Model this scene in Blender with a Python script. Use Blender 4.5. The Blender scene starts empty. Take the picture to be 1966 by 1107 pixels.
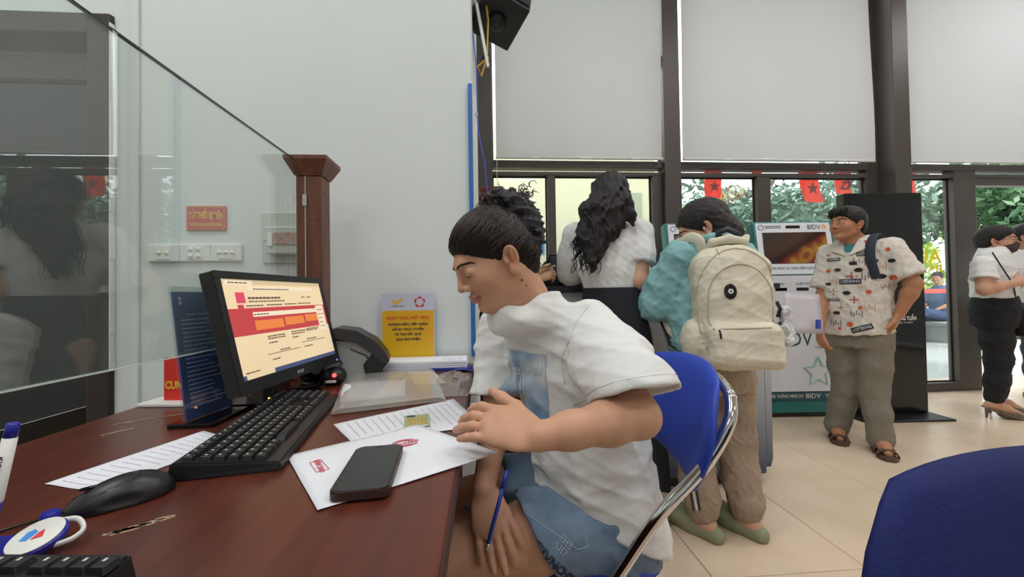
import bpy, bmesh, math, random
import numpy as np
from mathutils import Vector, Matrix, Euler
from mathutils.bvhtree import BVHTree

# ------------------------------------------------------------------ camera, world, lights, exposure
scene = bpy.context.scene
col = scene.collection
PI = math.pi
FPX = 735.0
CAM = Vector((0, 0, 1.05))
YAW, PITCH, ROLL = math.radians(4.1), math.radians(.9), math.radians(.9)
_f = Vector((math.sin(YAW)*math.cos(PITCH), math.cos(YAW)*math.cos(PITCH), math.sin(PITCH)))
_r0 = Vector((math.cos(YAW), -math.sin(YAW), 0)); _u0 = _r0.cross(_f)
_R = _r0*math.cos(ROLL) - _u0*math.sin(ROLL); _U = _u0*math.cos(ROLL) + _r0*math.sin(ROLL)
cd = bpy.data.cameras.new('camera'); cam = bpy.data.objects.new('camera', cd); col.objects.link(cam)
cd.sensor_width = 36; cd.lens = FPX/1966*36; cd.clip_start = .02; cd.clip_end = 200
m = Matrix.Identity(4)
for i in range(3):
    m[i][0], m[i][1], m[i][2], m[i][3] = _R[i], _U[i], -_f[i], CAM[i]
cam.matrix_world = m
scene.camera = cam
def at(px, py, Y):
    d = _f + _R*((px-983)/FPX) - _U*((py-553.5)/FPX)
    return CAM + d*(Y/d.y)

vs = scene.view_settings
vs.view_transform = 'Standard'; vs.look = 'None'; vs.gamma = 1; vs.use_curve_mapping = False
vs.exposure = 0.30

world = bpy.data.worlds.new('world'); scene.world = world; world.use_nodes = True
wn = world.node_tree.nodes; wl = world.node_tree.links
bg = wn['Background']
bg.inputs['Color'].default_value = (.93, .97, 1, 1); bg.inputs['Strength'].default_value = 3.6

sun = bpy.data.lights.new('sun', 'SUN'); sun.energy = 2.5; sun.angle = math.radians(12); sun.color = (1, .96, .88)
so = bpy.data.objects.new('sun', sun); col.objects.link(so); so.rotation_euler = (math.radians(38), 0, math.radians(35))

def area(name, loc, sx, sy, power, color=(1, .985, .985)):
    l = bpy.data.lights.new(name, 'AREA'); l.shape = 'RECTANGLE'; l.size = sx; l.size_y = sy
    l.energy = power; l.color = color
    o = bpy.data.objects.new(name, l); col.objects.link(o); o.location = loc
    return o
CEIL = 4.4
PANELS = [(-2.2, .3), (-.6, -1.2), (.9, .6), (2.6, -1.2), (2.6, 1.6), (4.6, .4), (5.6, 2.4), (-2.2, -2.6), (1.0, -3.4), (4.6, -3.2)]
for (x, y) in PANELS:
    area('panel_light', (x, y, CEIL-.06), 1.1, .5, 36 if x == -2.2 and y > 0 else 20)

# ------------------------------------------------------------------ helpers
def lin(c):
    if isinstance(c, str):
        c = tuple(int(c[i:i+2], 16) for i in (0, 2, 4))
    c = [v/255 for v in c]
    return tuple((v/12.92 if v <= .04045 else ((v+.055)/1.055)**2.4) for v in c) + (1,)
MATS = {}
def mat(name, c='808080', rough=.5, metal=0, spec=.5, var=0, scale=8, bump=0, bscale=60, stretch=(1, 1, 1), c2=None,
        emit=0, sheen=0, coat=0, sss=0, trans=0, vcol=False, detail=4, aniso=0):
    if name in MATS: return MATS[name]
    mt = bpy.data.materials.new(name); mt.use_nodes = True
    nt = mt.node_tree; N = nt.nodes; L = nt.links
    b = N['Principled BSDF']
    cl = lin(c)
    b.inputs['Base Color'].default_value = cl
    b.inputs['Roughness'].default_value = rough; b.inputs['Metallic'].default_value = metal
    b.inputs['Specular IOR Level'].default_value = spec
    if coat: b.inputs['Coat Weight'].default_value = coat; b.inputs['Coat Roughness'].default_value = .15
    if sheen: b.inputs['Sheen Weight'].default_value = sheen; b.inputs['Sheen Roughness'].default_value = .5
    if sss:
        b.inputs['Subsurface Weight'].default_value = sss; b.inputs['Subsurface Radius'].default_value = (.012, .005, .003)
        b.inputs['Subsurface Scale'].default_value = 1
    if trans: b.inputs['Transmission Weight'].default_value = trans
    if emit:
        b.inputs['Emission Color'].default_value = cl; b.inputs['Emission Strength'].default_value = emit
    tc = N.new('ShaderNodeTexCoord'); mp = N.new('ShaderNodeMapping'); mp.inputs['Scale'].default_value = stretch
    L.new(tc.outputs['Object'], mp.inputs['Vector'])
    src = None
    if vcol:
        a = N.new('ShaderNodeAttribute'); a.attribute_name = 'Col'; src = a.outputs['Color']
    n = N.new('ShaderNodeTexNoise'); n.inputs['Scale'].default_value = scale; n.inputs['Detail'].default_value = detail
    L.new(mp.outputs[0], n.inputs['Vector'])
    if c2 or var:
        mx = N.new('ShaderNodeMix'); mx.data_type = 'RGBA'
        if c2:
            c2l = lin(c2)
        else:
            c2l = tuple(max(0, v*(1-var)) for v in cl[:3])+(1,)
        rp = N.new('ShaderNodeValToRGB'); rp.color_ramp.elements[0].position = .35; rp.color_ramp.elements[1].position = .68
        L.new(n.outputs['Fac'], rp.inputs['Fac']); L.new(rp.outputs['Color'], mx.inputs['Factor'])
        if src is not None:
            mx.blend_type = 'MULTIPLY'; L.new(src, mx.inputs['A']); mx.inputs['B'].default_value = (1-var, 1-var*1.1, 1-var*1.15, 1)
        else:
            mx.inputs['A'].default_value = cl; mx.inputs['B'].default_value = c2l
        src = mx.outputs['Result']
    if src is not None:
        L.new(src, b.inputs['Base Color'])
        if emit: L.new(src, b.inputs['Emission Color'])
    if bump:
        n2 = N.new('ShaderNodeTexNoise'); n2.inputs['Scale'].default_value = bscale; n2.inputs['Detail'].default_value = 3
        L.new(mp.outputs[0], n2.inputs['Vector'])
        bp = N.new('ShaderNodeBump'); bp.inputs['Strength'].default_value = bump; bp.inputs['Distance'].default_value = .004
        L.new(n2.outputs['Fac'], bp.inputs['Height']); L.new(bp.outputs[0], b.inputs['Normal'])
    MATS[name] = mt
    return mt
def glass_mat(name, tint, ior=1.45, rough=0.0, haze=0, hazec='c8d6d2'):
    if name in MATS: return MATS[name]
    mt = bpy.data.materials.new(name); mt.use_nodes = True; nt = mt.node_tree; N = nt.nodes; L = nt.links
    N.remove(N['Principled BSDF']); out = N['Material Output']
    t = N.new('ShaderNodeBsdfTransparent'); t.inputs['Color'].default_value = tint
    g = N.new('ShaderNodeBsdfGlossy'); g.inputs['Roughness'].default_value = rough; g.inputs['Color'].default_value = (1, 1, 1, 1)
    lw = N.new('ShaderNodeLayerWeight'); lw.inputs['Blend'].default_value = .5
    pw = N.new('ShaderNodeMath'); pw.operation = 'POWER'; pw.inputs[1].default_value = 5; L.new(lw.outputs['Facing'], pw.inputs[0])
    fr = N.new('ShaderNodeMath'); fr.operation = 'MULTIPLY_ADD'; fr.inputs[1].default_value = .9; fr.inputs[2].default_value = ((ior-1)/(ior+1))**2*1.6
    L.new(pw.outputs[0], fr.inputs[0])
    mx = N.new('ShaderNodeMixShader'); L.new(fr.outputs[0], mx.inputs[0])
    base = t.outputs[0]
    if haze:
        d = N.new('ShaderNodeBsdfDiffuse'); d.inputs['Color'].default_value = lin(hazec)
        m2 = N.new('ShaderNodeMixShader'); m2.inputs[0].default_value = haze
        L.new(t.outputs[0], m2.inputs[1]); L.new(d.outputs[0], m2.inputs[2]); base = m2.outputs[0]
    L.new(base, mx.inputs[1]); L.new(g.outputs[0], mx.inputs[2])
    L.new(mx.outputs[0], out.inputs['Surface'])
    MATS[name] = mt
    return mt
def translucent_mat(name, c, t=.5, bump=.2):
    mt = bpy.data.materials.new(name); mt.use_nodes = True; nt = mt.node_tree; N = nt.nodes; L = nt.links
    b = N['Principled BSDF']; b.inputs['Base Color'].default_value = lin(c); b.inputs['Roughness'].default_value = .8
    tr = N.new('ShaderNodeBsdfTranslucent'); tr.inputs['Color'].default_value = lin(c)
    mx = N.new('ShaderNodeMixShader'); mx.inputs[0].default_value = t
    n = N.new('ShaderNodeTexNoise'); n.inputs['Scale'].default_value = 120
    bp = N.new('ShaderNodeBump'); bp.inputs['Strength'].default_value = bump; bp.inputs['Distance'].default_value = .002
    L.new(n.outputs['Fac'], bp.inputs['Height']); L.new(bp.outputs[0], b.inputs['Normal'])
    L.new(b.outputs[0], mx.inputs[1]); L.new(tr.outputs[0], mx.inputs[2])
    L.new(mx.outputs[0], N['Material Output'].inputs['Surface'])
    MATS[name] = mt
    return mt

def tag(o, label=None, cat=None, group=None, kind=None):
    if label: o['label'] = label
    if cat: o['category'] = cat
    if group: o['group'] = group
    if kind: o['kind'] = kind
    return o
def link(name, me, material=None, parent=None):
    o = bpy.data.objects.new(name, me); col.objects.link(o)
    if material is not None:
        me.materials.clear(); me.materials.append(material)
    if parent is not None: o.parent = parent
    return o
def empty(name, loc=(0, 0, 0), rz=0, label=None, cat=None, group=None, kind=None):
    o = bpy.data.objects.new(name, None); col.objects.link(o); o.location = loc; o.rotation_euler = (0, 0, rz)
    o.empty_display_size = .05
    return tag(o, label, cat, group, kind)
def xform(loc=(0, 0, 0), rot=(0, 0, 0)):
    return Matrix.Translation(loc) @ Euler(rot).to_matrix().to_4x4()
class B:
    """collects shapes into one bmesh"""
    def __init__(s): s.bm = bmesh.new()
    def box(s, lo, hi, bev=0, M=None, seg=2):
        lo, hi = Vector(lo), Vector(hi)
        r = bmesh.ops.create_cube(s.bm, size=1)
        vsx = r['verts']
        bmesh.ops.scale(s.bm, vec=[max(abs(a), 1e-5) for a in (hi-lo)], verts=vsx)
        bmesh.ops.translate(s.bm, vec=(lo+hi)/2, verts=vsx)
        if bev:
            es = list({e for v in vsx for e in v.link_edges})
            rr = bmesh.ops.bevel(s.bm, geom=es, offset=bev, segments=seg, affect='EDGES', profile=.5)
            vsx = list({v for f in rr['faces'] for v in f.verts} | {v for v in vsx if v.is_valid})
        if M is not None: bmesh.ops.transform(s.bm, matrix=M, verts=vsx)
        return s
    def tube(s, pts, r, n=8, cap=True, flat=None):
        pts = [Vector(p) for p in pts]
        rs = r if isinstance(r, (list, tuple)) else [r]*len(pts)
        rings = []; up = Vector((0, 0, 1)); prev = None
        for i, p in enumerate(pts):
            d = (pts[min(i+1, len(pts)-1)] - pts[max(i-1, 0)]).normalized()
            if prev is None:
                a = d.cross(up)
                if a.length < 1e-3: a = d.cross(Vector((1, 0, 0)))
            else:
                a = prev - d*prev.dot(d)
                if a.length < 1e-6: a = d.cross(up)
            a.normalize(); b = d.cross(a); prev = a
            f2 = flat if flat else 1
            rings.append([s.bm.verts.new(p + (a*math.cos(2*PI*k/n) + b*(f2*math.sin(2*PI*k/n)))*rs[i]) for k in range(n)])
        for i in range(len(rings)-1):
            for k in range(n):
                s.bm.faces.new((rings[i][k], rings[i][(k+1) % n], rings[i+1][(k+1) % n], rings[i+1][k]))
        if cap:
            s.bm.faces.new(rings[0][::-1]); s.bm.faces.new(rings[-1])
        return s
    def lathe(s, prof, n=24, M=None):
        new = []
        rings = []
        for (r, z) in prof:
            ring = [s.bm.verts.new((r*math.cos(2*PI*k/n), r*math.sin(2*PI*k/n), z)) for k in range(n)]
            rings.append(ring); new += ring
        for i in range(len(rings)-1):
            for k in range(n):
                s.bm.faces.new((rings[i][k], rings[i][(k+1) % n], rings[i+1][(k+1) % n], rings[i+1][k]))
        s.bm.faces.new(rings[0][::-1]); s.bm.faces.new(rings[-1])
        if M is not None: bmesh.ops.transform(s.bm, matrix=M, verts=new)
        return s
    def prism(s, poly, z0, z1, M=None, bev=0):
        lo = [s.bm.verts.new((x, y, z0)) for x, y in poly]; hi = [s.bm.verts.new((x, y, z1)) for x, y in poly]
        n = len(poly)
        s.bm.faces.new(lo[::-1]); f = s.bm.faces.new(hi)
        for i in range(n): s.bm.faces.new((lo[i], lo[(i+1) % n], hi[(i+1) % n], hi[i]))
        vsx = lo+hi
        if bev:
            es = list({e for e in f.edges})
            rr = bmesh.ops.bevel(s.bm, geom=es, offset=bev, segments=2, affect='EDGES')
            vsx = list({v for ff in rr['faces'] for v in ff.verts} | {v for v in vsx if v.is_valid})
        if M is not None: bmesh.ops.transform(s.bm, matrix=M, verts=vsx)
        return s
    def grid(s, nx, ny, fn):
        V = [[s.bm.verts.new(fn(i/nx, j/ny)) for j in range(ny+1)] for i in range(nx+1)]
        for i in range(nx):
            for j in range(ny):
                s.bm.faces.new((V[i][j], V[i+1][j], V[i+1][j+1], V[i][j+1]))
        return s
    def face(s, pts):
        s.bm.faces.new([s.bm.verts.new(p) for p in pts]); return s
    def sphere(s, c, r, sc=(1, 1, 1), seg=16, M=None):
        q = bmesh.ops.create_uvsphere(s.bm, u_segments=seg, v_segments=max(6, seg//2), radius=r)['verts']
        bmesh.ops.scale(s.bm, vec=sc, verts=q)
        if M is not None: bmesh.ops.transform(s.bm, matrix=M, verts=q)
        bmesh.ops.translate(s.bm, vec=c, verts=q)
        return s
    def build(s, name, material, parent=None, smooth=False, M=None, angle=None, solid=0):
        if M is not None: bmesh.ops.transform(s.bm, matrix=M, verts=s.bm.verts)
        bmesh.ops.recalc_face_normals(s.bm, faces=s.bm.faces)
        if solid:
            bmesh.ops.solidify(s.bm, geom=s.bm.faces[:], thickness=solid)
        me = bpy.data.meshes.new(name); s.bm.to_mesh(me); s.bm.free()
        if smooth or angle:
            me.shade_smooth()
            if angle: me.set_sharp_from_angle(angle=math.radians(angle))
        return link(name, me, material, parent)
def boxo(name, lo, hi, material, parent=None, bev=0, M=None):
    return B().box(lo, hi, bev).build(name, material, parent, M=M)

def text(name, body, size, M, material, parent=None, align='CENTER', bold=0, ext=.0004, xs=1, fit=None, bvh=None, off=.0015, mirror=False, sub=0, shear=0):
    """lettering as a thin mesh in the local XY plane of M; fit = width in metres"""
    cu = bpy.data.curves.new(name, 'FONT'); cu.body = body; cu.size = size; cu.align_x = align; cu.align_y = 'CENTER'
    cu.offset = bold; cu.extrude = ext; cu.resolution_u = 2; cu.shear = shear
    o = bpy.data.objects.new(name+'_tmp', cu); col.objects.link(o)
    dg = bpy.context.evaluated_depsgraph_get(); me = bpy.data.meshes.new_from_object(o.evaluated_get(dg))
    bpy.data.objects.remove(o); bpy.data.curves.remove(cu)
    me.name = name
    co = np.empty(len(me.vertices)*3, 'f'); me.vertices.foreach_get('co', co); co = co.reshape(-1, 3)
    if len(co) == 0: return None
    if fit:
        w = co[:, 0].max()-co[:, 0].min(); co[:, 0] *= fit/max(w, 1e-6)
    co[:, 0] *= xs*(-1 if mirror else 1)
    me.vertices.foreach_set('co', co.ravel()); me.update()
    if sub:
        bm = bmesh.new(); bm.from_mesh(me); bmesh.ops.triangulate(bm, faces=bm.faces)
        bmesh.ops.subdivide_edges(bm, edges=[e for e in bm.edges if e.calc_length() > sub], cuts=2, use_grid_fill=True); bm.to_mesh(me); bm.free()
    me.transform(M)
    if bvh is not None: drape(me, bvh, M, off)
    return link(name, me, material, parent)
def drape(me, bvh, M, off):
    """lay a flat mesh onto a surface: every vertex is dropped along the local -Z of M"""
    d = -(M.to_3x3() @ Vector((0, 0, 1))).normalized()
    for v in me.vertices:
        h, n, i, ds = bvh.ray_cast(v.co - d*.15, d, .4)
        if h is not None: v.co = h - d*off
    me.update()
def frame(o, x, y):
    """matrix with origin o, local X along x, local Y along y"""
    x = Vector(x).normalized(); y = Vector(y); y = (y - x*y.dot(x)).normalized(); z = x.cross(y)
    M = Matrix.Identity(4)
    for i in range(3): M[i][0], M[i][1], M[i][2], M[i][3] = x[i], y[i], z[i], o[i]
    return M
def bvh_of(o):
    me = o.data
    return BVHTree.FromPolygons([o.matrix_world @ v.co for v in me.vertices] if False else [v.co.copy() for v in me.vertices], [tuple(p.vertices) for p in me.polygons])
def copy_tree(o, parent=None):
    c = o.copy(); col.objects.link(c); c.parent = parent
    for ch in list(o.children): copy_tree(ch, c)
    return c
rnd = random.Random(7)
# ------------------------------------------------------------------ materials
M_wall = mat('wall_paint', 'd9e1e0', .75, var=.05, scale=1.5, bump=.12, bscale=25)
M_tile = mat('floor_tile', 'e2cdb5', .28, var=.10, scale=3.5, spec=.5, detail=8, c2='d7c1a7')
M_grout = mat('grout', '8c7a66', .9, var=.2)
M_alu = mat('window_metal', '4d4642', .45, var=.1, scale=4, metal=.1)
M_ceil = mat('ceiling_paint', 'ecebe6', .9, var=.03)
M_desk = mat('desk_laminate', '5e2b1c', .3, spec=.55, c2='4b2016', scale=3, stretch=(14, 1.2, 14), detail=8)
M_wood = mat('post_wood', '6f4331', .42, c2='573024', scale=4, stretch=(10, 10, 1), detail=8)
M_black = mat('black_plastic', '17171a', .42, var=.2, bump=.1, bscale=400)
M_blackg = mat('black_gloss', '0b0b0d', .12, var=.1)
M_white = mat('white_plastic', 'e6e7e2', .4, var=.04)
M_paper = mat('white_paper', 'e4e7ee', .8, var=.03, scale=5)
M_chrome = mat('chrome', 'd8d8d8', .08, metal=1, var=.05)
M_blue = mat('blue_vinyl', '2848b8', .48, var=.12, scale=3, bump=.15, bscale=250)
M_red = mat('sign_red', 'c23a34', .5, var=.06)
M_yel = mat('sign_yellow', 'e8b83a', .5, var=.05)
M_ink = mat('ink', '3b3f52', .7, var=.1)
M_glass = glass_mat('window_glass', (.91, .935, .93, 1), haze=.05)
M_pglass = glass_mat('partition_glass', (.95, .98, .965, 1), ior=1.62, haze=.03, hazec='dfeee8')

# ------------------------------------------------------------------ floor
fl = boxo('floor', (-4, -5, -.06), (7.5, 3.75, -.006), M_grout); tag(fl, kind='structure')
TX, TY = .6, .55
tm = B().box((-.2985, -.2735, -.006), (.2985, .2735, 0), .0015, seg=1)
t0 = tm.build('tile', M_tile, fl)
first = True
for i in range(-4, 9):
    for j in range(-4, 5):
        x = 1.42 + TX*(i+.5); y = 1.36 + TY*(j+.5)
        if x < -1.4 and y > 1.2: continue
        if first: o = t0; first = False
        else:
            o = t0.copy(); col.objects.link(o); o.parent = fl
        o.location = (x, y, 0)

# ------------------------------------------------------------------ walls and ceiling
WX = -.045
w = B(); w.box((-1.44, 1.6, 0), (WX, 1.78, CEIL)); w.box((-4, 1.6, 2.17), (-1.44, 1.78, CEIL)); w.box((-4, 1.6, 0), (-2.75, 1.78, 2.17))
wall = w.build('wall_front', M_wall); tag(wall, kind='structure')
o = B().box((WX-.19, 1.781, 0), (WX, 3.56, CEIL)).build('wall_return', M_wall); tag(o, kind='structure')
o = boxo('wall_back', (-4, -5.1, 0), (7.5, -5, CEIL), M_wall); tag(o, kind='structure')
o = boxo('wall_left', (-4.1, -5, 0), (-4, 3.7, CEIL), M_wall); tag(o, kind='structure')
o = boxo('wall_right', (7.5, -5, 0), (7.6, 3.7, CEIL), M_wall); tag(o, kind='structure')
o = boxo('ceiling', (-4.1, -5.1, CEIL), (7.6, 3.68, CEIL+.1), M_ceil); tag(o, kind='structure')
# conduit strip beside the door
tr = B().box((-1.372, 1.588, 0), (-1.345, 1.6, CEIL), .003).build('trim_1', M_wall); tag(tr, kind='structure')
for (x, y) in PANELS:
    t = empty('ceiling_light', (x, y, CEIL), label='flat white ceiling light panel above the hall', cat='ceiling light', group='ceiling light panels out of view')
    boxo('housing', (-.62, -.32, -.05), (.62, .32, -.004), M_white, t, .01)

# door with dark frame and tinted glass, dim room behind it
M_frame = mat('door_frame_paint', '332925', .5, c2='241d1a', scale=6, bump=.2, bscale=30)
M_tint = glass_mat('tinted_glass', (.13, .135, .125, 1), ior=1.5)
door = empty('door_1', (-1.44, 1.64, 0), kind='structure')
boxo('jamb', (-.085, -.06, 0), (.0, .1, 2.17), M_frame, door, .006)
boxo('head', (-1.31, -.06, 2.09), (-.085, .1, 2.17), M_frame, door, .006)
boxo('rail', (-1.31, -.01, 1.93), (-.085, .05, 2.035), M_frame, door, .004)
boxo('pane', (-1.31, .01, 0.0), (-.085, .018, 1.93), M_tint, door)
boxo('pane', (-1.31, .01, 2.035), (-.085, .018, 2.09), M_tint, door)
# paint edge chips round the frame
ch = B(); r2 = random.Random(3)
z = .78
while z < 2.1:
    h = r2.uniform(.02, .09); ch.box((-1.441, 1.5785, z), (-1.441+r2.uniform(.003, .007), 1.598, z+h)); z += h*.98
ch.build('chipped_edge', M_white, door, M=Matrix.Translation((1.44, -1.64, 0)))
M_dim = mat('back_room_wall', '8e8a80', .8, var=.08, scale=2)
o = boxo('wall_backroom', (-4.0, 2.9, 0), (-.24, 3.0, 2.6), M_dim); tag(o, kind='structure')
o = boxo('ceiling_backroom', (-4.0, 1.79, 2.5), (-.24, 2.9, 2.6), M_dim); tag(o, kind='structure')
lb = area('back_room_light', (-2.2, 2.3, 2.48), .6, .3, 5)
wd = empty('backdrop', (-2.42, 2.42, 0), label='tall black wardrobe added for the dark reflection over the door glass', cat='backdrop')  # block added to keep the glass black where dark clothes reflect
M_wd = mat('backroom_black', '141414', .5, var=.2)
boxo('body', (-1.0, -.28, 0), (0, .28, 1.86), M_wd, wd, .006)
for k in range(2):
    d = boxo('door', (-.985+.49*k, -.297, .05), (-.505+.49*k, -.281, 1.84), M_wd, wd, .003)
    boxo('handle', (-.52+.06*k, -.315, .9), (-.505+.06*k, -.298, 1.1), M_chrome, d, .003)
cb = empty('cardboard_box', (-1.93, 2.55, .45), label='brown cardboard box on a stand behind the door glass', cat='box')
M_card = mat('cardboard', '8a6a44', .8, var=.15)
boxo('body', (-.13, -.15, 0), (.13, .15, .24), M_card, cb, .004); boxo('tape', (-.131, -.02, .2), (.131, .02, .2415), M_yel, cb)
st = empty('box_stand', (-1.93, 2.55, 0), label='low dark stand carrying a cardboard box behind the door glass', cat='stand')
boxo('top', (-.2, -.2, .41), (.2, .2, .449), M_wd, st, .004)
for sx in (-1, 1):
    for sy in (-1, 1): boxo('leg', (sx*.17-.02, sy*.17-.02, 0), (sx*.17+.02, sy*.17+.02, .41), M_wd, st)
sg = empty('small_sign', (-2.02, 2.89, 1.18), label='small dull red sign on the wall behind the door glass', cat='sign')
boxo('plate', (-.09, -.012, 0), (.09, 0, .11), mat('dull_red', '9a3a22', .6, var=.1), sg)
for k in range(2): boxo('print_line', (-.07, -.0135, .03+.04*k), (.07, -.012, .05+.04*k), M_yel, sg)

# ------------------------------------------------------------------ window wall
YW = 3.62
fr = empty('trim_2', (0, YW, 0), kind='structure')      # the dark metal frame of the glazed front
def fb(name, x0, x1, z0, z1, d0=-.06, d1=.06, bev=.004): return boxo(name, (x0, d0, z0), (x1, d1, z1), M_alu, fr, bev)
fb('mullion', -.045, .09, 0, CEIL); fb('mullion', 1.735, 1.895, 0, CEIL, -.1, .06); fb('mullion', 3.87, 4.02, 0, CEIL, -.02, .06); fb('mullion', 4.02, 4.19, 0, CEIL, -.18, .06)
fb('mullion', 4.81, 5.055, 0, 2.30, -.05, .05); fb('mullion', .607, .682, .08, 2.19, -.04, .04); fb('mullion', 1.634, 1.735, .08, 2.19, -.04, .04)
fb('mullion', 2.70, 2.84, .08, 2.19, -.04, .04); fb('mullion', 7.3, 7.48, 0, CEIL)
for x0, x1 in ((.09, 1.735), (1.895, 3.87), (4.19, 7.3)):
    fb('transom', x0, x1, 2.245, 2.31); fb('transom', x0, x1, 2.175, 2.21, -.045, .045)
for x0, x1 in ((.09, .607), (.682, 1.634), (1.895, 2.70), (2.84, 3.87), (4.19, 4.81)):
    fb('bottom_rail', x0, x1, 0, .085, -.05, .05)
fb('top_rail', 5.055, 7.3, 2.10, 2.175, -.04, .04)
fb('bracket', 1.66, 1.735, 3.26, 3.36, -.03, .03)
nw = 0
for x0, x1, z0, z1 in ((.09, .607, .085, 2.175), (.682, 1.634, .085, 2.175), (1.895, 2.70, .085, 2.175), (2.84, 3.87, .085, 2.175), (4.19, 4.81, .085, 2.175),
                       (.09, 1.735, 2.31, CEIL), (1.895, 3.87, 2.31, CEIL), (4.19, 7.3, 2.31, CEIL)):
    nw += 1
    o = boxo('window_%d' % nw, (x0, YW+.02, z0), (x1, YW+.028, z1), M_glass); tag(o, kind='structure')
    b_ = B()
    for a0, a1, c0, c1 in ((x0, x1, z0, z0+.012), (x0, x1, z1-.012, z1), (x0, x0+.012, z0, z1), (x1-.012, x1, z0, z1)):
        b_.box((a0, YW+.008, c0), (a1, YW+.019, c1))
    b_.build('gasket', M_black, o)
# yellow lettering on the door leaf
M_vin = mat('vinyl_yellow', 'f2e23a', .5, emit=.0)
wv = bpy.data.objects['window_5']
for bd, px, py, sz in (('CỬA', 1769, 493, .21), ('cảm ơn', 1768, 513, .155)):
    p = at(px, py, YW+.015)
    text('lettering', bd, sz, frame(p, (1, 0, 0), (0, 0, 1)), M_vin, wv, bold=.004)

# roller blinds
M_blind = translucent_mat('blind_fabric', 'cbcbcc', .22)
LB = ('wide grey roller blind in the left bay, beside the loudspeaker', 'wide grey roller blind in the middle bay of the glazed front', 'wide grey roller blind in the right bay, above the entrance')
for k, (x0, x1) in enumerate(((.125, 1.70), (1.91, 3.86), (4.20, 7.25))):
    t = empty('roller_blind', (x0, YW-.14, 2.30), label=LB[k], cat='blind', group='grey roller blinds of the glazed front')
    wd_ = x1-x0; ph = k*1.7
    def fn(u, v):
        x = u*wd_; z = .02+v*(CEIL-2.40)
        fold = .016*math.sin(5.2*(u*1.6+v*.9)+ph)*(1-v*.4) + .010*math.sin(13*(u-.35*v)+ph*2)*max(0, 1-u*1.4)*(1-v) + .006*math.sin(22*u+3*v+ph)*(1-v)**3
        return (x, fold+.02, z)
    B().grid(70, 60, fn).build('fabric', M_blind, t, smooth=True)
    B().tube([(-.005, .02, .012), (wd_+.005, .02, .012)], .013, 10).build('bottom_bar', mat('blind_bar', 'd8d8d4', .4, var=.05), t)
    for q in range(3):
        boxo('clip', (wd_*(.2+.3*q), .0, .0), (wd_*(.2+.3*q)+.09, .008, .022), M_white, t, .002)
    B().tube([(0, .02, CEIL-2.36), (wd_, .02, CEIL-2.36)], .03, 10).build('roller', M_white, t)
o = tag(B().tube([(.13, YW-.13, 2.3), (.125, YW-.13, 1.7), (.13, YW-.13, 1.1)], .0022, 5).build('blind_cord', M_white), 'thin white blind cord hanging at the left window jamb', 'cord')

# ------------------------------------------------------------------ outside
M_pave = mat('street_paving', 'a4a8a6', .8, var=.12, scale=.8)
o = boxo('ground_outside', (-6, 3.76, -.12), (30, 45, -.03), M_pave); tag(o, kind='structure')
M_cream = mat('cream_render', 'f0eccb', .8, var=.04, scale=1)
cw = empty('annex_wall', (0, 5.4, 0), label='cream rendered wall standing close outside the left windows', cat='wall')
boxo('wall_face', (-2.0, 0, -.05), (2.5, .15, 3.4), M_cream, cw)
boxo('meter_cover', (2.0, -.02, 1.98), (2.30, -.001, 2.50), mat('cover_grey', 'b9c0a6', .6, var=.05), cw, .006)
boxo('notice', (.78, -.012, 1.62), (.86, -.001, 1.86), mat('notice_blue', '2f7fc0', .5, var=.05), cw)
M_leafs = [mat('leaf_%s' % n, c, .55, c2=c2, scale=1.5) for n, c, c2 in (('deep', '3f6a3a', '27472a'), ('mid', '6f9a4a', '4a7a3a'), ('lime', 'b5cf5e', '86ad3e'), ('grey', '6f8f78', '3f6450'))]
M_bark = mat('bark', '6b5a48', .9, var=.3, scale=12, bump=.5, bscale=30)
def tree(base, h, cr, n, mi, label, seed, leaf=.16, cz=None, sq=.75):
    r = random.Random(seed); t = empty('tree', base, label=label, cat='tree', group='street trees outside the glazed front')
    tb = B(); tb.tube([(0, 0, 0), (.08, .02, h*.3), (-.05, .05, h*.6)], [.16, .12, .09], 10)
    for k in range(7):
        a = r.uniform(0, 6.28); L = cr*r.uniform(.5, .9); z0 = h*r.uniform(.35, .6)
        tb.tube([(0, 0, z0), (L*.5*math.cos(a), L*.5*math.sin(a), z0+L*.35), (L*math.cos(a), L*math.sin(a), z0+L*.55)], [.06, .04, .015], 6)
    tb.build('trunk', M_bark, t, smooth=True)
    bl = [(r.gauss(0, cr*.42), r.gauss(0, cr*.42), h*.72+r.gauss(0, cr*.36)*sq, cr*r.uniform(.22, .42)) for _ in range(26)]
    vv = np.empty((n*4, 3)); rs = np.random.RandomState(seed)
    for i in range(n):
        b = bl[r.randrange(26)]
        d = rs.normal(size=3); d /= np.linalg.norm(d); c = np.array(b[:3]) + d*b[3]*r.uniform(.55, 1)
        a = rs.normal(size=3); a /= np.linalg.norm(a); e = np.cross(a, rs.normal(size=3)); e /= np.linalg.norm(e)+1e-6
        s_ = leaf*r.uniform(.6, 1.3)
        vv[4*i] = c-a*s_; vv[4*i+1] = c+e*s_*.42; vv[4*i+2] = c+a*s_; vv[4*i+3] = c-e*s_*.42
    me = bpy.data.meshes.new('foliage'); me.from_pydata(vv.tolist(), [], [(4*i, 4*i+1, 4*i+2, 4*i+3) for i in range(n)]); me.update()
    tag(link('foliage', me, M_leafs[mi], t), kind='stuff')
tree((3.3, 7.4, -.05), 2.6, 1.15, 3600, 1, 'low bright green tree beside the cream wall', 3, .09)
tree((5.6, 8.2, -.05), 3.3, 1.7, 6500, 3, 'grey green leafy tree seen through the middle window panes', 1, .10)
tree((8.3, 8.6, -.05), 3.4, 1.8, 6500, 3, 'dark leafy tree behind the kiosks and hanging flags', 2, .10)
tree((11.0, 7.2, -.05), 3.9, 1.7, 6500, 0, 'big dark green tree arching over the open entrance', 4, .10)
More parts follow.
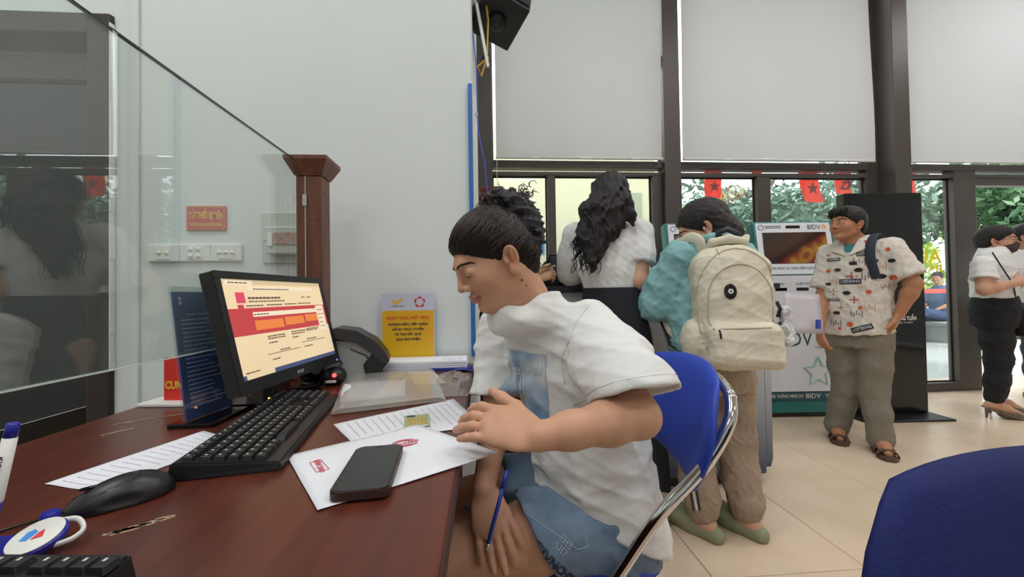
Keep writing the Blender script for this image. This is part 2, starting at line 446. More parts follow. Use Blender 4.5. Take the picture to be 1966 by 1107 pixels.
tree((14.6, 8.6, -.05), 3.6, 1.5, 4500, 2, 'lime green sunlit tree at the far right beyond the entrance', 5, .11)
tree((12.6, 11.0, -.05), 2.6, 1.3, 3600, 2, 'yellow green shrub tree behind the masked woman', 6, .10)
bd = empty('street_building', (16, 26, 0), label='pale grey building far across the street', cat='building')
boxo('wall_face', (-26, 0, 0), (14, 4, 9), mat('far_render', 'd5dbe0', .8, var=.06, scale=.3), bd)
for k in range(12):
    for j in range(2):
        w_ = boxo('window', (-24+3*k, -.1, 1.2+3.2*j), (-22.4+3*k, -.01, 3.0+3.2*j), M_alu, bd); boxo('pane', (-23.9+3*k, -.14, 1.3+3.2*j), (-22.5+3*k, -.11, 2.9+3.2*j), M_glass, w_)
# red stall table and railing
tb_ = empty('stall_table', (8.15, 6.6, -.03), label='red topped metal stall table outside the glass door', cat='table')
boxo('table_top', (-.5, -.35, .98), (.35, .35, 1.06), mat('stall_red', 'b8382c', .5, var=.1), tb_, .008)
for sx in (-.45, .3):
    for sy in (-.3, .3): boxo('leg', (sx-.02, sy-.02, 0), (sx+.02, sy+.02, .98), M_alu, tb_)
rl = empty('street_railing', (8.2, 8.3, -.03), label='dark vertical bar railing along the street', cat='railing')
for k in range(16): boxo('bar', (-1.0+.14*k, -.012, .05), (-.976+.14*k, .012, 1.0), M_alu, rl)
boxo('rail', (-1.05, -.015, .98), (1.2, .015, 1.02), M_alu, rl); boxo('rail', (-1.05, -.015, .1), (1.2, .015, .13), M_alu, rl)
# flags hung on a line outside
M_flag = translucent_mat('flag_cloth', 'f0402f', .6); M_star = mat('emblem_backlit', 'b01c1c', .6, var=.05)  # emblems are yellow; their backlit dark red is put into the colour
YF = 3.95
def flag(px0, px1, y0, y1, tilt, emblem, label):
    a = at(px0, y0, YF); b = at(px1, y0, YF); c = at(px0, y1, YF)
    w_, h_ = (b-a).x, (a-c).z
    t = empty('hanging_flag', (a.x+w_/2, YF, a.z), label=label, cat='flag', group='red flags on a line outside')
    def fn(u, v): return ((u-.5)*w_ + tilt*v*h_, .012*math.sin(6*u+4*v), -v*h_)
    B().grid(10, 10, fn).build('cloth', M_flag, t, smooth=True)
    boxo('hem', (-w_/2, -.006, -.01), (w_/2, .006, max(.1, 2.41-a.z)), M_flag, t)
    if emblem == 'star':
        cx_, cz_, R_ = tilt*.5*h_, -.5*h_, min(w_, h_)*.33
        B().prism([(cx_+R_*(1 if k % 2 == 0 else .4)*math.sin(PI*k/5), cz_+R_*(1 if k % 2 == 0 else .4)*math.cos(PI*k/5)) for k in range(10)], .0, .004,
                  Matrix(((1, 0, 0, 0), (0, 0, 1, -.022), (0, 1, 0, 0), (0, 0, 0, 1)))).build('star', M_star, t)
    elif emblem == 'sickle':
        cz_ = -.48*h_; R_ = w_*.3
        q = B(); q.tube([(R_*math.cos(a), -.02, cz_+R_*math.sin(a)) for a in [math.radians(x) for x in range(-120, 100, 20)]], [.012]*3+[.02]*5+[.006]*3, 6)
        q.build('sickle', M_star, t, smooth=True)
        q = B(); q.tube([(-R_*1.0, -.02, cz_-R_*.9), (R_*.5, -.02, cz_+R_*.55)], .013, 6); q.box((-R_*.65, -.03, cz_+R_*.1), (R_*.1, -.012, cz_+R_*.5), .002); q.build('hammer', M_star, t)
flag(1353, 1386, 337, 380, -.03, 'star', 'red flag with a star, leftmost on the line')
flag(1444, 1462, 340, 392, .02, '', 'red flag half hidden by the thin window mullion')
flag(1533, 1570, 337, 388, .22, 'star', 'tilted red flag with a star above the kiosk')
flag(1603, 1634, 337, 372, .02, 'sickle', 'red flag with hammer and sickle above the kiosk')
flag(1712, 1724, 337, 372, .02, '', 'narrow red flag just right of the thick window column')
flag(1738, 1758, 337, 372, .0, '', 'rolled red flag between thick column and glass door')
fln = empty('flag_line', (3.9, YF, 2.40), label='thin red line on brackets carrying the hanging flags', cat='line')
B().tube([(-2.1, 0, 0), (2.2, 0, 0)], .004, 5).build('cord', M_red, fln)
for x in (-2.08, .2, 2.18): boxo('bracket', (x-.01, -.272, -.01), (x+.01, .01, .01), M_alu, fln)
# ------------------------------------------------------------------ desk
def arcpts0(P, n=6):
    P = [Vector(p) for p in P]; out = []
    for i in range(len(P)-1):
        a = P[max(i-1, 0)]; b = P[i]; c = P[i+1]; d = P[min(i+2, len(P)-1)]
        for k in range(n):
            t = k/n; out.append(.5*((2*b)+(c-a)*t+(2*a-5*b+4*c-d)*t*t+(3*b-a-3*c+d)*t**3))
    out.append(P[-1]); return out
DZ = .77
dk = empty('office_desk', (-.48, .7, 0), label='long dark brown wooden desk running along to the white wall', cat='desk')
DM = Matrix.Translation((.48, -.7, 0))
B().box((-.92, -.75, DZ-.028), (-.05, 1.585, DZ), .003).build('desktop', M_desk, dk, M=DM)
M_edge = mat('desk_edge', '3c1a12', .4, var=.1)
B().box((-.052, -.75, DZ-.029), (-.0465, 1.585, DZ-.002), .001).build('edge_band', M_edge, dk, M=DM)
B().box((-.90, -.73, 0), (-.87, 1.57, DZ-.03)).build('modesty_panel', M_desk, dk, M=DM)
for y in (-.72, .40, 1.545):
    B().box((-.87, y, 0), (-.10, y+.025, DZ-.03)).build('side_panel', M_desk, dk, M=DM)
M_scr = mat('bare_chipboard', 'b9a68c', .9, c2='8c6f58', scale=90)
sc = B(); r2 = random.Random(11)
for k in range(26):
    u = r2.uniform(0, 1); x = -.452+.038*u; y = .500+.024*u+r2.gauss(0, .004); l = r2.uniform(.004, .014)
    sc.box((-l, -.0012, 0), (l, .0012, .0006), M=xform((x, y, DZ), (0, 0, r2.uniform(.2, .9))))
sc.build('worn_patch', M_scr, dk, M=DM)
for (x0, y0, x1, y1) in ((-.84, .93, -.74, 1.0), (-.80, .86, -.77, .9)):
    B().tube([(x0, y0, DZ+.0002), ((x0+x1)/2, (y0+y1)/2+.004, DZ+.0004), (x1, y1, DZ+.0002)], .0012, 4).build('scratch', M_scr, dk, M=DM)

# glass partition and wooden post
gp = empty('glass_partition', (-.63, .9, .9345), label='clear glass screen above the desk ending in a wooden post', cat='glass screen')
B().box((-.004, -1.5, 0), (.004, .437, .578), .001).build('pane', M_pglass, gp)
M_gedge = mat('glass_edge', '3f4a48', .2, var=.1)
B().box((-.0042, -1.5, .5780), (.0042, .437, .5800)).build('top_edge', M_gedge, gp)
B().box((-.0042, -1.5, -.0022), (.0042, .437, -.0002)).build('bottom_edge', mat('glass_edge_light', 'c9d2ce', .2, var=.05), gp)
def post(loc, h, label):
    p = empty('wooden_post', loc, label=label, cat='post')
    B().box((-.042, -.037, 0), (.042, .037, h-.05), .003).build('shaft', M_wood, p)
    B().box((-.012, -.0385, .15), (-.0085, -.0365, h-.052)).build('glass_slot', M_chrome, p)
    c = B(); lo = [(-.045, -.04), (.045, -.04), (.045, .04), (-.045, .04)]; hi = [(-.070, -.064), (.070, -.064), (.070, .064), (-.070, .064)]
    vl = [c.bm.verts.new((x, y, h-.05)) for x, y in lo]; vh = [c.bm.verts.new((x, y, h)) for x, y in hi]; vt = [c.bm.verts.new((x, y, h+.012)) for x, y in hi]
    c.bm.faces.new(vl[::-1]); c.bm.faces.new(vt)
    for a_, b_ in ((vl, vh), (vh, vt)):
        for i in range(4): c.bm.faces.new((a_[i], a_[(i+1) % 4], b_[(i+1) % 4], b_[i]))
    c.build('cap', M_wood, p)
    B().box((-.018, -.043, h-.155), (-.004, -.0375, h-.115), .002).build('latch', M_chrome, p)
    for x in (-.03, .005, .03): B().sphere((x, -.0372, h-.20), .0022, seg=8).build('screw_hole', M_black, p)
    B().sphere((.042, -.01, h-.10), .008, (.3, 1, 1), 10).build('button', M_wood, p)
    return p
p1 = post((-.592, 1.378, DZ), .745, 'brown wooden post with flared cap at the end of the glass screen')
boxo('base', (-.11, -.03, 0), (.047, .045, .12), M_wood, p1, .004)
p2 = post((.045, 2.25, .0), 1.66, 'second brown wooden post with flared cap behind the seated woman')

# monitor
mo = empty('monitor', (-.56, 1.1, DZ), label='black computer monitor showing a web page on the desk', cat='monitor')
MI = Matrix.Translation((.56, -1.1, -DZ))
A_ = Vector((-.527, .868, .838)); B_ = Vector((-.478, 1.297, .838)); up = Vector((-.065, .008, .275))
wv_ = (B_-A_).length; hv_ = up.length
F = MI @ frame(A_, B_-A_, up)            # local x along the width, y up, z towards the viewer
B().box((0, 0, -.032), (wv_, hv_, 0), .004).build('housing', M_black, mo, M=F)
bz = B()
for lo, hi in (((0, 0, 0), (wv_, .030, .004)), ((0, hv_-.018, 0), (wv_, hv_, .004)), ((0, .03, 0), (.016, hv_-.018, .004)), ((wv_-.016, .03, 0), (wv_, hv_-.018, .004))): bz.box(lo, hi, .0012)
bz.build('bezel', M_black, mo, M=F)
def em(name, c, s=.9): return mat(name, c, .6, emit=s, spec=.2)
def scr(name, x0, y0, x1, y1, m_, zz=.0012, par=None):
    sw, sh = wv_-.032, hv_-.048
    return B().box((.016+x0*sw, .030+(1-y1)*sh, .0004), (.016+x1*sw, .030+(1-y0)*sh, zz)).build(name, m_, par, M=F)
SE = .30
E_bg = em('screen_cream', 'f3dcb4', SE); E_red = em('screen_red', 'c64a4e', SE); E_or = em('screen_orange', 'ee8a4a', SE); E_dk = em('screen_text', '6b5a50', .1)
E_tab = em('screen_tab', 'dcc9a0', SE); E_tb = em('screen_taskbar', '4a5478', .35); E_wh = em('screen_white', 'f7e8cc', SE); E_pink = em('screen_pink', 'e0526a', SE)
sp = scr('screen', 0, 0, 1, 1, E_bg, .001, mo)
for nm, x0, y0, x1, y1, mm, zz in (('tab_strip', 0, 0, 1, .05, E_tab, .0014), ('tab', .02, .012, .24, .06, E_wh, .0016), ('address_bar', .2, .075, .88, .115, E_wh, .0016),
        ('logo', .085, .135, .155, .245, E_pink, .0016), ('header_band', 0, .30, 1, .575, E_red, .0014), ('home_button', .085, .262, .13, .30, E_red, .0016),
        ('search_box', .19, .345, .90, .395, E_wh, .0016), ('orange_button', .19, .435, .455, .535, E_or, .0016), ('orange_button', .475, .425, .69, .52, E_or, .0016),
        ('orange_button', .71, .415, .90, .505, E_or, .0016), ('side_panel', .87, .31, .975, .64, E_wh, .0018), ('taskbar', .27, .955, 1, 1, E_tb, .0016), ('start_tile', 0, .955, .03, 1, E_tb, .0016),
        ('rule', .24, .80, .57, .806, E_dk, .0016), ('rule', .60, .745, .90, .751, E_dk, .0016)):
    scr(nm, x0, y0, x1, y1, mm, zz, sp)
r2 = random.Random(5)
def sline(x, y, w, n=6, h=.012):
    q = B(); sw, sh = wv_-.032, hv_-.048; cx = x
    while cx < x+w:
        l = r2.uniform(.012, .03); q.box((.016+cx*sw, .030+(1-y-h)*sh, .0015), (.016+min(cx+l, x+w)*sw, .030+(1-y)*sh, .0018)); cx += l+.006
    q.build('text_line', E_dk, sp, M=F)
for a in ((.18, .185, .30, 6, .02), (.18, .225, .34), (.15, .27, .15), (.33, .268, .15), (.51, .266, .13), (.66, .264, .16), (.72, .185, .04), (.79, .185, .05),
          (.2, .365, .13), (.27, .61, .17), (.27, .635, .17), (.27, .68, .08), (.51, .60, .17), (.51, .625, .15), (.51, .665, .07), (.69, .59, .16), (.69, .61, .14),
          (.36, .775, .1), (.67, .715, .12), (.27, .86, .07), (.62, .80, .1), (.03, .93, .11), (.05, .03, .15), (.24, .092, .35), (.885, .36, .07), (.885, .42, .08), (.885, .47, .06), (.885, .53, .05), (.885, .58, .08)): sline(*a)
text('brand_lettering', 'acer', .017, F @ Matrix.Translation((wv_*.5, .014, .0045)), mat('grey_print', 'b8b8b8', .4), mo)
B().sphere((0, 0, 0), .0022, seg=8).build('power_led', em('led_blue', '4f8cff', 3), mo, M=F @ Matrix.Translation((wv_-.02, .010, .004)))
sb_ = MI
B().box((-.585, 1.05, .775), (-.555, 1.14, .95), .006).build('stand_neck', M_black, mo, M=sb_ @ Matrix.Translation((0, 0, 0)))
B().prism([(-.66, 1.02), (-.50, 1.02), (-.485, 1.04), (-.485, 1.17), (-.50, 1.20), (-.66, 1.20)], DZ, DZ+.012, bev=.004).build('stand_base', M_blackg, mo, M=sb_)
tag(B().tube([(-.575, 1.12, .90), (-.56, 1.2, .86), (-.53, 1.28, .80), (-.52, 1.24, .776), (-.56, 1.15, .79), (-.6, 1.1, .79)], .003, 7).build('monitor_cable', M_black, smooth=True), 'black cable hanging below the monitor beside its stand', 'cable')
tag(B().tube([(-.50, 1.30, .865), (-.475, 1.31, .83), (-.485, 1.26, .80), (-.51, 1.20, .776), (-.47, 1.36, .776)], .0035, 7).build('usb_cable', M_black, smooth=True), 'black looped cable at the right foot of the monitor', 'cable')
tag(B().tube([(-.72, 1.02, .776), (-.68, 1.04, .80), (-.62, 1.05, .80), (-.56, 1.0, .776)], .0035, 7).build('power_cable', M_black, smooth=True), 'black cable running from the blue sign to the monitor', 'cable')

# keyboards
M_key = mat('key_plastic', '1d1d20', .5, var=.25, scale=30); M_legend = mat('key_print', 'c9c9c9', .6)
def keyboard(loc, rz, label, L=.455, D=.16):
    k = empty('keyboard', loc, rz, label=label, cat='keyboard', group='black keyboards on the desk')
    c = B(); vl = [(-D/2, -L/2, 0), (D/2, -L/2, 0), (D/2, L/2, 0), (-D/2, L/2, 0)]
    h = [.028, .014, .014, .028]
    a = [c.bm.verts.new(v) for v in vl]; b_ = [c.bm.verts.new((v[0]*.96, v[1]*.985, h[i])) for i, v in enumerate(vl)]
    c.bm.faces.new(a[::-1]); c.bm.faces.new(b_)
    for i in range(4): c.bm.faces.new((a[i], a[(i+1) % 4], b_[(i+1) % 4], b_[i]))
    bmesh.ops.bevel(c.bm, geom=c.bm.edges[:], offset=.003, segments=2, affect='EDGES')
    c.build('case', M_black, k)
    # one shared key mesh
    kb = B(); v0 = [kb.bm.verts.new((x*.0085, y*.0085, 0)) for x, y in ((-1, -1), (1, -1), (1, 1), (-1, 1))]; v1 = [kb.bm.verts.new((x*.0065, y*.0065, .008)) for x, y in ((-1, -1), (1, -1), (1, 1), (-1, 1))]
    kb.bm.faces.new(v0[::-1]); kb.bm.faces.new(v1)
    for i in range(4): kb.bm.faces.new((v0[i], v0[(i+1) % 4], v1[(i+1) % 4], v1[i]))
    bmesh.ops.bevel(kb.bm, geom=v1[0].link_edges[:]+v1[2].link_edges[:], offset=.0012, segments=1, affect='EDGES')
    first = kb.build('key', M_key, k)
    lg = B().box((-.0035, -.002, .0081), (.0005, .001, .0083)).build('legend', M_legend, first)
    slope = math.atan2(.014, D*.96); used = False
    rows = [-.064, -.040, -.021, -.002, .017, .036]
    for ri, x in enumerate(rows):
        cols = [j*.0195 for j in range(15)] + [.302+j*.0195 for j in range(3)] + [.368+j*.0195 for j in range(4)]
        for j, y in enumerate(cols):
            if ri == 5 and 3 < j < 10: continue
            if ri in (3, 4) and 14 < j < 18 and not (ri == 4 and j == 16): continue
            if not used: o, l_, used = first, lg, True
            else:
                o = first.copy(); col.objects.link(o); o.parent = k
                l_ = lg.copy(); col.objects.link(l_); l_.parent = o
            o.location = (x*1.02+.008, y-L/2+.018, .0205-x*.086)
            o.rotation_euler = (0, slope, 0)
            if ri == 5 and j == 3: pass
    s_ = first.copy(); col.objects.link(s_); s_.parent = k; s_.name = 'space_bar'; s_.location = (.046, -L/2+.018+.0195*6.5, .0205-.036*.086); s_.rotation_euler = (0, slope, 0); s_.scale = (1, 6, 1)
    return k
kd = Vector((-.075, .46)).normalized()
k1 = keyboard((-.448, .862, DZ), math.atan2(-kd.x, kd.y), 'black full size keyboard lying in front of the monitor')
B().sphere((0, 0, 0), .0025, seg=8).build('num_lock_led', em('led_amber', 'ffb040', 4), k1, M=Matrix.Translation((-.07, .155, .030)))
k2 = keyboard((-.585, .36, DZ), math.radians(-96), 'second black keyboard cut off at the lower left corner')

# mouse
MOUSE_HERE = None
cd_ = Euler((0, 0, math.radians(-52))).to_matrix()
tail = Vector((-.508, .578, DZ)) + cd_ @ Vector((0, -.052, .006))
tag(B().tube([tail, tail+Vector((-.03, -.02, -.003)), tail+Vector((-.055, -.045, -.0045)), tail+Vector((-.075, -.03, -.0045)), tail+Vector((-.14, .02, -.004))], .0015, 6).build('mouse_cable', M_black, smooth=True), 'thin dark mouse cable curling on the desk', 'cable')

# papers
def sheet(name, corners, label, n=14, curl=None, z=DZ+.0012, thick=.0004, m_=None, cat='paper'):
    c = [Vector((x, y, 0)) for x, y in corners]
    ctr = sum(c, Vector())/4; t = empty(name, (ctr.x, ctr.y, z), label=label, cat=cat)
    def P(u, v):
        p = (c[0]*(1-u)+c[1]*u)*(1-v) + (c[3]*(1-u)+c[2]*u)*v - ctr
        return (p.x, p.y, (curl(u, v) if curl else 0)+.0003*math.sin(9*u+7*v))
    q = B().grid(n, n, P).build('page', m_ or M_paper, t, smooth=True, solid=thick)
    return t, P
def plines(t, P, rows, m_, zoff=.0009):
    """rows of small print: (u0, u1, v, thickness, pieces)"""
    for (u0, u1, v, h, n) in rows:
        q = B(); r3 = random.Random(int(u0*999+v*777)); u = u0
        while u < u1:
            l = r3.uniform(.5, 1.4)*(u1-u0)/n; ue = min(u+l, u1)
            pts = [P(u, v), P(ue, v), P(ue, v+h), P(u, v+h)]
            q.face([(a[0], a[1], a[2]+zoff) for a in pts]); u = ue+(u1-u0)/n*.35
        q.build('print_line', m_, t)
M_pen = mat('pencil_print', 'b4b8c6', .8); M_redp = mat('stamp_red', 'd8697a', .8, var=.1)
t, P = sheet('scribbled_paper', [(-.677, .641), (-.573, .607), (-.49, .80), (-.60, .862)], 'white paper with faint handwriting under the keyboard and mouse')
plines(t, P, [(.15+.05*(k % 2), .85-.1*(k % 3), .05+.062*k, .006, 9) for k in range(15)], M_pen)
fpc = [(-.352, .706), (-.222, .522), (.018, .672), (-.150, .838)]
t, P = sheet('certificate_paper', fpc, 'white certificate with red stamps lying under the phone', n=18, z=DZ+.0026, curl=lambda u, v: .004*max(0, v-.75)**1.2*4+.0012*math.sin(3*u)*v)
plines(t, P, [(.30, .42, .58+.018*k, .006, 5) for k in range(5)] + [(.28, .36, .40+.02*k, .009, 4) for k in range(3)] + [(.33, .44, .70+.02*k, .005, 6) for k in range(4)], M_ink)
def ring(c, rx, rz_, P, name, m_, par, w=.0009):
    pts = []
    for k in range(25):
        a = 2*PI*k/24; q = P(c[0]+rx*math.cos(a), c[1]+rz_*math.sin(a)); pts.append((q[0], q[1], q[2]+.0009))
    B().tube(pts, w, 4, cap=False).build(name, m_, par)
for rr in (.075, .052): ring((.36, .70), rr, rr*1.15, P, 'round_stamp', M_redp, t)
pa = P(.26, .14); pu = Vector(P(.24, .32))-Vector(P(.24, .12)); pv = Vector(P(.14, .2))-Vector(P(.34, .2))
def onpage(P, u, v, flipx=1):
    o = Vector(P(u, v)); x = Vector(P(u, v+.05))-Vector(P(u, v-.05)); y = Vector(P(u-.05, v))-Vector(P(u+.05, v))
    if flipx < 0: x, y = -x, -y
    return frame(o+Vector((0, 0, .001)), x, y)
text('stamp_lettering', 'BẢN SAO', .013, onpage(P, .37, .13, -1) @ Matrix.Rotation(PI/2, 4, 'Z'), M_redp, t)
rc = [(.27, .095), (.47, .095), (.47, .165), (.27, .165), (.27, .095)]
B().tube([tuple(Vector(P(u, v))+Vector((0, 0, .0009))) for u, v in rc], .0006, 4).build('stamp_frame', M_redp, t)
text('stamp_lettering', 'CHỨNG THỰC', .008, onpage(P, .37, .70), M_redp, t)
bpc = [(-.336, .872), (-.262, .765), (-.005, .82), (-.088, 1.046)]
t, P = sheet('form_paper', bpc, 'white printed form lying behind the certificate', n=14, z=DZ+.0014, curl=lambda u, v: .006*max(0, v-.8)*u)
plines(t, P, [(.12, .85-.08*(k % 3), .08+.058*k, .006, 11) for k in range(15)], M_pen)
ic = empty('identity_card', (-.154, .868, DZ+.0030), math.atan2(-.09, .02)+PI/2, label='small green and yellow identity card on the printed form', cat='card')
ic.rotation_euler = (0, 0, math.radians(10))
M_cg = mat('card_green', '8fb39a', .35, c2='b7c08a', scale=40); M_cy = mat('card_yellow', 'd2a545', .4, var=.2, scale=50)
B().prism([(-.027, -.043), (.027, -.043), (.027, .043), (-.027, .043)], 0, .0008, bev=.0003).build('card', M_cg, ic)
for k in range(6): boxo('card_print', (-.021+.0075*k, -.030, .0009), (-.0165+.0075*k, .024-.004*(k % 2), .0011), M_cy, ic)
boxo('card_photo', (-.022, .028, .0009), (-.004, .039, .0011), M_ink, ic)
boxo('card_strip', (.005, -.040, .0009), (.022, -.034, .0011), M_white, ic)

# phone
ph = empty('smartphone', (-.1815, .619, DZ+.0045), math.radians(4.5), label='dark smartphone in a maroon case lying on the certificate', cat='phone')
def rrect(w, h, r, n=6):
    pts = []
    for cx, cy, a0 in ((w-r, h-r, 0), (-w+r, h-r, 90), (-w+r, -h+r, 180), (w-r, -h+r, 270)):
        for k in range(n+1):
            a = math.radians(a0+90*k/n); pts.append((cx+r*math.cos(a), cy+r*math.sin(a)))
    return pts
B().prism(rrect(.0395, .081, .011), 0, .0115, bev=.0025).build('case', mat('case_maroon', '3a2420', .5, var=.15), ph, angle=40)
B().prism(rrect(.0365, .078, .009), .0112, .0122).build('screen', mat('phone_glass', '2a2d2c', .16, var=.05), ph)
B().prism(rrect(.006, .002, .0018), .0122, .0124, Matrix.Translation((0, .072, 0))).build('camera_notch', M_blackg, ph)
boxo('side_button', (.0392, .01, .004), (.0402, .035, .008), M_black, ph, .0003)

# plastic folder with papers, document stack
M_pl = glass_mat('folder_plastic', (.90, .90, .88, 1), ior=1.4, rough=.15, haze=.38, hazec='d6d2cc')
fd = empty('plastic_folder', (-.27, 1.16, DZ), label='clear plastic folder holding white papers on the desk', cat='folder')
def FP(c):
    c = [Vector((x+.27, y-1.16, 0)) for x, y in c]
    return lambda u, v: (c[0]*(1-u)+c[1]*u)*(1-v)+(c[3]*(1-u)+c[2]*u)*v
f0 = FP([(-.365, .935), (-.105, 1.02), (-.19, 1.43), (-.505, 1.43)])
def zc(u, v): return .010+.012*math.sin(PI*v)*math.sin(PI*min(1, u*1.2))
B().grid(12, 12, lambda u, v: tuple(f0(u, v)+Vector((0, 0, .004)))).build('back_sheet', M_pl, fd, smooth=True)
B().grid(16, 16, lambda u, v: tuple(f0(u, v)+Vector((0, 0, .005+zc(u, v)*(1 if .02 < u < .98 else .2))))).build('front_sheet', M_pl, fd, smooth=True)
f1 = FP([(-.385, 1.04), (-.225, 1.09), (-.28, 1.41), (-.485, 1.41)])
B().grid(12, 14, lambda u, v: tuple(f1(u, v)+Vector((0, 0, .004+.016*abs(math.sin(PI*min(1, v*1.7)))**.6*(1 if v < .45 else .75))))).build('folded_papers', M_paper, fd, smooth=True, solid=.003)
f2 = FP([(-.22, 1.20), (-.125, 1.22), (-.19, 1.415), (-.28, 1.415)])
B().grid(6, 6, lambda u, v: tuple(f2(u, v)+Vector((0, 0, .006)))).build('beige_card', mat('beige_card', 'cdbf9c', .7, var=.06), fd, solid=.0015)
pw = empty('plastic_wrap', (-.09, 1.22, DZ), label='crumpled clear plastic sleeve at the desk edge beside the folder', cat='plastic sleeve')
M_wr = glass_mat('wrap_plastic', (.85, .85, .84, 1), ior=1.5, rough=.1, haze=.25, hazec='c9c5c0')
r2 = random.Random(2); hg = [[r2.uniform(.004, .034) for _ in range(9)] for _ in range(9)]
B().grid(8, 8, lambda u, v: (-.075+.13*u*(1-.25*abs(v-.5)), -.15+.30*v, .002+hg[int(u*8)][int(v*8)]*math.sin(PI*u)**.5*math.sin(PI*v)**.5)).build('wrap', M_wr, pw)
ds = empty('document_stack', (-.225, 1.515, DZ), label='stack of white documents on a blue folder against the wall', cat='documents')
M_bf = mat('blue_folder', '2b2f86', .4, var=.15)
B().prism([(-.16, -.075), (.165, -.08), (.155, .055), (-.17, .06)], .0, .010, bev=.002).build('blue_folder', M_bf, ds)
B().grid(8, 6, lambda u, v: (.10+.075*u, -.115+.10*v, .002+.010*math.sin(PI*u))).build('blue_flap', M_bf, ds, solid=.0015)
for k in range(6):
    boxo('sheet', (-.175+.003*k, -.065+.002*(k % 2), .0105+.0042*k), (.155-.002*(k % 3), .06-.001*k, .0143+.0042*k), M_paper, ds)
for k in range(7): boxo('print_line', (.06+.012*k, -.05, .0353), (.063+.012*k, .02, .0357), M_pen, ds)

# fingerprint / card reader with curved black top
sn = empty('document_scanner', (-.445, 1.385, DZ), math.radians(12), label='grey desktop scanner with curved black lid behind the monitor', cat='scanner')
M_sg = mat('scanner_grey', '9c9fa0', .45, var=.05)
prof = [(-.11, 0), (.055, 0), (.075, .03), (.06, .075), (.0, .125), (-.09, .14), (-.11, .12)]
RX = Matrix(((1, 0, 0, 0), (0, 0, 1, 0), (0, 1, 0, 0), (0, 0, 0, 1)))
B().prism(prof, -.055, .055, RX, bev=.006).build('body', M_sg, sn, angle=35)
lp = [(-.10, .165), (-.06, .178), (.0, .168), (.06, .130), (.095, .085), (.105, .06), (.085, .05), (.05, .088), (0, .125), (-.06, .142), (-.095, .145)]
B().prism(lp, -.075, .075, RX, bev=.008).build('lid', mat('scanner_lid', '2b2b2e', .4, var=.1), sn, angle=35)
lp2 = [(.105, .06), (.085, .05), (.05, .088), (.02, .05), (.03, 0), (.075, 0), (.085, .035)]
B().prism(lp2, -.06, .06, RX, bev=.004).build('front', M_black, sn, angle=35)
B().tube([(.03, -.0565, .02), (.045, -.0565, .05), (.03, -.0565, .08), (-.02, -.0565, .105)], .002, 6).build('groove', M_black, sn)
hp = empty('webcam', (-.565, 1.29, DZ), label='round black webcam on the desk under the monitor corner', cat='webcam')
B().sphere((0, 0, .045), .040, (1, 1, .95), 24).build('body', M_blackg, hp, smooth=True)
B().lathe([(.03, 0), (.034, .004), (.03, .012), (.012, .016)], 20).build('foot', M_black, hp, smooth=True)
B().lathe([(.016, 0), (.016, .006), (.010, .008)], 20, xform((.028, -.028, .048), (0, math.radians(75), math.radians(-45)))).build('lens', M_blackg, hp)
dg_ = empty('card_reader', (-.485, 1.275, DZ), label='small round black reader with a glowing red light', cat='card reader')
B().sphere((0, 0, .028), .036, (1, 1, .8), 20).build('body', M_black, dg_, smooth=True)
B().sphere((.012, -.036, .036), .0065, seg=10).build('red_light', em('led_red', 'ff3030', 6), dg_)
boxo('label_strip', (-.014, -.043, .014), (.018, -.037, .021), M_white, dg_)

# poster on the wall end of the desk
ps = empty('poster_stand', (-.31, 1.575, DZ), label='yellow poster in a stand against the white wall at the desk end', cat='poster')
PM = Matrix(((1, 0, 0, 0), (0, 0, -1, 0), (0, 1, 0, 0), (0, 0, 0, 1)))     # local x right, y up, z to the viewer
B().box((-.106, .006, -.003), (.106, .292, 0)).build('panel', mat('poster_pale', 'c9cbe0', .5, var=.04), ps, M=PM)
B().box((-.1025, .031, 0), (.1025, .222, .0006)).build('yellow_field', mat('poster_yellow', 'e3bd10', .5, c2='dd9a1e', scale=5), ps, M=PM)
B().box((-.1025, .006, 0), (.1025, .028, .0006)).build('blue_band', mat('poster_navy', '2c2f6b', .5, var=.05), ps, M=PM)
M_pr = mat('poster_red', 'd2492a', .6); M_pd = mat('poster_dark', '4a4436', .6)
for bd_, y, fit, m_ in (('KHU VỰC HỖ TRỢ', .192, .168, M_pr), ('HƯỚNG DẪN, TIẾP NHẬN', .166, .158, M_pd), ('HỒ SƠ TRỰC TUYẾN', .146, .126, M_pd), ('VÀ TRẢ KẾT QUẢ', .126, .108, M_pd), ('QUA BƯU ĐIỆN', .106, .098, M_pd)):
    text('lettering', bd_, .0145 if m_ is M_pr else .0115, PM @ Matrix.Translation((0, y, .0009)), m_, ps, fit=fit, bold=.0006)
for bd_, y, fit in (('NHANH CHÓNG - CHÍNH XÁC - AN TOÀN', .021, .14), ('TIẾT KIỆM - HIỆU QUẢ', .012, .1)):
    text('lettering', bd_, .006, PM @ Matrix.Translation((0, y, .0009)), M_yel, ps, fit=fit)
text('lettering', 'VIETNAM POST', .0055, PM @ Matrix.Translation((-.040, .240, .0005)), M_pd, ps, fit=.052)
B().prism([(-.064, .262), (-.055, .266), (-.049, .258), (-.024, .272), (-.016, .272), (-.044, .246), (-.052, .246)], 0, .0008).build('bird_logo', M_yel, ps, M=PM)
for k in range(5):
    a = 2*PI*k/5+PI/2; q = B(); pts = []
    for j in range(7):
        b_ = a-.55+1.1*j/6; rr = .0155+.0035*math.sin(PI*j/6); pts.append((.047+rr*math.cos(b_), .256+rr*math.sin(b_), .0008))
    q.tube(pts, [.0012, .0028, .0036, .004, .0036, .0028, .0012], 6, flat=.2).build('star_petal', M_red, ps, M=PM)
B().box((-.11, 0, -.012), (.11, .008, .03), .002).build('foot', M_pglass, ps, M=PM @ Matrix.Translation((0, 0, 0)))

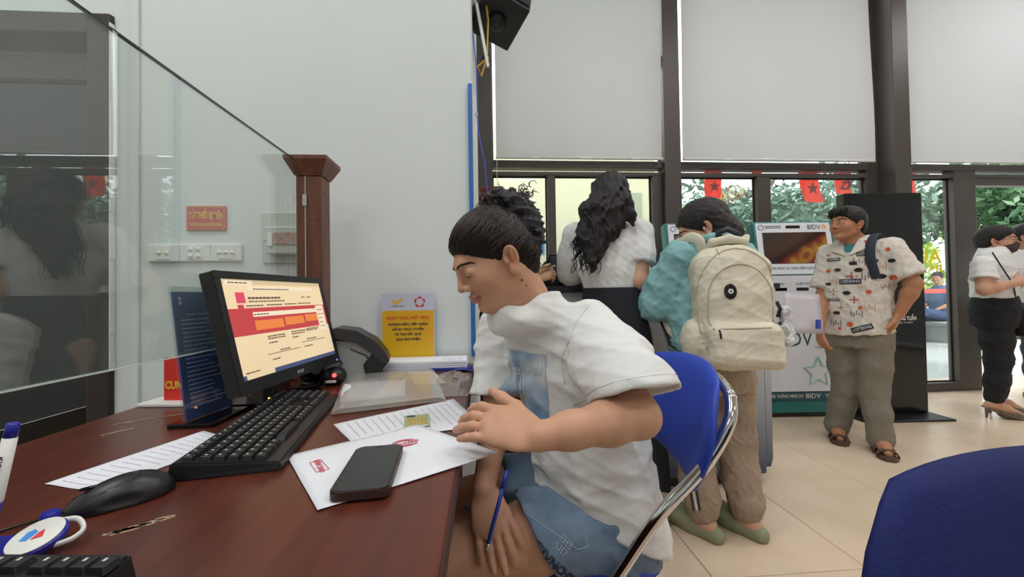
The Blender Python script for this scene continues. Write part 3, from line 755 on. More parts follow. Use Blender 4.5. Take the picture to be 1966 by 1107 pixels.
# acrylic blue information sign
bs = empty('information_stand', (-.650, .958, DZ), label='tall blue information sheet in a clear acrylic stand behind the glass', cat='sign stand')
d_ = Vector((.018, .125, 0)); BM = frame(Vector((-.009, -.0625, .012)), d_, Vector((-.035, .004, .29)))
bw = d_.length
B().box((-.004, -.004, -.004), (bw+.006, .300, -.0022)).build('acrylic_back', M_pglass, bs, M=BM)
B().box((-.004, -.004, .0022), (bw+.006, .300, .004)).build('acrylic_front', M_pglass, bs, M=BM)
B().box((0, 0, -.002), (bw, .288, .002)).build('blue_sheet', mat('sheet_blue', '1f3a86', .45, c2='2a4a9c', scale=6), bs, M=BM)
M_lt = mat('pale_print', '9db0d8', .6)
text('lettering', 'TRUNG TÂM PHỤC VỤ', .006, BM @ Matrix.Translation((bw*.5, .235, .0024)), M_lt, bs, fit=.07)
r2 = random.Random(9)
for k in range(21): B().box((.014, .222-.0098*k, .002), (.014+bw*r2.uniform(.45, .8), .2245-.0098*k, .0023)).build('print_line', M_lt, bs, M=BM)
B().prism([(.095, .268), (.099, .262), (.103, .266), (.112, .277), (.108, .277), (.102, .270), (.099, .270)], .002, .0024).build('tick_logo', M_white, bs, M=BM)
for q in (.262, .272): B().lathe([(.004, .002), (.004, .0024), (.002, .0025)], 12, Matrix.Translation((.016, q, 0))).build('round_logo', M_lt, bs, M=BM)
B().box((-.05, -.075, -.006), (.045, .055, .004), .002).build('base', M_blackg, bs, M=Matrix.Translation((.01, 0, .006)))
# red desk sign
rs_ = empty('desk_sign', (-.835, 1.10, DZ), math.radians(-6), label='small red desk sign on a white foot behind the blue sheet', cat='desk sign')
B().box((-.075, -.035, 0), (.075, .035, .010), .003).build('foot', M_white, rs_)
B().box((-.03, -.004, .010), (.10, .004, .125), .001).build('plate', mat('bright_red', 'd8261c', .4, var=.05), rs_)
text('lettering', 'CUNG CẤP', .028, frame(Vector((-.026, -.0046, .05)), (1, 0, 0), (0, 0, 1)), M_yel, rs_, align='LEFT', bold=.0012, xs=.8)
# white file box behind monitor
fb_ = empty('white_box', (-.74, 1.25, DZ), label='white box file standing between blue sign and monitor', cat='box')
boxo('body', (-.06, -.07, 0), (.04, .09, .10), M_white, fb_, .003); boxo('lid', (-.063, -.073, .085), (.043, .093, .108), M_white, fb_, .003)

# pen stand with two pens
pb = empty('pen_stand', (-.535, .470, DZ), label='blue and white counter pen base with a round logo disc', cat='pen stand')
M_pb = mat('pen_blue', '23279a', .35, var=.1)
B().prism([(-.05, -.02), (.03, -.02), (.04, .0), (.03, .022), (-.05, .022)], 0, .010, bev=.003).build('base', M_pb, pb)
DMx = xform((.034, .0, .012), (math.radians(22), 0, 0))
B().lathe([(.0225, 0), (.024, .002), (.024, .007), (.022, .009)], 36, DMx).build('rim', M_pb, pb, angle=40)
DMx = DMx @ Matrix.Translation((0, 0, .009))
B().lathe([(.0225, 0), (.0225, .001), (.020, .0014)], 36, DMx).build('disc', M_white, pb, angle=40)
B().prism([(-.010, -.007), (-.003, -.007), (-.001, .004), (-.007, .007), (-.011, .003)], .0015, .002, DMx).build('logo_blue', mat('logo_blue', '3f8fe0', .5), pb)
B().prism([(.0, -.006), (.009, -.002), (.006, .003), (.003, .007), (.001, .003)], .0015, .002, DMx).build('logo_red', mat('logo_redc', 'd83a3a', .5), pb)
for x, y in ((-.022, 0), (.018, .026)): B().lathe([(.0075, 0), (.0085, .002), (.0085, .022), (.007, .024)], 18, Matrix.Translation((x, y, .008))).build('socket', M_pb, pb, angle=40)
B().tube(arcpts0([(.03, .026, .020), (.046, .028, .020), (.062, .018, .014), (.064, .004, .011), (.054, -.006, .010)]), .0024, 8, flat=1.6).build('cord_loop', M_white, pb, smooth=True)
pn = empty('counter_pen', (-.557, .470, DZ+.012), label='white pen with blue ends standing upright in the pen base', cat='pen')
PR = xform((0, 0, 0), (math.radians(-3), math.radians(9), 0))
B().lathe([(.0055, 0), (.0058, .045)], 16, PR).build('grip', M_pb, pn, smooth=True)
B().lathe([(.0058, .045), (.0062, .047), (.0060, .117)], 16, PR).build('barrel', M_white, pn, smooth=True)
B().lathe([(.0058, .117), (.0055, .132), (.0035, .1335)], 16, PR).build('end_cap', M_pb, pn, smooth=True)
text('lettering', 'KIOM', .008, PR @ xform((.001, -.0064, .088), (PI/2, 0, 0)) @ Matrix.Rotation(-PI/2, 4, 'Z'), M_ink, pn)

# things on the wall
sw = empty('switch_plate', (-1.135, 1.6, 1.234), label='row of three white light switch plates on the wall', cat='light switch')
for k, (nx, nz) in enumerate(((2, 1), (2, 2), (3, 1))):
    pl = B().box((-.175+.1167*k+.0005, -.012, -.034), (-.175+.1167*(k+1)-.0005, 0, .034), .003).build('plate', M_white, sw)
    B().box((-.15+.1167*k+.004, -.0145, -.026), (-.085+.1167*k-.001, -.0115, .026), .001).build('insert', M_white, pl)
    for i in range(nx):
        for j in range(nz):
            x = -.1167+.1167*k+(i-(nx-1)/2)*(.029 if nx == 2 else .024); z = (j-(nz-1)/2)*.026
            b_ = B().sphere((x, -.0155, z), .0095, (1, .45, .85), 14).build('rocker', M_white, pl, smooth=True)
sg = empty('wall_sign', (-1.095, 1.6, 1.371), label='red sign with yellow lettering above the light switches', cat='sign')
B().box((-.074, -.008, -.048), (.074, 0, .048), .001).build('plate', M_red, sg)
for lo, hi in (((-.069, -.0092, -.0435), (.069, -.008, -.0425)), ((-.069, -.0092, .0425), (.069, -.008, .0435)), ((-.069, -.0092, -.0425), (-.068, -.008, .0425)), ((.068, -.0092, -.0425), (.069, -.008, .0425))): boxo('border', lo, hi, M_yel, sg)
text('lettering', 'TẮT THIẾT BỊ ĐIỆN', .034, frame((0, -.0086, .010), (1, 0, 0), (0, 0, 1)), M_yel, sg, fit=.124, bold=.0012)
text('lettering', 'TRƯỚC KHI RA KHỎI PHÒNG', .017, frame((0, -.0086, -.026), (1, 0, 0), (0, 0, 1)), M_yel, sg, fit=.124, bold=.0005)
bx = empty('breaker_box', (-.77, 1.6, 1.29), label='pale grey electrical breaker box behind the wooden post', cat='breaker box')
M_bx = mat('breaker_grey', 'bfc6bd', .5, var=.04)
boxo('back_plate', (-.113, -.012, -.1), (.09, 0, .102), M_bx, bx, .003); boxo('cover', (-.08, -.045, -.068), (.09, -.012, .042), M_bx, bx, .006)
boxo('breaker', (-.05, -.0485, -.03), (.08, -.045, .016), mat('breaker_dark', 'a8aaa2', .5, c2='b06a60', scale=60), bx); boxo('lever', (-.07, -.052, -.037), (-.052, -.044, .017), M_white, bx, .002)
for x, z in ((-.1, .04), (-.1, -.005)): B().sphere((x, -.013, z), .005, seg=10).build('screw', M_white, bx)
# blue strip, trunking and cables at the wall corner
tag(boxo('blue_strip', (-.058, 1.585, .80), (-.040, 1.6, 1.93), mat('strip_blue', '2a6ab5', .4, var=.08), bev=.002), 'narrow blue plastic strip fixed along the wall corner', 'strip')
tk = empty('cable_trunking', (-.03, 1.75, 0), label='white plastic cable trunking on the wall corner', cat='trunking')
boxo('channel', (-.014, -.02, .0), (.004, .02, 1.95), M_white, tk, .002)
for z in (1.45, 1.87): B().sphere((.006, -.02, z), .008, seg=8).build('screw', M_chrome, tk)
sk = empty('loudspeaker', (.13, 2.1, 2.75), label='black box loudspeaker hung on the wall corner beside the blinds', cat='loudspeaker')
SKM = xform((0, 0, 0), (math.radians(-12), math.radians(14), math.radians(20)))
B().box((-.12, -.12, -.22), (.13, .16, .20), .008).build('cabinet', M_black, sk, M=SKM)
B().box((-.11, -.128, -.20), (.12, -.121, .19), .003).build('grille', mat('grille_black', '222226', .8, bump=.6, bscale=300), sk, M=SKM)
B().lathe([(.05, 0), (.045, .02), (.02, .03)], 20, xform((0, .02, -.228), (PI, 0, 0))).build('mount_cup', M_black, sk, M=SKM)
bk = B(); bk.tube([(-.12, .05, -.05), (-.05, .03, -.1), (0, 0, -.15)], .018, 8); bk.build('bracket', M_black, sk)
cbx = empty('cable_bundle', (.0, 2.0, 2.5), label='tangle of black and yellow cables under the loudspeaker', cat='cables')
B().tube([(-.02, 0, .2), (.0, .02, 0), (.03, .03, -.15), (0, .02, -.22)], .012, 6).build('black_cable', M_black, cbx)
B().tube([(-.03, -.02, .12), (.02, -.02, .16), (.04, 0, .0), (.03, .0, -.2), (.0, 0, -.3), (-.02, 0, -.25), (.04, 0, -.2)], .005, 6).build('yellow_cable', mat('cable_yellow', 'c9a43a', .5), cbx)
B().tube([(-.035, -.02, .1), (-.02, .0, .08), (.03, 0, -.22), (.035, 0, -.25)], .010, 4).build('conduit', M_white, cbx)
tag(B().tube([at(908, 60, 1.9), at(914, 120, 1.9), at(918, 250, 1.9), at(930, 310, 1.9), at(938, 395, 1.9), at(936, 470, 1.9)], .0035, 6).build('blue_cable', mat('cable_blue', '4a5ac8', .5)), 'thin blue cable hanging down beside the blue strip', 'cable')
# ------------------------------------------------------------------ counter behind the seated woman
M_ctop = mat('counter_top', '23242a', .35, var=.1)
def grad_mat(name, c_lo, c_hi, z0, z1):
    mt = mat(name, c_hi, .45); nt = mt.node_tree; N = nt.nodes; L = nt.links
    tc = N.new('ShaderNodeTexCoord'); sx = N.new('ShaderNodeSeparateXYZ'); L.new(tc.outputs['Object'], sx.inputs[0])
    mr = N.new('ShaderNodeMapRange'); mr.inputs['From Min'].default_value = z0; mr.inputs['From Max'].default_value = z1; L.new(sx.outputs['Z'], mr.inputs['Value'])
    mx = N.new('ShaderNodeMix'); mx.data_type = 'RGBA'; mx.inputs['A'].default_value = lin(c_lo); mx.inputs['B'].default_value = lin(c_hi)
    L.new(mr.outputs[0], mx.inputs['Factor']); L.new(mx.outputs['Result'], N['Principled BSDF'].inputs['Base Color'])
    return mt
M_cp = grad_mat('counter_fade', '4a5468', 'c9cccf', .1, .8)       # panel colour fades from pale at the top to slate below
ct = empty('reception_counter', (.85, 2.22, 0), label='pale grey reception counter with a black top, turning slate towards the foot', cat='counter')
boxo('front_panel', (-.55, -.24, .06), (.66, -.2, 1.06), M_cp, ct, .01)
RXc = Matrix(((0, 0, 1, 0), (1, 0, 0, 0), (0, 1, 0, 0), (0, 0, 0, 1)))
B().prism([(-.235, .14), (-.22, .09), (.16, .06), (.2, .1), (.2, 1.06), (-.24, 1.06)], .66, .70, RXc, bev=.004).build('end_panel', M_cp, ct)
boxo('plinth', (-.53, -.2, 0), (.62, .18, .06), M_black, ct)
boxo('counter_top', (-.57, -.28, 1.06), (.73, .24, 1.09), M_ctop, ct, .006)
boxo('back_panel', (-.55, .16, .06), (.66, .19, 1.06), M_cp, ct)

# ------------------------------------------------------------------ information kiosks
M_kw = mat('kiosk_white', 'dfe3ea', .4, var=.03); M_teal = mat('kiosk_teal', '1f7474', .4, var=.08); M_tdk = mat('kiosk_dark_teal', '1d4e54', .45, var=.06); M_or = mat('kiosk_orange', 'f0a63a', .5)
M_screen = mat('screen_glass', '2a2628', .06, var=.1, spec=1.0)
def kiosk(loc, rz, label):
    k = empty('kiosk', loc, rz, label=label, cat='kiosk', group='white and teal bank kiosks')
    B().box((-.35, .02, .0), (.35, .36, .04), .006).build('foot', M_black, k)
    B().box((-.335, .0, .04), (.335, .34, .14), .006).build('base', M_teal, k)
    B().box((-.33, .005, .14), (.33, .34, 1.17), .004).build('cabinet', M_teal, k)
    p = B().box((-.315, -.006, .215), (.315, .006, 1.17), .002).build('front_panel', M_kw, k)
    s_ = B().box((-.325, -.008, .14), (.325, .006, .212), .001).build('slogan_strip', M_tdk, k)
    text('lettering', 'KIOSK THÔNG MINH DO', .04, frame((-.30, -.0085, .178), (1, 0, 0), (0, 0, 1)), M_white, s_, align='LEFT', fit=.30)
    text('lettering', 'BIDV', .055, frame((.02, -.0085, .178), (1, 0, 0), (0, 0, 1)), M_white, s_, align='LEFT', fit=.12)
    text('lettering', 'TÀI TRỢ', .04, frame((.18, -.0085, .178), (1, 0, 0), (0, 0, 1)), M_white, s_, align='LEFT', fit=.11)
    text('lettering', 'BIDV', .17, frame((-.22, -.0065, .64), (1, 0, 0), (0, 0, 1)), M_tdk, p, align='LEFT', fit=.30)
    text('lettering', 'CHUNG TAY', .028, frame((.11, -.0065, .575), (1, 0, 0), (0, 0, 1)), M_tdk, p, align='LEFT')
    for q in range(5):
        a = 2*PI*q/5+PI/2
        B().sphere((.17+.036*math.cos(a), -.007, .64+.036*math.sin(a)), .02, (1, .12, 1), 10).build('flower_petal', M_or, p)
    st = []
    for j in range(11):
        r_ = .125 if j % 2 == 0 else .06; a = PI/2+PI*j/5; st.append((.13+r_*math.cos(a), -.0075, .375+r_*math.sin(a)))
    B().tube(st, .007, 6).build('star_outline', mat('pale_teal', '9fd0c6', .5), p)
    # sloping head with the screen
    hd = Matrix.Translation((0, 0, 1.17)) @ Euler((math.radians(-9), 0, 0)).to_matrix().to_4x4()
    h = B().box((-.335, 0, 0), (.335, .10, .47), .01).build('head', M_teal, k, M=hd)
    f = B().box((-.315, -.006, .01), (.315, .004, .455), .003).build('head_panel', M_kw, k, M=hd)
    B().box((-.27, -.009, .10), (.27, -.004, .37), .002).build('screen', M_screen, f, M=hd)
    B().box((-.06, -.008, .405), (.06, -.005, .43), .001).build('camera_slot', M_blackg, f, M=hd)
    text('lettering', 'BIDV', .06, hd @ frame((.12, -.0072, .412), (1, 0, 0), (0, 0, 1)), M_tdk, f, align='LEFT', fit=.11)
    for q in range(5):
        a = 2*PI*q/5+PI/2
        B().sphere((.262+.014*math.cos(a), -.0072, .415+.014*math.sin(a)), .008, (1, .12, 1), 8).build('flower_petal', M_or, f, M=hd)
    B().tube([(-.27+.022*math.cos(2*PI*j/16), -.0072, .415+.022*math.sin(2*PI*j/16)) for j in range(17)], .003, 5).build('round_emblem', mat('emblem_violet', '6a78a8', .5), f, M=hd)
    for q in range(2): B().box((-.235, -.0075, .408+.014*q), (-.10, -.0055, .414+.014*q)).build('print_line', M_tdk, f, M=hd)
    text('lettering', 'KIOSK PHỤC VỤ THỰC HIỆN DỊCH VỤ CÔNG', .03, hd @ frame((0, -.0072, .06), (1, 0, 0), (0, 0, 1)), M_tdk, f, fit=.50)
    for q, (x, w_) in enumerate(((-.17, .12), (.02, .10), (.20, .12))):
        boxo('slot', (x-w_/2, -.0085, 1.045), (x+w_/2, -.005, 1.07), M_blackg, p, .001)
        text('lettering', ('NHẬN', 'QUÉT MÃ', 'IN')[q], .026, frame((x, -.0068, 1.10), (1, 0, 0), (0, 0, 1)), M_tdk, p)
    return k
k_a = kiosk((2.60, 2.99, 0), math.radians(-4), 'white and teal bank kiosk with a tilted screen, beside the patterned shirt man')
k_b = copy_tree(k_a); k_b.location = (1.86, 3.04, 0); k_b['label'] = 'white and teal bank kiosk mostly hidden behind the cream backpack'

# lit sign board high on the right-hand wall (seen mirrored in the kiosk screens)
lb_ = empty('led_sign_board', (7.495, -3.0, 3.25), label='lit red sign board high on the side wall, mirrored in the kiosk screens', cat='sign board')
boxo('frame', (-.05, -1.9, 0), (0, 1.9, 1.1), M_alu, lb_, .01)
boxo('red_panel', (-.058, -1.8, .45), (-.05, 1.8, 1.0), em('led_panel_red', 'b02838', 2.2), lb_); boxo('grey_panel', (-.058, -1.8, .1), (-.05, 1.8, .45), em('led_panel_grey', '8a8a90', 1.2), lb_)
text('lettering', 'SỐ HÓA', .5, frame((-.06, 0, .72), (0, -1, 0), (0, 0, 1)), em('led_yellow', 'f0d040', 4), lb_, fit=2.6); text('lettering', 'TRUNG TÂM', .3, frame((-.06, 0, .27), (0, -1, 0), (0, 0, 1)), M_black, lb_, fit=2.6)
# black display totem
ld = empty('display_totem', (3.33, 2.98, 0), math.radians(-3), label='tall black display totem with a dark glossy screen behind the man', cat='display')
boxo('base_plate', (-.36, -.20, 0), (.36, .20, .018), M_black, ld, .006)
boxo('housing', (-.33, -.03, .018), (.33, .06, 1.85), M_blackg, ld, .012)
boxo('screen', (-.295, -.035, .45), (.295, -.029, 1.78), mat('totem_glass', '0d0f11', .07, var=.1), ld, .002)
boxo('lower_panel', (-.30, -.034, .06), (.30, -.029, .42), M_blackg, ld, .002)
text('lettering', 'HOÀNG TUẤN', .045, frame((.14, -.0352, .80), (1, 0, 0), (0, 0, 1)), M_white, ld, fit=.20, bold=.001)
text('lettering', 'NỘI THẤT', .016, frame((.14, -.0352, .765), (1, 0, 0), (0, 0, 1)), M_white, ld, fit=.14)
# black cloth at the counter end
bc = empty('black_coat', (1.605, 2.1, 1.075), label='long black coat hanging at the end of the counter beside the backpack', cat='coat')
B().grid(8, 12, lambda u, v: (-.04+.10*(u-.3)*(.5+.7*v)+.02, -.04+.09*u+.01*math.sin(9*u), -.62*v-.2)).build('cloth', mat('coat_black', '101014', .85, var=.2), bc, smooth=True, solid=.012)
B().tube([(.0, .02, 0), (.0, .0, -.1), (0, 0, -.22)], .006, 6).build('loop', M_black, bc)

# ------------------------------------------------------------------ blue folding chairs
def arcpts(P, n=8):
    """Catmull-Rom through the points"""
    P = [Vector(p) for p in P]; out = []
    for i in range(len(P)-1):
        a = P[max(i-1, 0)]; b = P[i]; c = P[i+1]; d = P[min(i+2, len(P)-1)]
        for k in range(n):
            t = k/n; out.append(.5*((2*b)+(c-a)*t+(2*a-5*b+4*c-d)*t*t+(3*b-a-3*c+d)*t**3))
    out.append(P[-1]); return out
def folding_chair(loc, rz, label, M_blue=M_blue, pw=.228, ty=.212):
    """local: sitter faces -X, backrest at +X, width along Y"""
    c = empty('folding_chair', loc, rz, label=label, cat='chair', group='blue folding chairs with chrome frames')
    HW = .205
    # backrest pad: curved panel
    def pad(u, v, off):
        a, b = 2*u-1, 2*v-1; y = a*math.sqrt(1-.34*b*b)*pw*1.09; b2 = b*math.sqrt(1-.34*a*a)*1.12; z = .7575+.1125*b2; cu = 1-min(1, abs(y/pw))**2
        return (.225+.045*cu+.03*b2+off, y, z-.03*(y/pw)**2*(1-b2)*.5)
    q = B(); n, mm = 20, 12
    V0 = [[q.bm.verts.new(pad(i/n, j/mm, -.016*(1-(abs(2*i/n-1))**6)*(1-abs(2*j/mm-1)**6)-.004)) for j in range(mm+1)] for i in range(n+1)]
    V1 = [[q.bm.verts.new(pad(i/n, j/mm, .012*(1-(abs(2*i/n-1))**6)*(1-abs(2*j/mm-1)**6)+.004)) for j in range(mm+1)] for i in range(n+1)]
    for i in range(n):
        for j in range(mm):
            q.bm.faces.new((V0[i][j], V0[i+1][j], V0[i+1][j+1], V0[i][j+1])); q.bm.faces.new((V1[i][j], V1[i][j+1], V1[i+1][j+1], V1[i+1][j]))
    for i in range(n):
        q.bm.faces.new((V0[i][0], V1[i][0], V1[i+1][0], V0[i+1][0])); q.bm.faces.new((V0[i][mm], V0[i+1][mm], V1[i+1][mm], V1[i][mm]))
    for j in range(mm):
        q.bm.faces.new((V0[0][j], V0[0][j+1], V1[0][j+1], V1[0][j])); q.bm.faces.new((V0[n][j], V1[n][j], V1[n][j+1], V0[n][j+1]))
    q.build('backrest', M_blue, c, smooth=True)
    def seat(x, y): return (x, y)
    poly = []
    for k in range(32):
        a = 2*PI*k/32; ca, sa = math.cos(a), math.sin(a)
        poly.append((-.02+.20*abs(ca)**.55*(1 if ca > 0 else -1), .20*abs(sa)**.6*(1 if sa > 0 else -1)*(1-.06*(ca > 0))))
    B().prism(poly, .425, .462, bev=.012).build('seat', M_blue, c, angle=50)
    B().prism([(x*1.01, y*1.01) for x, y in poly], .418, .427).build('seat_rim', M_chrome, c)
    for s in (-1, 1):
        # back leg + back upright in one tube: from front foot up to the backrest
        fr_ = arcpts([(-.24, s*.225, .012), (-.05, s*.225, .33), (.045, s*.225, .48), (.13, s*.225, .60), (.225, s*(ty+.010), .70), (.278, s*ty, .78), (.296, s*(ty-.027), .826)])
        B().tube(fr_, .0125, 12).build('leg', M_chrome, c, smooth=True)
        B().tube([(.25, s*.19, .012), (.10, s*.20, .25), (-.02, s*.205, .42)], .011, 12).build('leg', M_chrome, c, smooth=True)
        B().box((-.03, -.004, -.02), (.07, .004, .02), .003).build('hinge_plate', M_chrome, c, M=xform((.05, s*.212, .43), (0, math.radians(35), 0)))
        B().lathe([(.009, 0), (.009, .004), (.006, .006)], 12, xform((.028, s*.238, .455), (s*PI/2*-1, 0, 0))).build('rivet', M_chrome, c)
        B().tube([(-.243, s*.225, .0), (-.235, s*.225, .03)], .015, 10).build('foot_cap', M_black, c); B().tube([(.255, s*.19, .0), (.24, s*.19, .03)], .014, 10).build('foot_cap', M_black, c)
    B().tube(arcpts([(.296, -.185, .826), (.314, -.10, .842), (.320, 0, .845), (.314, .10, .842), (.296, .185, .826)]), .0125, 12).build('top_rail', M_chrome, c, smooth=True)
    B().tube([(-.18, -.225, .10), (-.18, .225, .10)], .009, 8).build('cross_bar', M_chrome, c); B().tube([(.20, -.19, .09), (.20, .19, .09)], .009, 8).build('cross_bar', M_chrome, c)
    return c
ch1 = folding_chair((.245, 1.0, 0), math.radians(-6), 'blue folding chair with chrome frame under the seated woman')
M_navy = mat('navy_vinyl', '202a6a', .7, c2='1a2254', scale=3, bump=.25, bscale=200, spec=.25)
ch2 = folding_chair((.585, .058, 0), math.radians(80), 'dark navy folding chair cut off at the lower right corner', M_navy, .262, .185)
# ------------------------------------------------------------------ figures: smooth-union solids meshed with surface nets
def V3(p): return np.array([p[0], p[1], p[2]], dtype=np.float64)
def smin(a, b, k):
    h = np.clip(.5+.5*(b-a)/k, 0, 1); return b+(a-b)*h-k*h*(1-h)
class Solid:
    def __init__(s, k=.02): s.P = []; s.k = k; s.cuts = []; s.disps = []; s.T = np.eye(4); s.sc = 1.0
    def _p(s, p): return (s.T @ np.array([p[0], p[1], p[2], 1.0]))[:3]
    def cap(s, a, b, ra, rb, k=None, op=1):
        a, b = s._p(a), s._p(b); ra *= s.sc; rb *= s.sc; r = max(ra, rb)
        def f(X, Y, Z):
            d = b-a; l2 = max(d@d, 1e-12); t = np.clip(((X-a[0])*d[0]+(Y-a[1])*d[1]+(Z-a[2])*d[2])/l2, 0, 1)
            return np.sqrt((X-a[0]-t*d[0])**2+(Y-a[1]-t*d[1])**2+(Z-a[2]-t*d[2])**2)-(ra+(rb-ra)*t)
        s.P.append((f, np.minimum(a, b)-r, np.maximum(a, b)+r, s.k*1.0 if k is None else k, op)); return s
    def chain(s, pts, k=None):
        for p, q in zip(pts[:-1], pts[1:]): s.cap(p[:3], q[:3], p[3], q[3], k)
        return s
    def ell(s, c, r, R=None, k=None, op=1):
        c = s._p(c); Rm = s.T[:3, :3]/s.sc
        if R is not None: Rm = Rm @ np.array(R)
        r = np.array(r)*s.sc; ext = np.sqrt((Rm**2) @ (r**2))
        def f(X, Y, Z):
            dx, dy, dz = X-c[0], Y-c[1], Z-c[2]
            q = [(Rm[0, i]*dx+Rm[1, i]*dy+Rm[2, i]*dz) for i in range(3)]
            n0 = np.sqrt((q[0]/r[0])**2+(q[1]/r[1])**2+(q[2]/r[2])**2); n1 = np.sqrt((q[0]/r[0]**2)**2+(q[1]/r[1]**2)**2+(q[2]/r[2]**2)**2)
            return n0*(n0-1)/np.maximum(n1, 1e-6)
        s.P.append((f, c-ext, c+ext, s.k if k is None else k, op)); return s
    def ball(s, c, r, k=None, op=1): return s.ell(c, (r, r, r), None, k, op)
    def loft(s, xa, ya, secs, k=None, op=1):
        """world-Z stack of ellipses: (z, cx, cy, rx, ry) with horizontal axes xa, ya"""
        A = np.array(secs, dtype=float); A = A[np.argsort(A[:, 0])]; xa = np.array(xa)/np.linalg.norm(xa); ya = np.array(ya)/np.linalg.norm(ya)
        m_ = max(A[:, 3].max(), A[:, 4].max())
        lo = np.array([A[:, 1].min()-m_, A[:, 2].min()-m_, A[0, 0]]); hi = np.array([A[:, 1].max()+m_, A[:, 2].max()+m_, A[-1, 0]])
        zf = np.linspace(A[0, 0], A[-1, 0], 80); w = 7
        Fi = []
        for j in range(1, 5):
            v = np.interp(zf, A[:, 0], A[:, j]); vp = np.pad(v, w, mode='edge'); kk = np.hanning(2*w+1); Fi.append(np.convolve(vp, kk/kk.sum(), 'valid'))
        def f(X, Y, Z):
            z1 = Z[0, 0, :]; cx, cy, rx, ry = [np.interp(z1, zf, q)[None, None, :] for q in Fi]
            dx, dy = X-cx, Y-cy; u = (dx*xa[0]+dy*xa[1])/rx; v = (dx*ya[0]+dy*ya[1])/ry
            d = (np.sqrt(u*u+v*v)-1)*np.minimum(rx, ry)
            return np.maximum(d, np.maximum(A[0, 0]-Z, Z-A[-1, 0]))
        s.P.append((f, lo, hi, s.k if k is None else k, op)); return s
    def box(s, c, h, R=None, rd=.01, k=None, op=1):
        c = s._p(c); Rm = s.T[:3, :3]/s.sc
        if R is not None: Rm = Rm @ np.array(R)
        h = np.array(h)*s.sc; ext = np.abs(Rm) @ h
        def f(X, Y, Z):
            dx, dy, dz = X-c[0], Y-c[1], Z-c[2]
            q = [np.abs(Rm[0, i]*dx+Rm[1, i]*dy+Rm[2, i]*dz)-h[i]+rd for i in range(3)]
            return np.sqrt(np.maximum(q[0], 0)**2+np.maximum(q[1], 0)**2+np.maximum(q[2], 0)**2)+np.minimum(np.maximum(q[0], np.maximum(q[1], q[2])), 0)-rd
        s.P.append((f, c-ext, c+ext, s.k if k is None else k, op)); return s
    def cut(s, p, n, k=.004):
        """keep the side the normal points away from"""
        n = np.array(n, dtype=float); n /= np.linalg.norm(n); s.cuts.append((V3(p), n, k)); return s
    def disp(s, f): s.disps.append(f); return s
    def mesh(s, name, vox, colfn=None, off=(0, 0, 0)):
        lo = np.min([p[1] for p in s.P if p[4] > 0], axis=0)-3*vox; hi = np.max([p[2] for p in s.P if p[4] > 0], axis=0)+3*vox
        n = np.ceil((hi-lo)/vox).astype(int)+1
        ax = [lo[i]+vox*np.arange(n[i]) for i in range(3)]
        D = np.full(n, .05, dtype=np.float32)
        for f, l, h, k, op in s.P:
            m_ = k+3*vox+.004
            i0 = np.clip(((l-m_-lo)/vox).astype(int), 0, n-1); i1 = np.clip(((h+m_-lo)/vox).astype(int)+2, 1, n)
            sl = tuple(slice(a, b) for a, b in zip(i0, i1))
            if any(b <= a for a, b in zip(i0, i1)): continue
            X, Y, Z = ax[0][sl[0]][:, None, None], ax[1][sl[1]][None, :, None], ax[2][sl[2]][None, None, :]
            d = f(X, Y, Z)
            if op > 0: D[sl] = smin(D[sl], np.minimum(d, .05+k), max(k, 1e-4))
            else: D[sl] = -smin(-D[sl], d, max(k, 1e-4))
        X, Y, Z = ax[0][:, None, None], ax[1][None, :, None], ax[2][None, None, :]
        for p, nn, k in s.cuts:
            d = ((X-p[0])*nn[0]+(Y-p[1])*nn[1]+(Z-p[2])*nn[2]).astype(np.float32)
            D = -smin(-D, -d, max(k, 1e-4))
        if s.disps:
            I = np.nonzero(np.abs(D) < .03); px, py, pz = ax[0][I[0]], ax[1][I[1]], ax[2][I[2]]
            for f in s.disps: D[I] += f(px, py, pz).astype(np.float32)
        return nets(name, D, lo, vox, colfn, off)
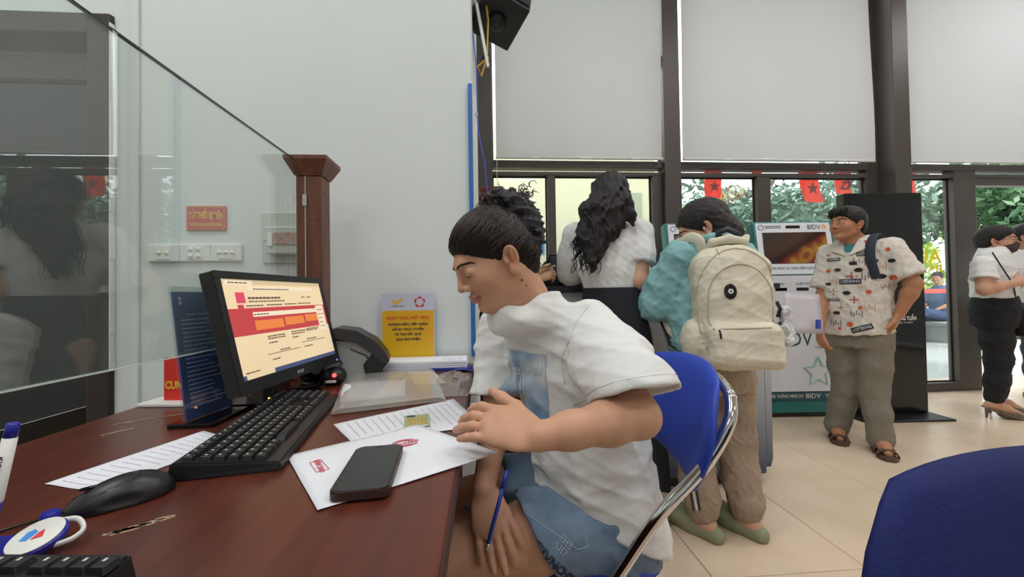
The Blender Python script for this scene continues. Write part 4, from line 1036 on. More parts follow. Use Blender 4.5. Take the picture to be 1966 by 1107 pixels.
def nets(name, D, lo, vox, colfn, off):
    S = D < 0; n = D.shape
    cnt = np.zeros([i-1 for i in n], np.uint8)
    for a in (0, 1):
        for b in (0, 1):
            for c in (0, 1): cnt += S[a:n[0]-1+a, b:n[1]-1+b, c:n[2]-1+c]
    I = np.nonzero((cnt > 0) & (cnt < 8)); m_ = len(I[0]); idx = np.full(cnt.shape, -1, np.int32); idx[I] = np.arange(m_)
    base = np.stack(I, 1).astype(np.float32); acc = np.zeros((m_, 3), np.float32); w = np.zeros(m_, np.float32)
    cr = [(a, b, c) for a in (0, 1) for b in (0, 1) for c in (0, 1)]
    val = {c: D[I[0]+c[0], I[1]+c[1], I[2]+c[2]] for c in cr}
    for c in cr:
        for x in range(3):
            if c[x] == 0:
                e = list(c); e[x] = 1; e = tuple(e); a, b = val[c], val[e]; mk = (a < 0) != (b < 0)
                t = np.where(mk, a/np.where(mk, a-b, 1), 0); p = np.tile(np.array(c, np.float32), (m_, 1)); p[:, x] = t
                acc += p*mk[:, None]; w += mk
    V = (base+acc/w[:, None])*vox+np.array(lo, np.float32)
    Q = []
    for x in range(3):
        sl0 = [slice(None)]*3; sl1 = [slice(None)]*3; sl0[x] = slice(0, n[x]-1); sl1[x] = slice(1, n[x])
        y, z = (x+1) % 3, (x+2) % 3
        E = S[tuple(sl0)] != S[tuple(sl1)]; J = list(np.nonzero(E))
        ok = (J[y] > 0) & (J[z] > 0) & (J[y] < n[y]-1) & (J[z] < n[z]-1); J = [j[ok] for j in J]
        fl = S[tuple(sl0)][tuple(J)]
        def c4(dy, dz):
            q = list(J); q[y] = q[y]-dy; q[z] = q[z]-dz; return idx[tuple(q)]
        a, b, c, d = c4(1, 1), c4(0, 1), c4(0, 0), c4(1, 0)
        F = np.stack([a, b, c, d], 1); F[~fl] = F[~fl][:, ::-1]; Q.append(F)
    Q = np.concatenate(Q); Q = Q[(Q >= 0).all(1)]
    # light smoothing
    nb = np.zeros((m_, 3), np.float32); nc = np.zeros(m_, np.float32)
    for i, j in ((0, 1), (1, 2), (2, 3), (3, 0)):
        np.add.at(nb, Q[:, i], V[Q[:, j]]); np.add.at(nc, Q[:, i], 1)
    V = V*.5+.5*nb/np.maximum(nc, 1)[:, None]
    me = bpy.data.meshes.new(name)
    me.vertices.add(m_); me.vertices.foreach_set('co', (V-np.array(off, np.float32)).ravel())
    nf = len(Q); me.loops.add(nf*4); me.loops.foreach_set('vertex_index', Q.ravel().astype(np.int32))
    me.polygons.add(nf); me.polygons.foreach_set('loop_start', np.arange(nf, dtype=np.int32)*4)
    me.update(calc_edges=True); me.shade_smooth()
    if colfn is not None:
        a = me.attributes.new('Col', 'FLOAT_COLOR', 'POINT'); C = np.ones((m_, 4), np.float32); C[:, :3] = colfn(V); a.data.foreach_set('color', C.ravel())
    return me
def wrinkle(seed, amp, freq, stretch=(1, 1, 1), sharp=True):
    r = np.random.RandomState(seed); K = r.normal(size=(5, 3))*np.array(stretch)*freq; ph = r.uniform(0, 6.28, 5); W_ = r.normal(size=(3, 3))*freq*.45
    def f(x, y, z):
        wx = [np.sin(W_[i, 0]*x+W_[i, 1]*y+W_[i, 2]*z+i) for i in range(3)]; o = 0
        for i in range(5):
            q = np.sin(K[i, 0]*x+K[i, 1]*y+K[i, 2]*z+ph[i]+1.3*wx[i % 3]+.8*wx[(i+1) % 3]); o = o+((1-np.abs(q))**1.5-.35 if sharp else q*.5)
        return -amp*o*.5
    return f
def hexl(c): return np.array(lin(c)[:3], np.float32)
M_skin = mat('skin', 'c8967a', .5, var=.10, scale=30, spec=.35, sss=.12, vcol=True, bump=.12, bscale=500)
M_skind = mat('skin_plain', 'b07a5e', .5, var=.1, scale=30, vcol=True)
M_hair = mat('hair_black', '17120f', .42, c2='2a211d', scale=10, bump=.8, bscale=60, stretch=(9, 9, 1.5), spec=.45)
M_hair2 = mat('hair_dark', '120f10', .45, c2='241f20', scale=10, bump=.9, bscale=70, stretch=(6, 6, 1), spec=.4)
def basis(F, upv=(0, 0, 1), roll=0):
    """3x3: columns forward, left, up of a head"""
    F = np.array(F, float); F /= np.linalg.norm(F); L = np.cross(np.array(upv, float), F); L /= np.linalg.norm(L); U = np.cross(F, L)
    L2 = L*math.cos(roll)+U*math.sin(roll); U2 = np.cross(F, L2); return np.stack([F, L2, U2], 1)
def head_T(c, F, sc=1.0, roll=0):
    T = np.eye(4); T[:3, :3] = basis(F, roll=roll)*sc; T[:3, 3] = V3(c); return T
def add_head(S, T, sc, fem=True, fine=True):
    S.T, S.sc = T, sc; k0 = S.k
    S.ell((-.012, 0, .038), (.098, .074, .080), k=.02)
    S.ell((.028, 0, -.026), (.062, .060, .074), k=.03)
    j = .050 if fem else .056
    for q in (-1, 1):
        S.cap((-.015, q*j, -.046), (.060, q*.016, -.092), .016, .014, k=.025)
        S.ell((.052, q*.036, -.026), (.030, .026, .030), k=.02)
    S.ell((.071, 0, -.091), (.018, .021, .014), k=.018)
    S.cap((.084, -.024, .024), (.084, .024, .024), .011, .011, k=.018)
    S.cap((.090, 0, .016), (.103, 0, -.018), .008, .0085, k=.010)
    S.ell((.104, 0, -.027), (.0125, .0105, .0095), k=.008)
    for q in (-1, 1):
        S.ell((.094, q*.012, -.032), (.010, .0075, .0075), k=.006)
        S.ball((.104, q*.034, .002), .015, k=.012, op=-1)
        S.ell((.079, q*.033, .001), (.0105, .0160, .0105), k=.009)
    S.ell((.090, 0, -.055), (.010, .021, .0062), k=.005); S.ell((.089, 0, -.066), (.010, .018, .0072), k=.005)
    S.ell((.104, 0, -.0605), (.009, .026, .0013), k=.0025, op=-1)
    S.ell((.099, 0, -.044), (.006, .004, .007), k=.006, op=-1)
    for q in (-1, 1):
        R = np.array(Euler((math.radians(q*-14), math.radians(-12), math.radians(q*-22))).to_matrix())
        S.ell((-.010, q*.078, -.008), (.0185, .0075, .031), R, k=.006)
        S.ell((-.006, q*.0845, -.004), (.0120, .0080, .0215), R, k=.003, op=-1); S.ell((-.012, q*.083, -.002), (.0035, .006, .016), R, k=.003)
        S.ell((-.004, q*.076, -.036), (.010, .006, .010), k=.008)
        S.ell((.004, q*.079, -.010), (.006, .006, .009), k=.004)
    S.T, S.sc, S.k = np.eye(4), 1.0, k0
def head_color(T, base, lip):
    Ti = np.linalg.inv(T); base, lip = hexl(base), hexl(lip); blush = base*np.array([1.06, .88, .86], np.float32)
    def f(V):
        C = np.tile(base, (len(V), 1)); L = V @ Ti[:3, :3].T+Ti[:3, 3]
        def mixin(c, w):
            w = np.clip(w, 0, 1)[:, None]; C[:] = C*(1-w)+c*w
        x, y, z = L[:, 0], L[:, 1], L[:, 2]; inh = (np.abs(x) < .15) & (np.abs(y) < .12) & (np.abs(z) < .14)
        g = lambda cx, cy, cz, rx, ry, rz: np.exp(-(((x-cx)/rx)**2+((y-cy)/ry)**2+((z-cz)/rz)**2))*inh
        for q in (-1, 1): mixin(blush, .5*g(.06, q*.045, -.03, .03, .02, .02)); mixin(blush*.85, .6*g(.085, q*.033, .004, .02, .018, .007)); mixin(blush, .55*g(-.01, q*.082, -.01, .03, .02, .035))
        mixin(blush, .4*g(.108, 0, -.03, .015, .014, .01))
        m_ = 1-((y/.0235)**2+((z+.0605)/.0125)**2); mixin(lip, np.clip(m_*3, 0, .85)*(x > .078)*inh)
        return C
    return f
def hpt(T, p): q = T @ np.array([p[0], p[1], p[2], 1]); return Vector(q[:3])
def face_bits(root, T, bvh, brow='241a17', lash=True, off=(0, 0, 0), open_eye=True, sc=1.0):
    """eyebrows, eyes and lash lines laid onto the face"""
    o = Vector(off); d = Vector((T[:3, 0]/np.linalg.norm(T[:3, 0])).tolist())
    def on(p, lift):
        q = hpt(T, p); h = bvh.ray_cast(q-o+d*.08, -d, .16)[0]
        return (h if h is not None else q-o)+d*lift
    MB, ML = mat('brow_'+brow, brow, .8), mat('lash_dark', '1a1412', .6)
    for q in (-1, 1):
        B().tube([on((.1, q*y, z), .0002) for y, z in ((.012, .019), (.022, .024), (.034, .026), (.045, .022), (.052, .015))], [.0013*sc, .0028*sc, .0028*sc, .0022*sc, .0008*sc], 6).build('eyebrow', MB, root, smooth=True)
        if open_eye:
            e = on((.1, q*.033, .0005), 0)
            B().sphere((0, 0, 0), .0098*sc, seg=14).build('eyeball', mat('eye_white', 'd9d2c9', .25, var=.05), root, smooth=True, M=Matrix.Translation(e-d*.0086*sc))
            B().sphere((0, 0, 0), .0052*sc, (1, 1, 1), 12).build('iris', mat('iris_dark', '1c1310', .15), root, smooth=True, M=Matrix.Translation(e-d*.0036*sc))
        if lash:
            zz = .0055 if open_eye else -.005
            B().tube([on((.1, q*y, zz+dz), .0003) for y, dz in ((.019, -.004), (.026, .0), (.034, .0015), (.042, -.001), (.048, -.006))] if open_eye else [on((.1, q*y, zz+dz), .0003) for y, dz in ((.019, .002), (.026, -.001), (.034, -.002), (.042, -.001), (.049, .003))],
                     [.0005*sc, .0011*sc, .0013*sc, .0012*sc, .0005*sc], 5).build('eyelashes', ML, root, smooth=True)
def add_hand(S, W, d, n, t, sc=1.0, curl=(.5, .5, .55, .6), spread=.10, thumb=(.7, .35), k=.008):
    """W wrist, d finger direction, n back-of-hand normal, t towards the thumb side; returns fingertips"""
    d = V3(d)/np.linalg.norm(d); n = V3(n); n = n-d*(n@d); n /= np.linalg.norm(n); tt = np.cross(d, n); tt = tt if tt@V3(t) > 0 else -tt
    W = V3(W); R = np.stack([d, tt, n], 1)
    S.ell(W+d*.045*sc, (.055*sc, .038*sc, .015*sc), R, k=.012); S.ell(W+d*.070*sc, (.026*sc, .038*sc, .013*sc), R, k=.012)
    S.ell(W+d*.035*sc+tt*.022*sc-n*.006*sc, (.034*sc, .015*sc, .013*sc), R, k=.010)
    tips = []
    for i, (o_, L, b, r) in enumerate(((.027, .070, .086, .0088), (.009, .078, .090, .0090), (-.009, .072, .087, .0085), (-.026, .056, .080, .0076))):
        p = W+d*b*sc*.95+tt*o_*sc; a = 0.0; sp = spread*(1.5-i)
        base_dir = d*math.cos(sp*.6)+tt*math.sin(sp*.6); pts = [np.append(p-d*.012*sc, r*sc*1.02)]
        c_ = curl[i]
        for j, (fr_, ca) in enumerate(((.46, .7), (.30, 1.0), (.24, .7))):
            a += c_*ca; v = base_dir*math.cos(a)-n*math.sin(a); p = p+v*L*fr_*sc; pts.append(np.append(p, r*sc*(1.0, .92, .78)[j]))
        S.chain(pts, k=.004); tips.append(p); S.__dict__.setdefault('fingers', []).append(pts)
    p = W+d*.022*sc+tt*.026*sc-n*.004*sc; v = d*math.cos(thumb[0])+tt*math.sin(thumb[0]); pts = [np.append(p, .0125*sc)]
    p = p+v*.036*sc; pts.append(np.append(p, .0108*sc)); v2 = v*math.cos(thumb[1])+(d*.8-n*.6)*math.sin(thumb[1]); p = p+v2*.03*sc; pts.append(np.append(p, .0102*sc)); p = p+v2*.022*sc; pts.append(np.append(p, .0078*sc))
    S.chain(pts, k=.006); tips.append(p); return tips
def person(base, label): return empty('person', base, label=label, cat='person')
def attach(root, name, me, material): return link(name, me, material, root)
def rel(root): return Matrix.Translation(-Vector(root.location))
def decal(name, M, w, h, bvh, material, root, n=20, off=.002):
    q = B().grid(n, n, lambda u, v: ((u-.5)*w, (v-.5)*h, 0)).build(name, material, root, smooth=True, M=M); drape(q.data, bvh, M, off); return q
def mouse():
    ms = empty('computer_mouse', (-.508, .578, DZ), math.radians(-52), label='black computer mouse beside the keyboard', cat='mouse')
    C = Solid(.01); C.ell((0, .010, .002), (.030, .045, .035), k=.01); C.ell((0, -.020, .002), (.028, .036, .024), k=.02); C.box((0, 0, -.05), (.2, .2, .05), None, .001, k=.002, op=-1); C.ell((-.042, .0, .012), (.014, .035, .012), k=.006, op=-1); C.ell((.042, .0, .012), (.014, .035, .012), k=.006, op=-1)
    me = C.mesh('shell', .0015); link('shell', me, mat('mouse_plastic', '19191c', .36, var=.15, bump=.05, bscale=600), ms); bv = mesh_bvh(me)
    def top(x, y): h = bv.ray_cast(Vector((x, y, .2)), Vector((0, 0, -1)))[0]; return h if h is not None else Vector((x, y, .01))
    B().tube([top(0, y) for y in (-.052, -.049, -.046, -.043)], .0007, 5).build('button_seam', M_blackg, ms); B().tube([top(0, y) for y in (-.016, -.008, 0, .008)], .0007, 5).build('button_seam', M_blackg, ms)
    for s in (-1, 1): B().tube([top(s*x, y) for x, y in ((.017, -.046), (.020, -.035), (.021, -.015), (.018, .008), (.010, .016), (0, .018))], .0007, 5).build('side_seam', M_blackg, ms)
    B().prism(rrect(.0045, .014, .0044), 0, .0012, Matrix.Translation(top(0, -.028)-Vector((0, 0, .0006)))).build('wheel_slot', M_blackg, ms)
    B().lathe([(.0085, -.003), (.0095, -.002), (.0095, .002), (.0085, .003)], 20, xform(top(0, -.028)-Vector((0, 0, .0078)), (0, PI/2, 0))).build('scroll_wheel', M_black, ms, smooth=True)
def mesh_bvh(me): return BVHTree.FromPolygons([v.co.copy() for v in me.vertices], [tuple(p.vertices) for p in me.polygons])
mouse()
# ------------------------------------------------------------------ the seated woman in the white T-shirt
M_tee = mat('tee_white', 'dfe0de', .85, var=.03, scale=4, bump=.25, bscale=350)
M_denim = mat('denim', '7d93ab', .85, c2='62788f', scale=14, bump=.5, bscale=500)
w_ = np.array([.597, -.802, 0]); n_ = np.array([-.802, -.597, 0])
SW = person((.25, .97, 0), 'woman in a white T-shirt and denim shorts sitting at the desk over papers'); so_ = SW.location
# head
Fd = (-math.cos(math.radians(17))*math.cos(math.radians(27)), -math.sin(math.radians(17))*math.cos(math.radians(27)), -math.sin(math.radians(27)))
HS = .96
ear = V3(at(981, 494, .825)); Bm = basis(Fd, roll=math.radians(0)); hc = ear-Bm @ np.array([-.010, .078, -.008])*HS
HT = head_T(hc, Fd, HS)
nb_ = V3((.108, .935, 1.0)); sh_n = V3((.246, .862, .965)); sh_f = V3((.045, 1.125, .955))
el_n = V3((.272, .672, .828)); wr_n = V3((.086, .628, .816)); el_f = V3((.028, 1.055, .715)); wr_f = V3((-.008, .872, .612))
S = Solid(.02); add_head(S, HT, HS)
nk = (HT @ np.array([-.028, 0, -.05, 1]))[:3]; nk2 = (HT @ np.array([-.02, 0, -.085, 1]))[:3]
S.chain([(*nk, .054), (*nk2, .052), (*(nk2*.35+nb_*.65+np.array([.0, 0, .01])), .055), (*nb_, .062)], k=.025)
thr = (HT @ np.array([.035, 0, -.085, 1]))[:3]; S.cap(thr, nb_+n_*.03+np.array([0, 0, -.01]), .026, .036, k=.03)
S.loft(w_, n_, [(.50, .265, .97, .15, .11), (.65, .255, .97, .125, .095), (.80, .225, .97, .13, .10), (.92, .185, .97, .14, .09), (.97, .16, .97, .12, .07), (1.0, .14, .955, .06, .05)], k=.03)
S.chain([(*sh_n, .052), (*(sh_n*.5+el_n*.5), .042), (*el_n, .036)], k=.02)
mid = el_n*.68+wr_n*.32
S.chain([(*el_n, .035), (*mid, .0365), (*(el_n*.3+wr_n*.7), .029), (*wr_n, .0235)], k=.02)
S.chain([(*sh_f, .052), (*(sh_f*.5+el_f*.5), .044), (*el_f, .038), (*(el_f*.68+wr_f*.32), .037), (*wr_f, .0245)], k=.02)
dn = V3((-.115, .034, .026)); add_hand(S, wr_n, dn, (-.05, -.62, .78), (0, .8, .5), 1.0, curl=(.42, .45, .34, .22), spread=.16, thumb=(.6, .4))
df = V3((.024, -.095, -.105)); add_hand(S, wr_f, df, (-.25, -.72, .62), (1, .25, .2), .98, curl=(.34, .22, .16, .2), spread=.10, thumb=(.35, .5))
RING = S.fingers[-2]
kn_n, kn_f = V3((-.15, .865, .46)), V3((-.16, 1.04, .48))
S.chain([(.31, .90, .50, .082), (.10, .885, .490, .076), (*kn_n, .056)], k=.03); S.chain([(.24, 1.08, .50, .082), (.05, 1.06, .50, .074), (*kn_f, .056)], k=.03)
for kn, an in ((kn_n, V3((-.12, .87, .085))), (kn_f, V3((-.12, 1.02, .085)))):
    S.chain([(*kn, .054), (*(kn*.65+an*.35+np.array([.02, 0, 0])), .054), (*an, .034)], k=.02)
    S.chain([(*(an+np.array([.03, 0, -.045])), .036), (*(an+np.array([-.05, 0, -.050])), .034), (*(an+np.array([-.14, -.01, -.058])), .026)], k=.03)
me = S.mesh('body', .0026, head_color(HT, 'c89a7e', 'b4716a'), so_)
bo = attach(SW, 'body', me, M_skin); bvh = mesh_bvh(me)
face_bits(SW, HT, bvh, off=so_, open_eye=False, sc=HS)
for (px, py, r_) in ((1002, 537, .0026), (1011, 548, .0018)):
    rd_ = (at(px, py, 1.0)-CAM).normalized(); h = bvh.ray_cast(CAM-Vector(so_), rd_, 3)[0]
    if h is not None: B().sphere(h, r_, seg=8).build('mole', mat('mole', '3a241c', .7), SW)
# hair
H = Solid(.015); H.T, H.sc = HT, HS
H.ell((-.012, 0, .042), (.105, .081, .086), k=.01); H.ell((-.058, 0, -.010), (.052, .067, .064), k=.03); H.ell((-.045, 0, -.060), (.040, .048, .030), k=.03)
H.T, H.sc = np.eye(4), 1.0
def hl(p): return (HT @ np.array([*p, 1]))[:3]
nrm = HT[:3, :3] @ np.array([.68, 0, -.73]); H.cut(hl((.016, 0, -.012)), nrm, .010)
def strands(x, y, z):
    Ti = np.linalg.inv(HT); lx = Ti[0, 0]*x+Ti[0, 1]*y+Ti[0, 2]*z+Ti[0, 3]; ly = Ti[1, 0]*x+Ti[1, 1]*y+Ti[1, 2]*z+Ti[1, 3]; lz = Ti[2, 0]*x+Ti[2, 1]*y+Ti[2, 2]*z+Ti[2, 3]
    a = np.arctan2(ly, lz-.01+.25*lx); return .0007*np.sin(47*a+22*lx+4*np.sin(31*lx+9*a))+.0005*np.sin(97*a+60*lx+3*np.sin(55*ly))
H.disp(strands)
attach(SW, 'hair', H.mesh('hair', .0028, None, so_), mat('hair_front', '1a1311', .5, c2='120d0c', scale=14, bump=.3, bscale=90, stretch=(3, 3, 3), spec=.25))
r2 = random.Random(21)
# scrunchie / gathered hair at the back
BN = Solid(.012)
BN.T, BN.sc = HT, HS
for (x, y, z, r_) in ((-.064, .01, .122, .028), (-.092, .005, .112, .034), (-.118, 0, .086, .036), (-.126, 0, .052, .036), (-.120, 0, .018, .034), (-.104, 0, -.012, .030), (-.084, 0, -.036, .022), (-.10, .04, .085, .030), (-.10, -.04, .085, .030), (-.105, .042, .045, .031), (-.105, -.042, .045, .031), (-.10, .038, .005, .028), (-.085, .04, .11, .022)):
    BN.ball((x, y, z), r_)
BN.T, BN.sc = np.eye(4), 1.0
BN.disp(wrinkle(4, .012, 62)); BN.disp(wrinkle(5, .004, 140))
attach(SW, 'hair_clip', BN.mesh('hair_clip', .003, None, so_), mat('scrunchie', '1b1c24', .6, c2='2c2e3a', scale=30, bump=.4, bscale=150))
M_curl = mat('hair_redbrown', '2a1414', .45, c2='4a2220', scale=40)
cq = B()
for k in range(90):
    if k < 45: p0 = hpt(HT, (r2.uniform(-.075, -.035), r2.uniform(-.035, .045), r2.uniform(.124, .136)))
    else: p0 = hpt(HT, (r2.uniform(-.150, -.115), r2.uniform(-.035, .045), r2.uniform(.095, .128)))
    L = r2.uniform(.012, .028); R0 = r2.uniform(.004, .009); a0 = r2.uniform(0, 6.28); tn = r2.uniform(5, 9)
    ax_ = Vector((r2.uniform(-.6, .3) if k < 45 else r2.uniform(.2, 1), r2.uniform(-.7, .5), r2.uniform(-.1, .8))).normalized(); u_ = ax_.orthogonal().normalized(); v_ = ax_.cross(u_); pts = []
    for j in range(15):
        t = j/14; pts.append(p0+ax_*L*t+(u_*math.cos(a0+tn*t)+v_*math.sin(a0+tn*t))*R0*(.4+.6*t))
    cq.tube(pts, [.0009]*12+[.0008, .0006, .0003], 5)
tag(cq.build('curly_ends', M_curl, SW, smooth=True, M=rel(SW)), kind='stuff')
# combed strands from the hairline back to the gathered hair
sq = B(); hb = mesh_bvh(bpy.data.objects['hair'].data if 'hair' in bpy.data.objects else bpy.data.meshes['hair']); c0 = hpt(HT, (-.012, 0, .030))
Rm3 = Matrix((HT[:3, :3]/HS).tolist())
def onhair(d, lift):
    h = hb.ray_cast(c0+d*.3-Vector(so_), -d, .3)[0]; return None if h is None else h+Vector(so_)+d*lift
for k in range(760):
    u = r2.uniform(-1, 1); au = abs(u); sg_ = 1 if u > 0 else -1
    # hairline: forehead centre -> temple -> above the ear -> nape
    key = [(0, .092, 0, .062), (.3, .074, .052, .048), (.5, .030, .080, .012), (.7, -.03, .083, -.030), (1, -.085, .040, -.075)]
    for (t0, *a), (t1, *b) in zip(key[:-1], key[1:]):
        if t0 <= au <= t1: w2 = (au-t0)/(t1-t0); st = [a[i]*(1-w2)+b[i]*w2 for i in range(3)]
    st[0] += r2.uniform(-.05, .004); st[2] += r2.uniform(-.002, .05); st[1] *= sg_
    d0 = (Rm3 @ Vector((st[0]+.012, st[1], st[2]-.030))).normalized(); d1 = (Rm3 @ Vector((-.085+r2.uniform(-.01, .01), .03*sg_*r2.random(), .055+r2.uniform(-.05, .045)))).normalized(); pr = []; lf_ = r2.uniform(.0004, .0018); wob = r2.uniform(-.05, .05)
    for j in range(9):
        t = j/8; d = d0.slerp(d1, t); d = (d+Rm3 @ Vector((0, wob*math.sin(PI*t), 0))).normalized(); p = onhair(d, lf_)
        if p is not None: pr.append(p)
    if len(pr) > 5: sq.tube(pr, [.0006]+[.0012]*(len(pr)-2)+[.0006], 4)
for k in range(16):
    yy = r2.uniform(-.04, .055); pr = []
    for j in range(6):
        t = j/5; q_ = hpt(HT, (.1, yy*(1+.3*t), .066-.030*t+.012*t*t)); d = Vector((HT[:3, 0]/HS).tolist()); h = bvh.ray_cast(q_-Vector(so_)+d*.08, -d, .16)[0]
        if h is not None: pr.append(h+Vector(so_)+d*(.0006+.003*math.sin(PI*t)*r2.random()))
    if len(pr) > 3: sq.tube(pr, [.0004]*(len(pr)-1)+[.0002], 4)
for k in range(14):
    a = hpt(HT, (-.085, r2.uniform(-.03, .045), -.052)); sq.tube([a, a+Vector((.008, 0, -.012)), a+Vector((.03+r2.uniform(-.01, .01), 0, -.014+r2.uniform(-.01, .006)))], [.0006, .0005, .0002], 4)
tag(sq.build('hair_strands', mat('hair_strand', '1d1513', .38, c2='33231f', scale=60, spec=.5), SW, smooth=True, M=rel(SW)), kind='stuff')
# T-shirt
T_ = Solid(.025)
T_.loft(w_, n_, [(.46, .285, .955, .175, .145), (.56, .272, .96, .172, .142), (.68, .25, .965, .165, .136), (.80, .225, .968, .168, .132), (.90, .195, .97, .172, .122), (.955, .172, .97, .160, .102), (.992, .146, .962, .124, .082), (1.022, .122, .945, .088, .072), (1.055, .108, .936, .074, .068)], k=.02)
T_.chain([(*(sh_n+np.array([-.01, .01, .0])), .072), (*(sh_n*.5+el_n*.5+np.array([0, 0, .004])), .078), (*(el_n+np.array([0, .01, .03])), .076), (*(el_n+np.array([.005, -.03, -.04])), .078)], k=.035)
sl_f = sh_f*.25+el_f*.75
T_.chain([(*sh_f, .066), (*sl_f, .070), (*(sl_f*1.3-sh_f*.3), .072)], k=.03)
T_.box(V3((.10, .70, .30)), (.5, .5, .165), None, .01, k=.004, op=-1) if False else None
adir = (el_n-sh_n)/np.linalg.norm(el_n-sh_n)
class _: pass
# neck opening and arm openings
T_.ell(V3((.098, .930, .992)), (.098, .098, .056), k=.03); T_.cap(V3((.100, .934, 1.048)), nk2, .058, .064, k=.006, op=-1)
T_.disp(wrinkle(31, .0065, 17, (1, 1, .55))); T_.disp(wrinkle(36, .0045, 26, (.6, .6, 1.2))); T_.disp(wrinkle(33, .0010, 60))
# sleeve hems: subtract blunt blocks beyond the hem planes
def beyond(S_, p, d, r, L, k=.004):
    d = V3(d)/np.linalg.norm(d); S_.cap(V3(p)+d*(L/2), V3(p)+d*(L/2+.001), .001, .001, k=1e-4, op=-1)
hem_p = el_n+np.array([0, .012, .030]); adir = V3((.10, -.42, -.90)); adir /= np.linalg.norm(adir); R_a = np.stack([adir, np.cross(adir, [0, 0, 1])/np.linalg.norm(np.cross(adir, [0, 0, 1])), np.cross(np.cross(adir, [0, 0, 1]), adir)], 1); R_a[:, 2] /= np.linalg.norm(R_a[:, 2])
T_.box(hem_p+adir*.10, (.10, .11, .11), R_a, .004, k=.004, op=-1)
T_.box(hem_p, (.03, .062, .062), R_a, .03, k=.004, op=-1)
af = (el_f-sh_f)/np.linalg.norm(el_f-sh_f); R_f = np.stack([af, np.cross(af, [0, 1, 0]), np.cross(np.cross(af, [0, 1, 0]), af)], 1); R_f /= np.linalg.norm(R_f, axis=0)
T_.box(sl_f+af*.105, (.10, .09, .09), R_f, .004, k=.004, op=-1)
# hem plane: higher in front, lower at the back
T_.cut(V3((.06, .84, .615)), V3((-.42, -.10, -.9)), .006)
tme = T_.mesh('tshirt', .0036, None, so_); ts = attach(SW, 'tshirt', tme, M_tee); tb = mesh_bvh(tme)
# collar rib
cp = []
for k in range(41):
    a = 2*PI*k/40; p = np.array([.100, .934, 1.030])+w_*.061*math.cos(a)+n_*.061*math.sin(a)
    q = Vector(p)-Vector(so_); h = tb.find_nearest(q)[0]; cp.append(h)
B().tube(cp, .0045, 6, cap=False).build('collar', M_tee, ts, smooth=True)
# sleeve seam and hem stitching
def wrap_ring(c, ax, r, name, par, b_, m_, rad=.0014, off=so_):
    ax = Vector(ax).normalized(); u = ax.orthogonal().normalized(); v = ax.cross(u); pts = []
    for k in range(37):
        a = 2*PI*k/36; d = u*math.cos(a)+v*math.sin(a); h = b_.ray_cast(Vector(c)-Vector(off)+d*.2, -d, .2)[0]
        if h is not None: pts.append(h)
    if len(pts) > 8: B().tube(pts+[pts[0]], rad, 5, cap=False).build(name, m_, par, smooth=True)
wrap_ring(hem_p-adir*.022, adir, .08, 'hem_stitch', ts, tb, M_tee, .0010)
# chest print
pc = Vector(at(966, 742, .90)); PMx = frame(pc-Vector(so_), (-w_[0]*-1, -w_[1]*-1, 0), (.10, .05, 1))
Mz = PMx.to_3x3() @ Vector((0, 0, 1))
if Mz.dot(Vector(n_)) < 0: PMx = frame(pc-Vector(so_), (-w_[0], -w_[1], 0), (.10, .05, 1))
M_prt = mat('print_clouds', '3f7fb8', .8, c2='c3cdd0', scale=11, detail=5)
nt = M_prt.node_tree
decal('print_square', PMx, .175, .165, tb, M_prt, ts, 26, .0022)
text('print_lettering', 'Peace for all', .040, PMx @ Matrix.Translation((0, .038, 0)) @ Matrix.Rotation(math.radians(8), 4, 'Z'), mat('print_white', 'eef2f2', .8), ts, bvh=tb, off=.0042, sub=.008, fit=.165, shear=.4)
q = B().grid(4, 10, lambda u, v: ((u-.5)*.014*(1-.6*abs(v-.4))-.01, -.055+.045*v, 0)).build('print_figure', mat('print_tan', 'b8906a', .8, var=.1), ts, M=PMx); drape(q.data, tb, PMx, .0040)
q = B().grid(4, 8, lambda u, v: ((u-.5)*.013*(1-.5*v)-.006+.004*v, -.012+.03*v, 0)).build('print_figure', mat('print_white', 'eef2f2', .8), ts, M=PMx); drape(q.data, tb, PMx, .0040)
# shorts
D_ = Solid(.03)
D_.loft(w_, n_, [(.43, .275, .97, .170, .140), (.50, .272, .97, .158, .130), (.62, .262, .97, .135, .105)], k=.03)
D_.chain([(.31, .90, .505, .100), (.10, .885, .495, .098), (-.02, .878, .485, .098)], k=.03); D_.chain([(.24, 1.08, .505, .098), (.06, 1.065, .505, .094), (-.03, 1.06, .50, .094)], k=.03)
D_.disp(wrinkle(41, .006, 24)); D_.disp(wrinkle(42, .0015, 70))
lg = V3((-.43, -.22, .01)); lg /= np.linalg.norm(lg)
# leg openings: tilted hem planes on each leg
Rl = np.stack([lg, np.cross(lg, [0, 0, 1]), np.cross(np.cross(lg, [0, 0, 1]), lg)], 1); Rl /= np.linalg.norm(Rl, axis=0)
lgt = V3((-.87, -.08, -.45)); lgt /= np.linalg.norm(lgt); Rt = np.stack([lgt, np.cross(lgt, [0, 0, 1]), np.cross(np.cross(lgt, [0, 0, 1]), lgt)], 1); Rt /= np.linalg.norm(Rt, axis=0)
D_.box(V3((.092, .86, .54))+lgt*.18, (.18, .115, .19), Rt, .004, k=.005, op=-1)
lgf = V3((-.98, -.1, .1)); lgf /= np.linalg.norm(lgf); Rf2 = np.stack([lgf, np.cross(lgf, [0, 0, 1]), np.cross(np.cross(lgf, [0, 0, 1]), lgf)], 1); Rf2 /= np.linalg.norm(Rf2, axis=0)
D_.box(V3((.03, 1.09, .51))+lgf*.16, (.16, .112, .19), Rf2, .004, k=.005, op=-1)
dme = D_.mesh('shorts', .004, None, so_); sh_ = attach(SW, 'shorts', dme, M_denim); db = mesh_bvh(dme)
def pixel_frame(px, py, Yg, xdir, nrm_): return None
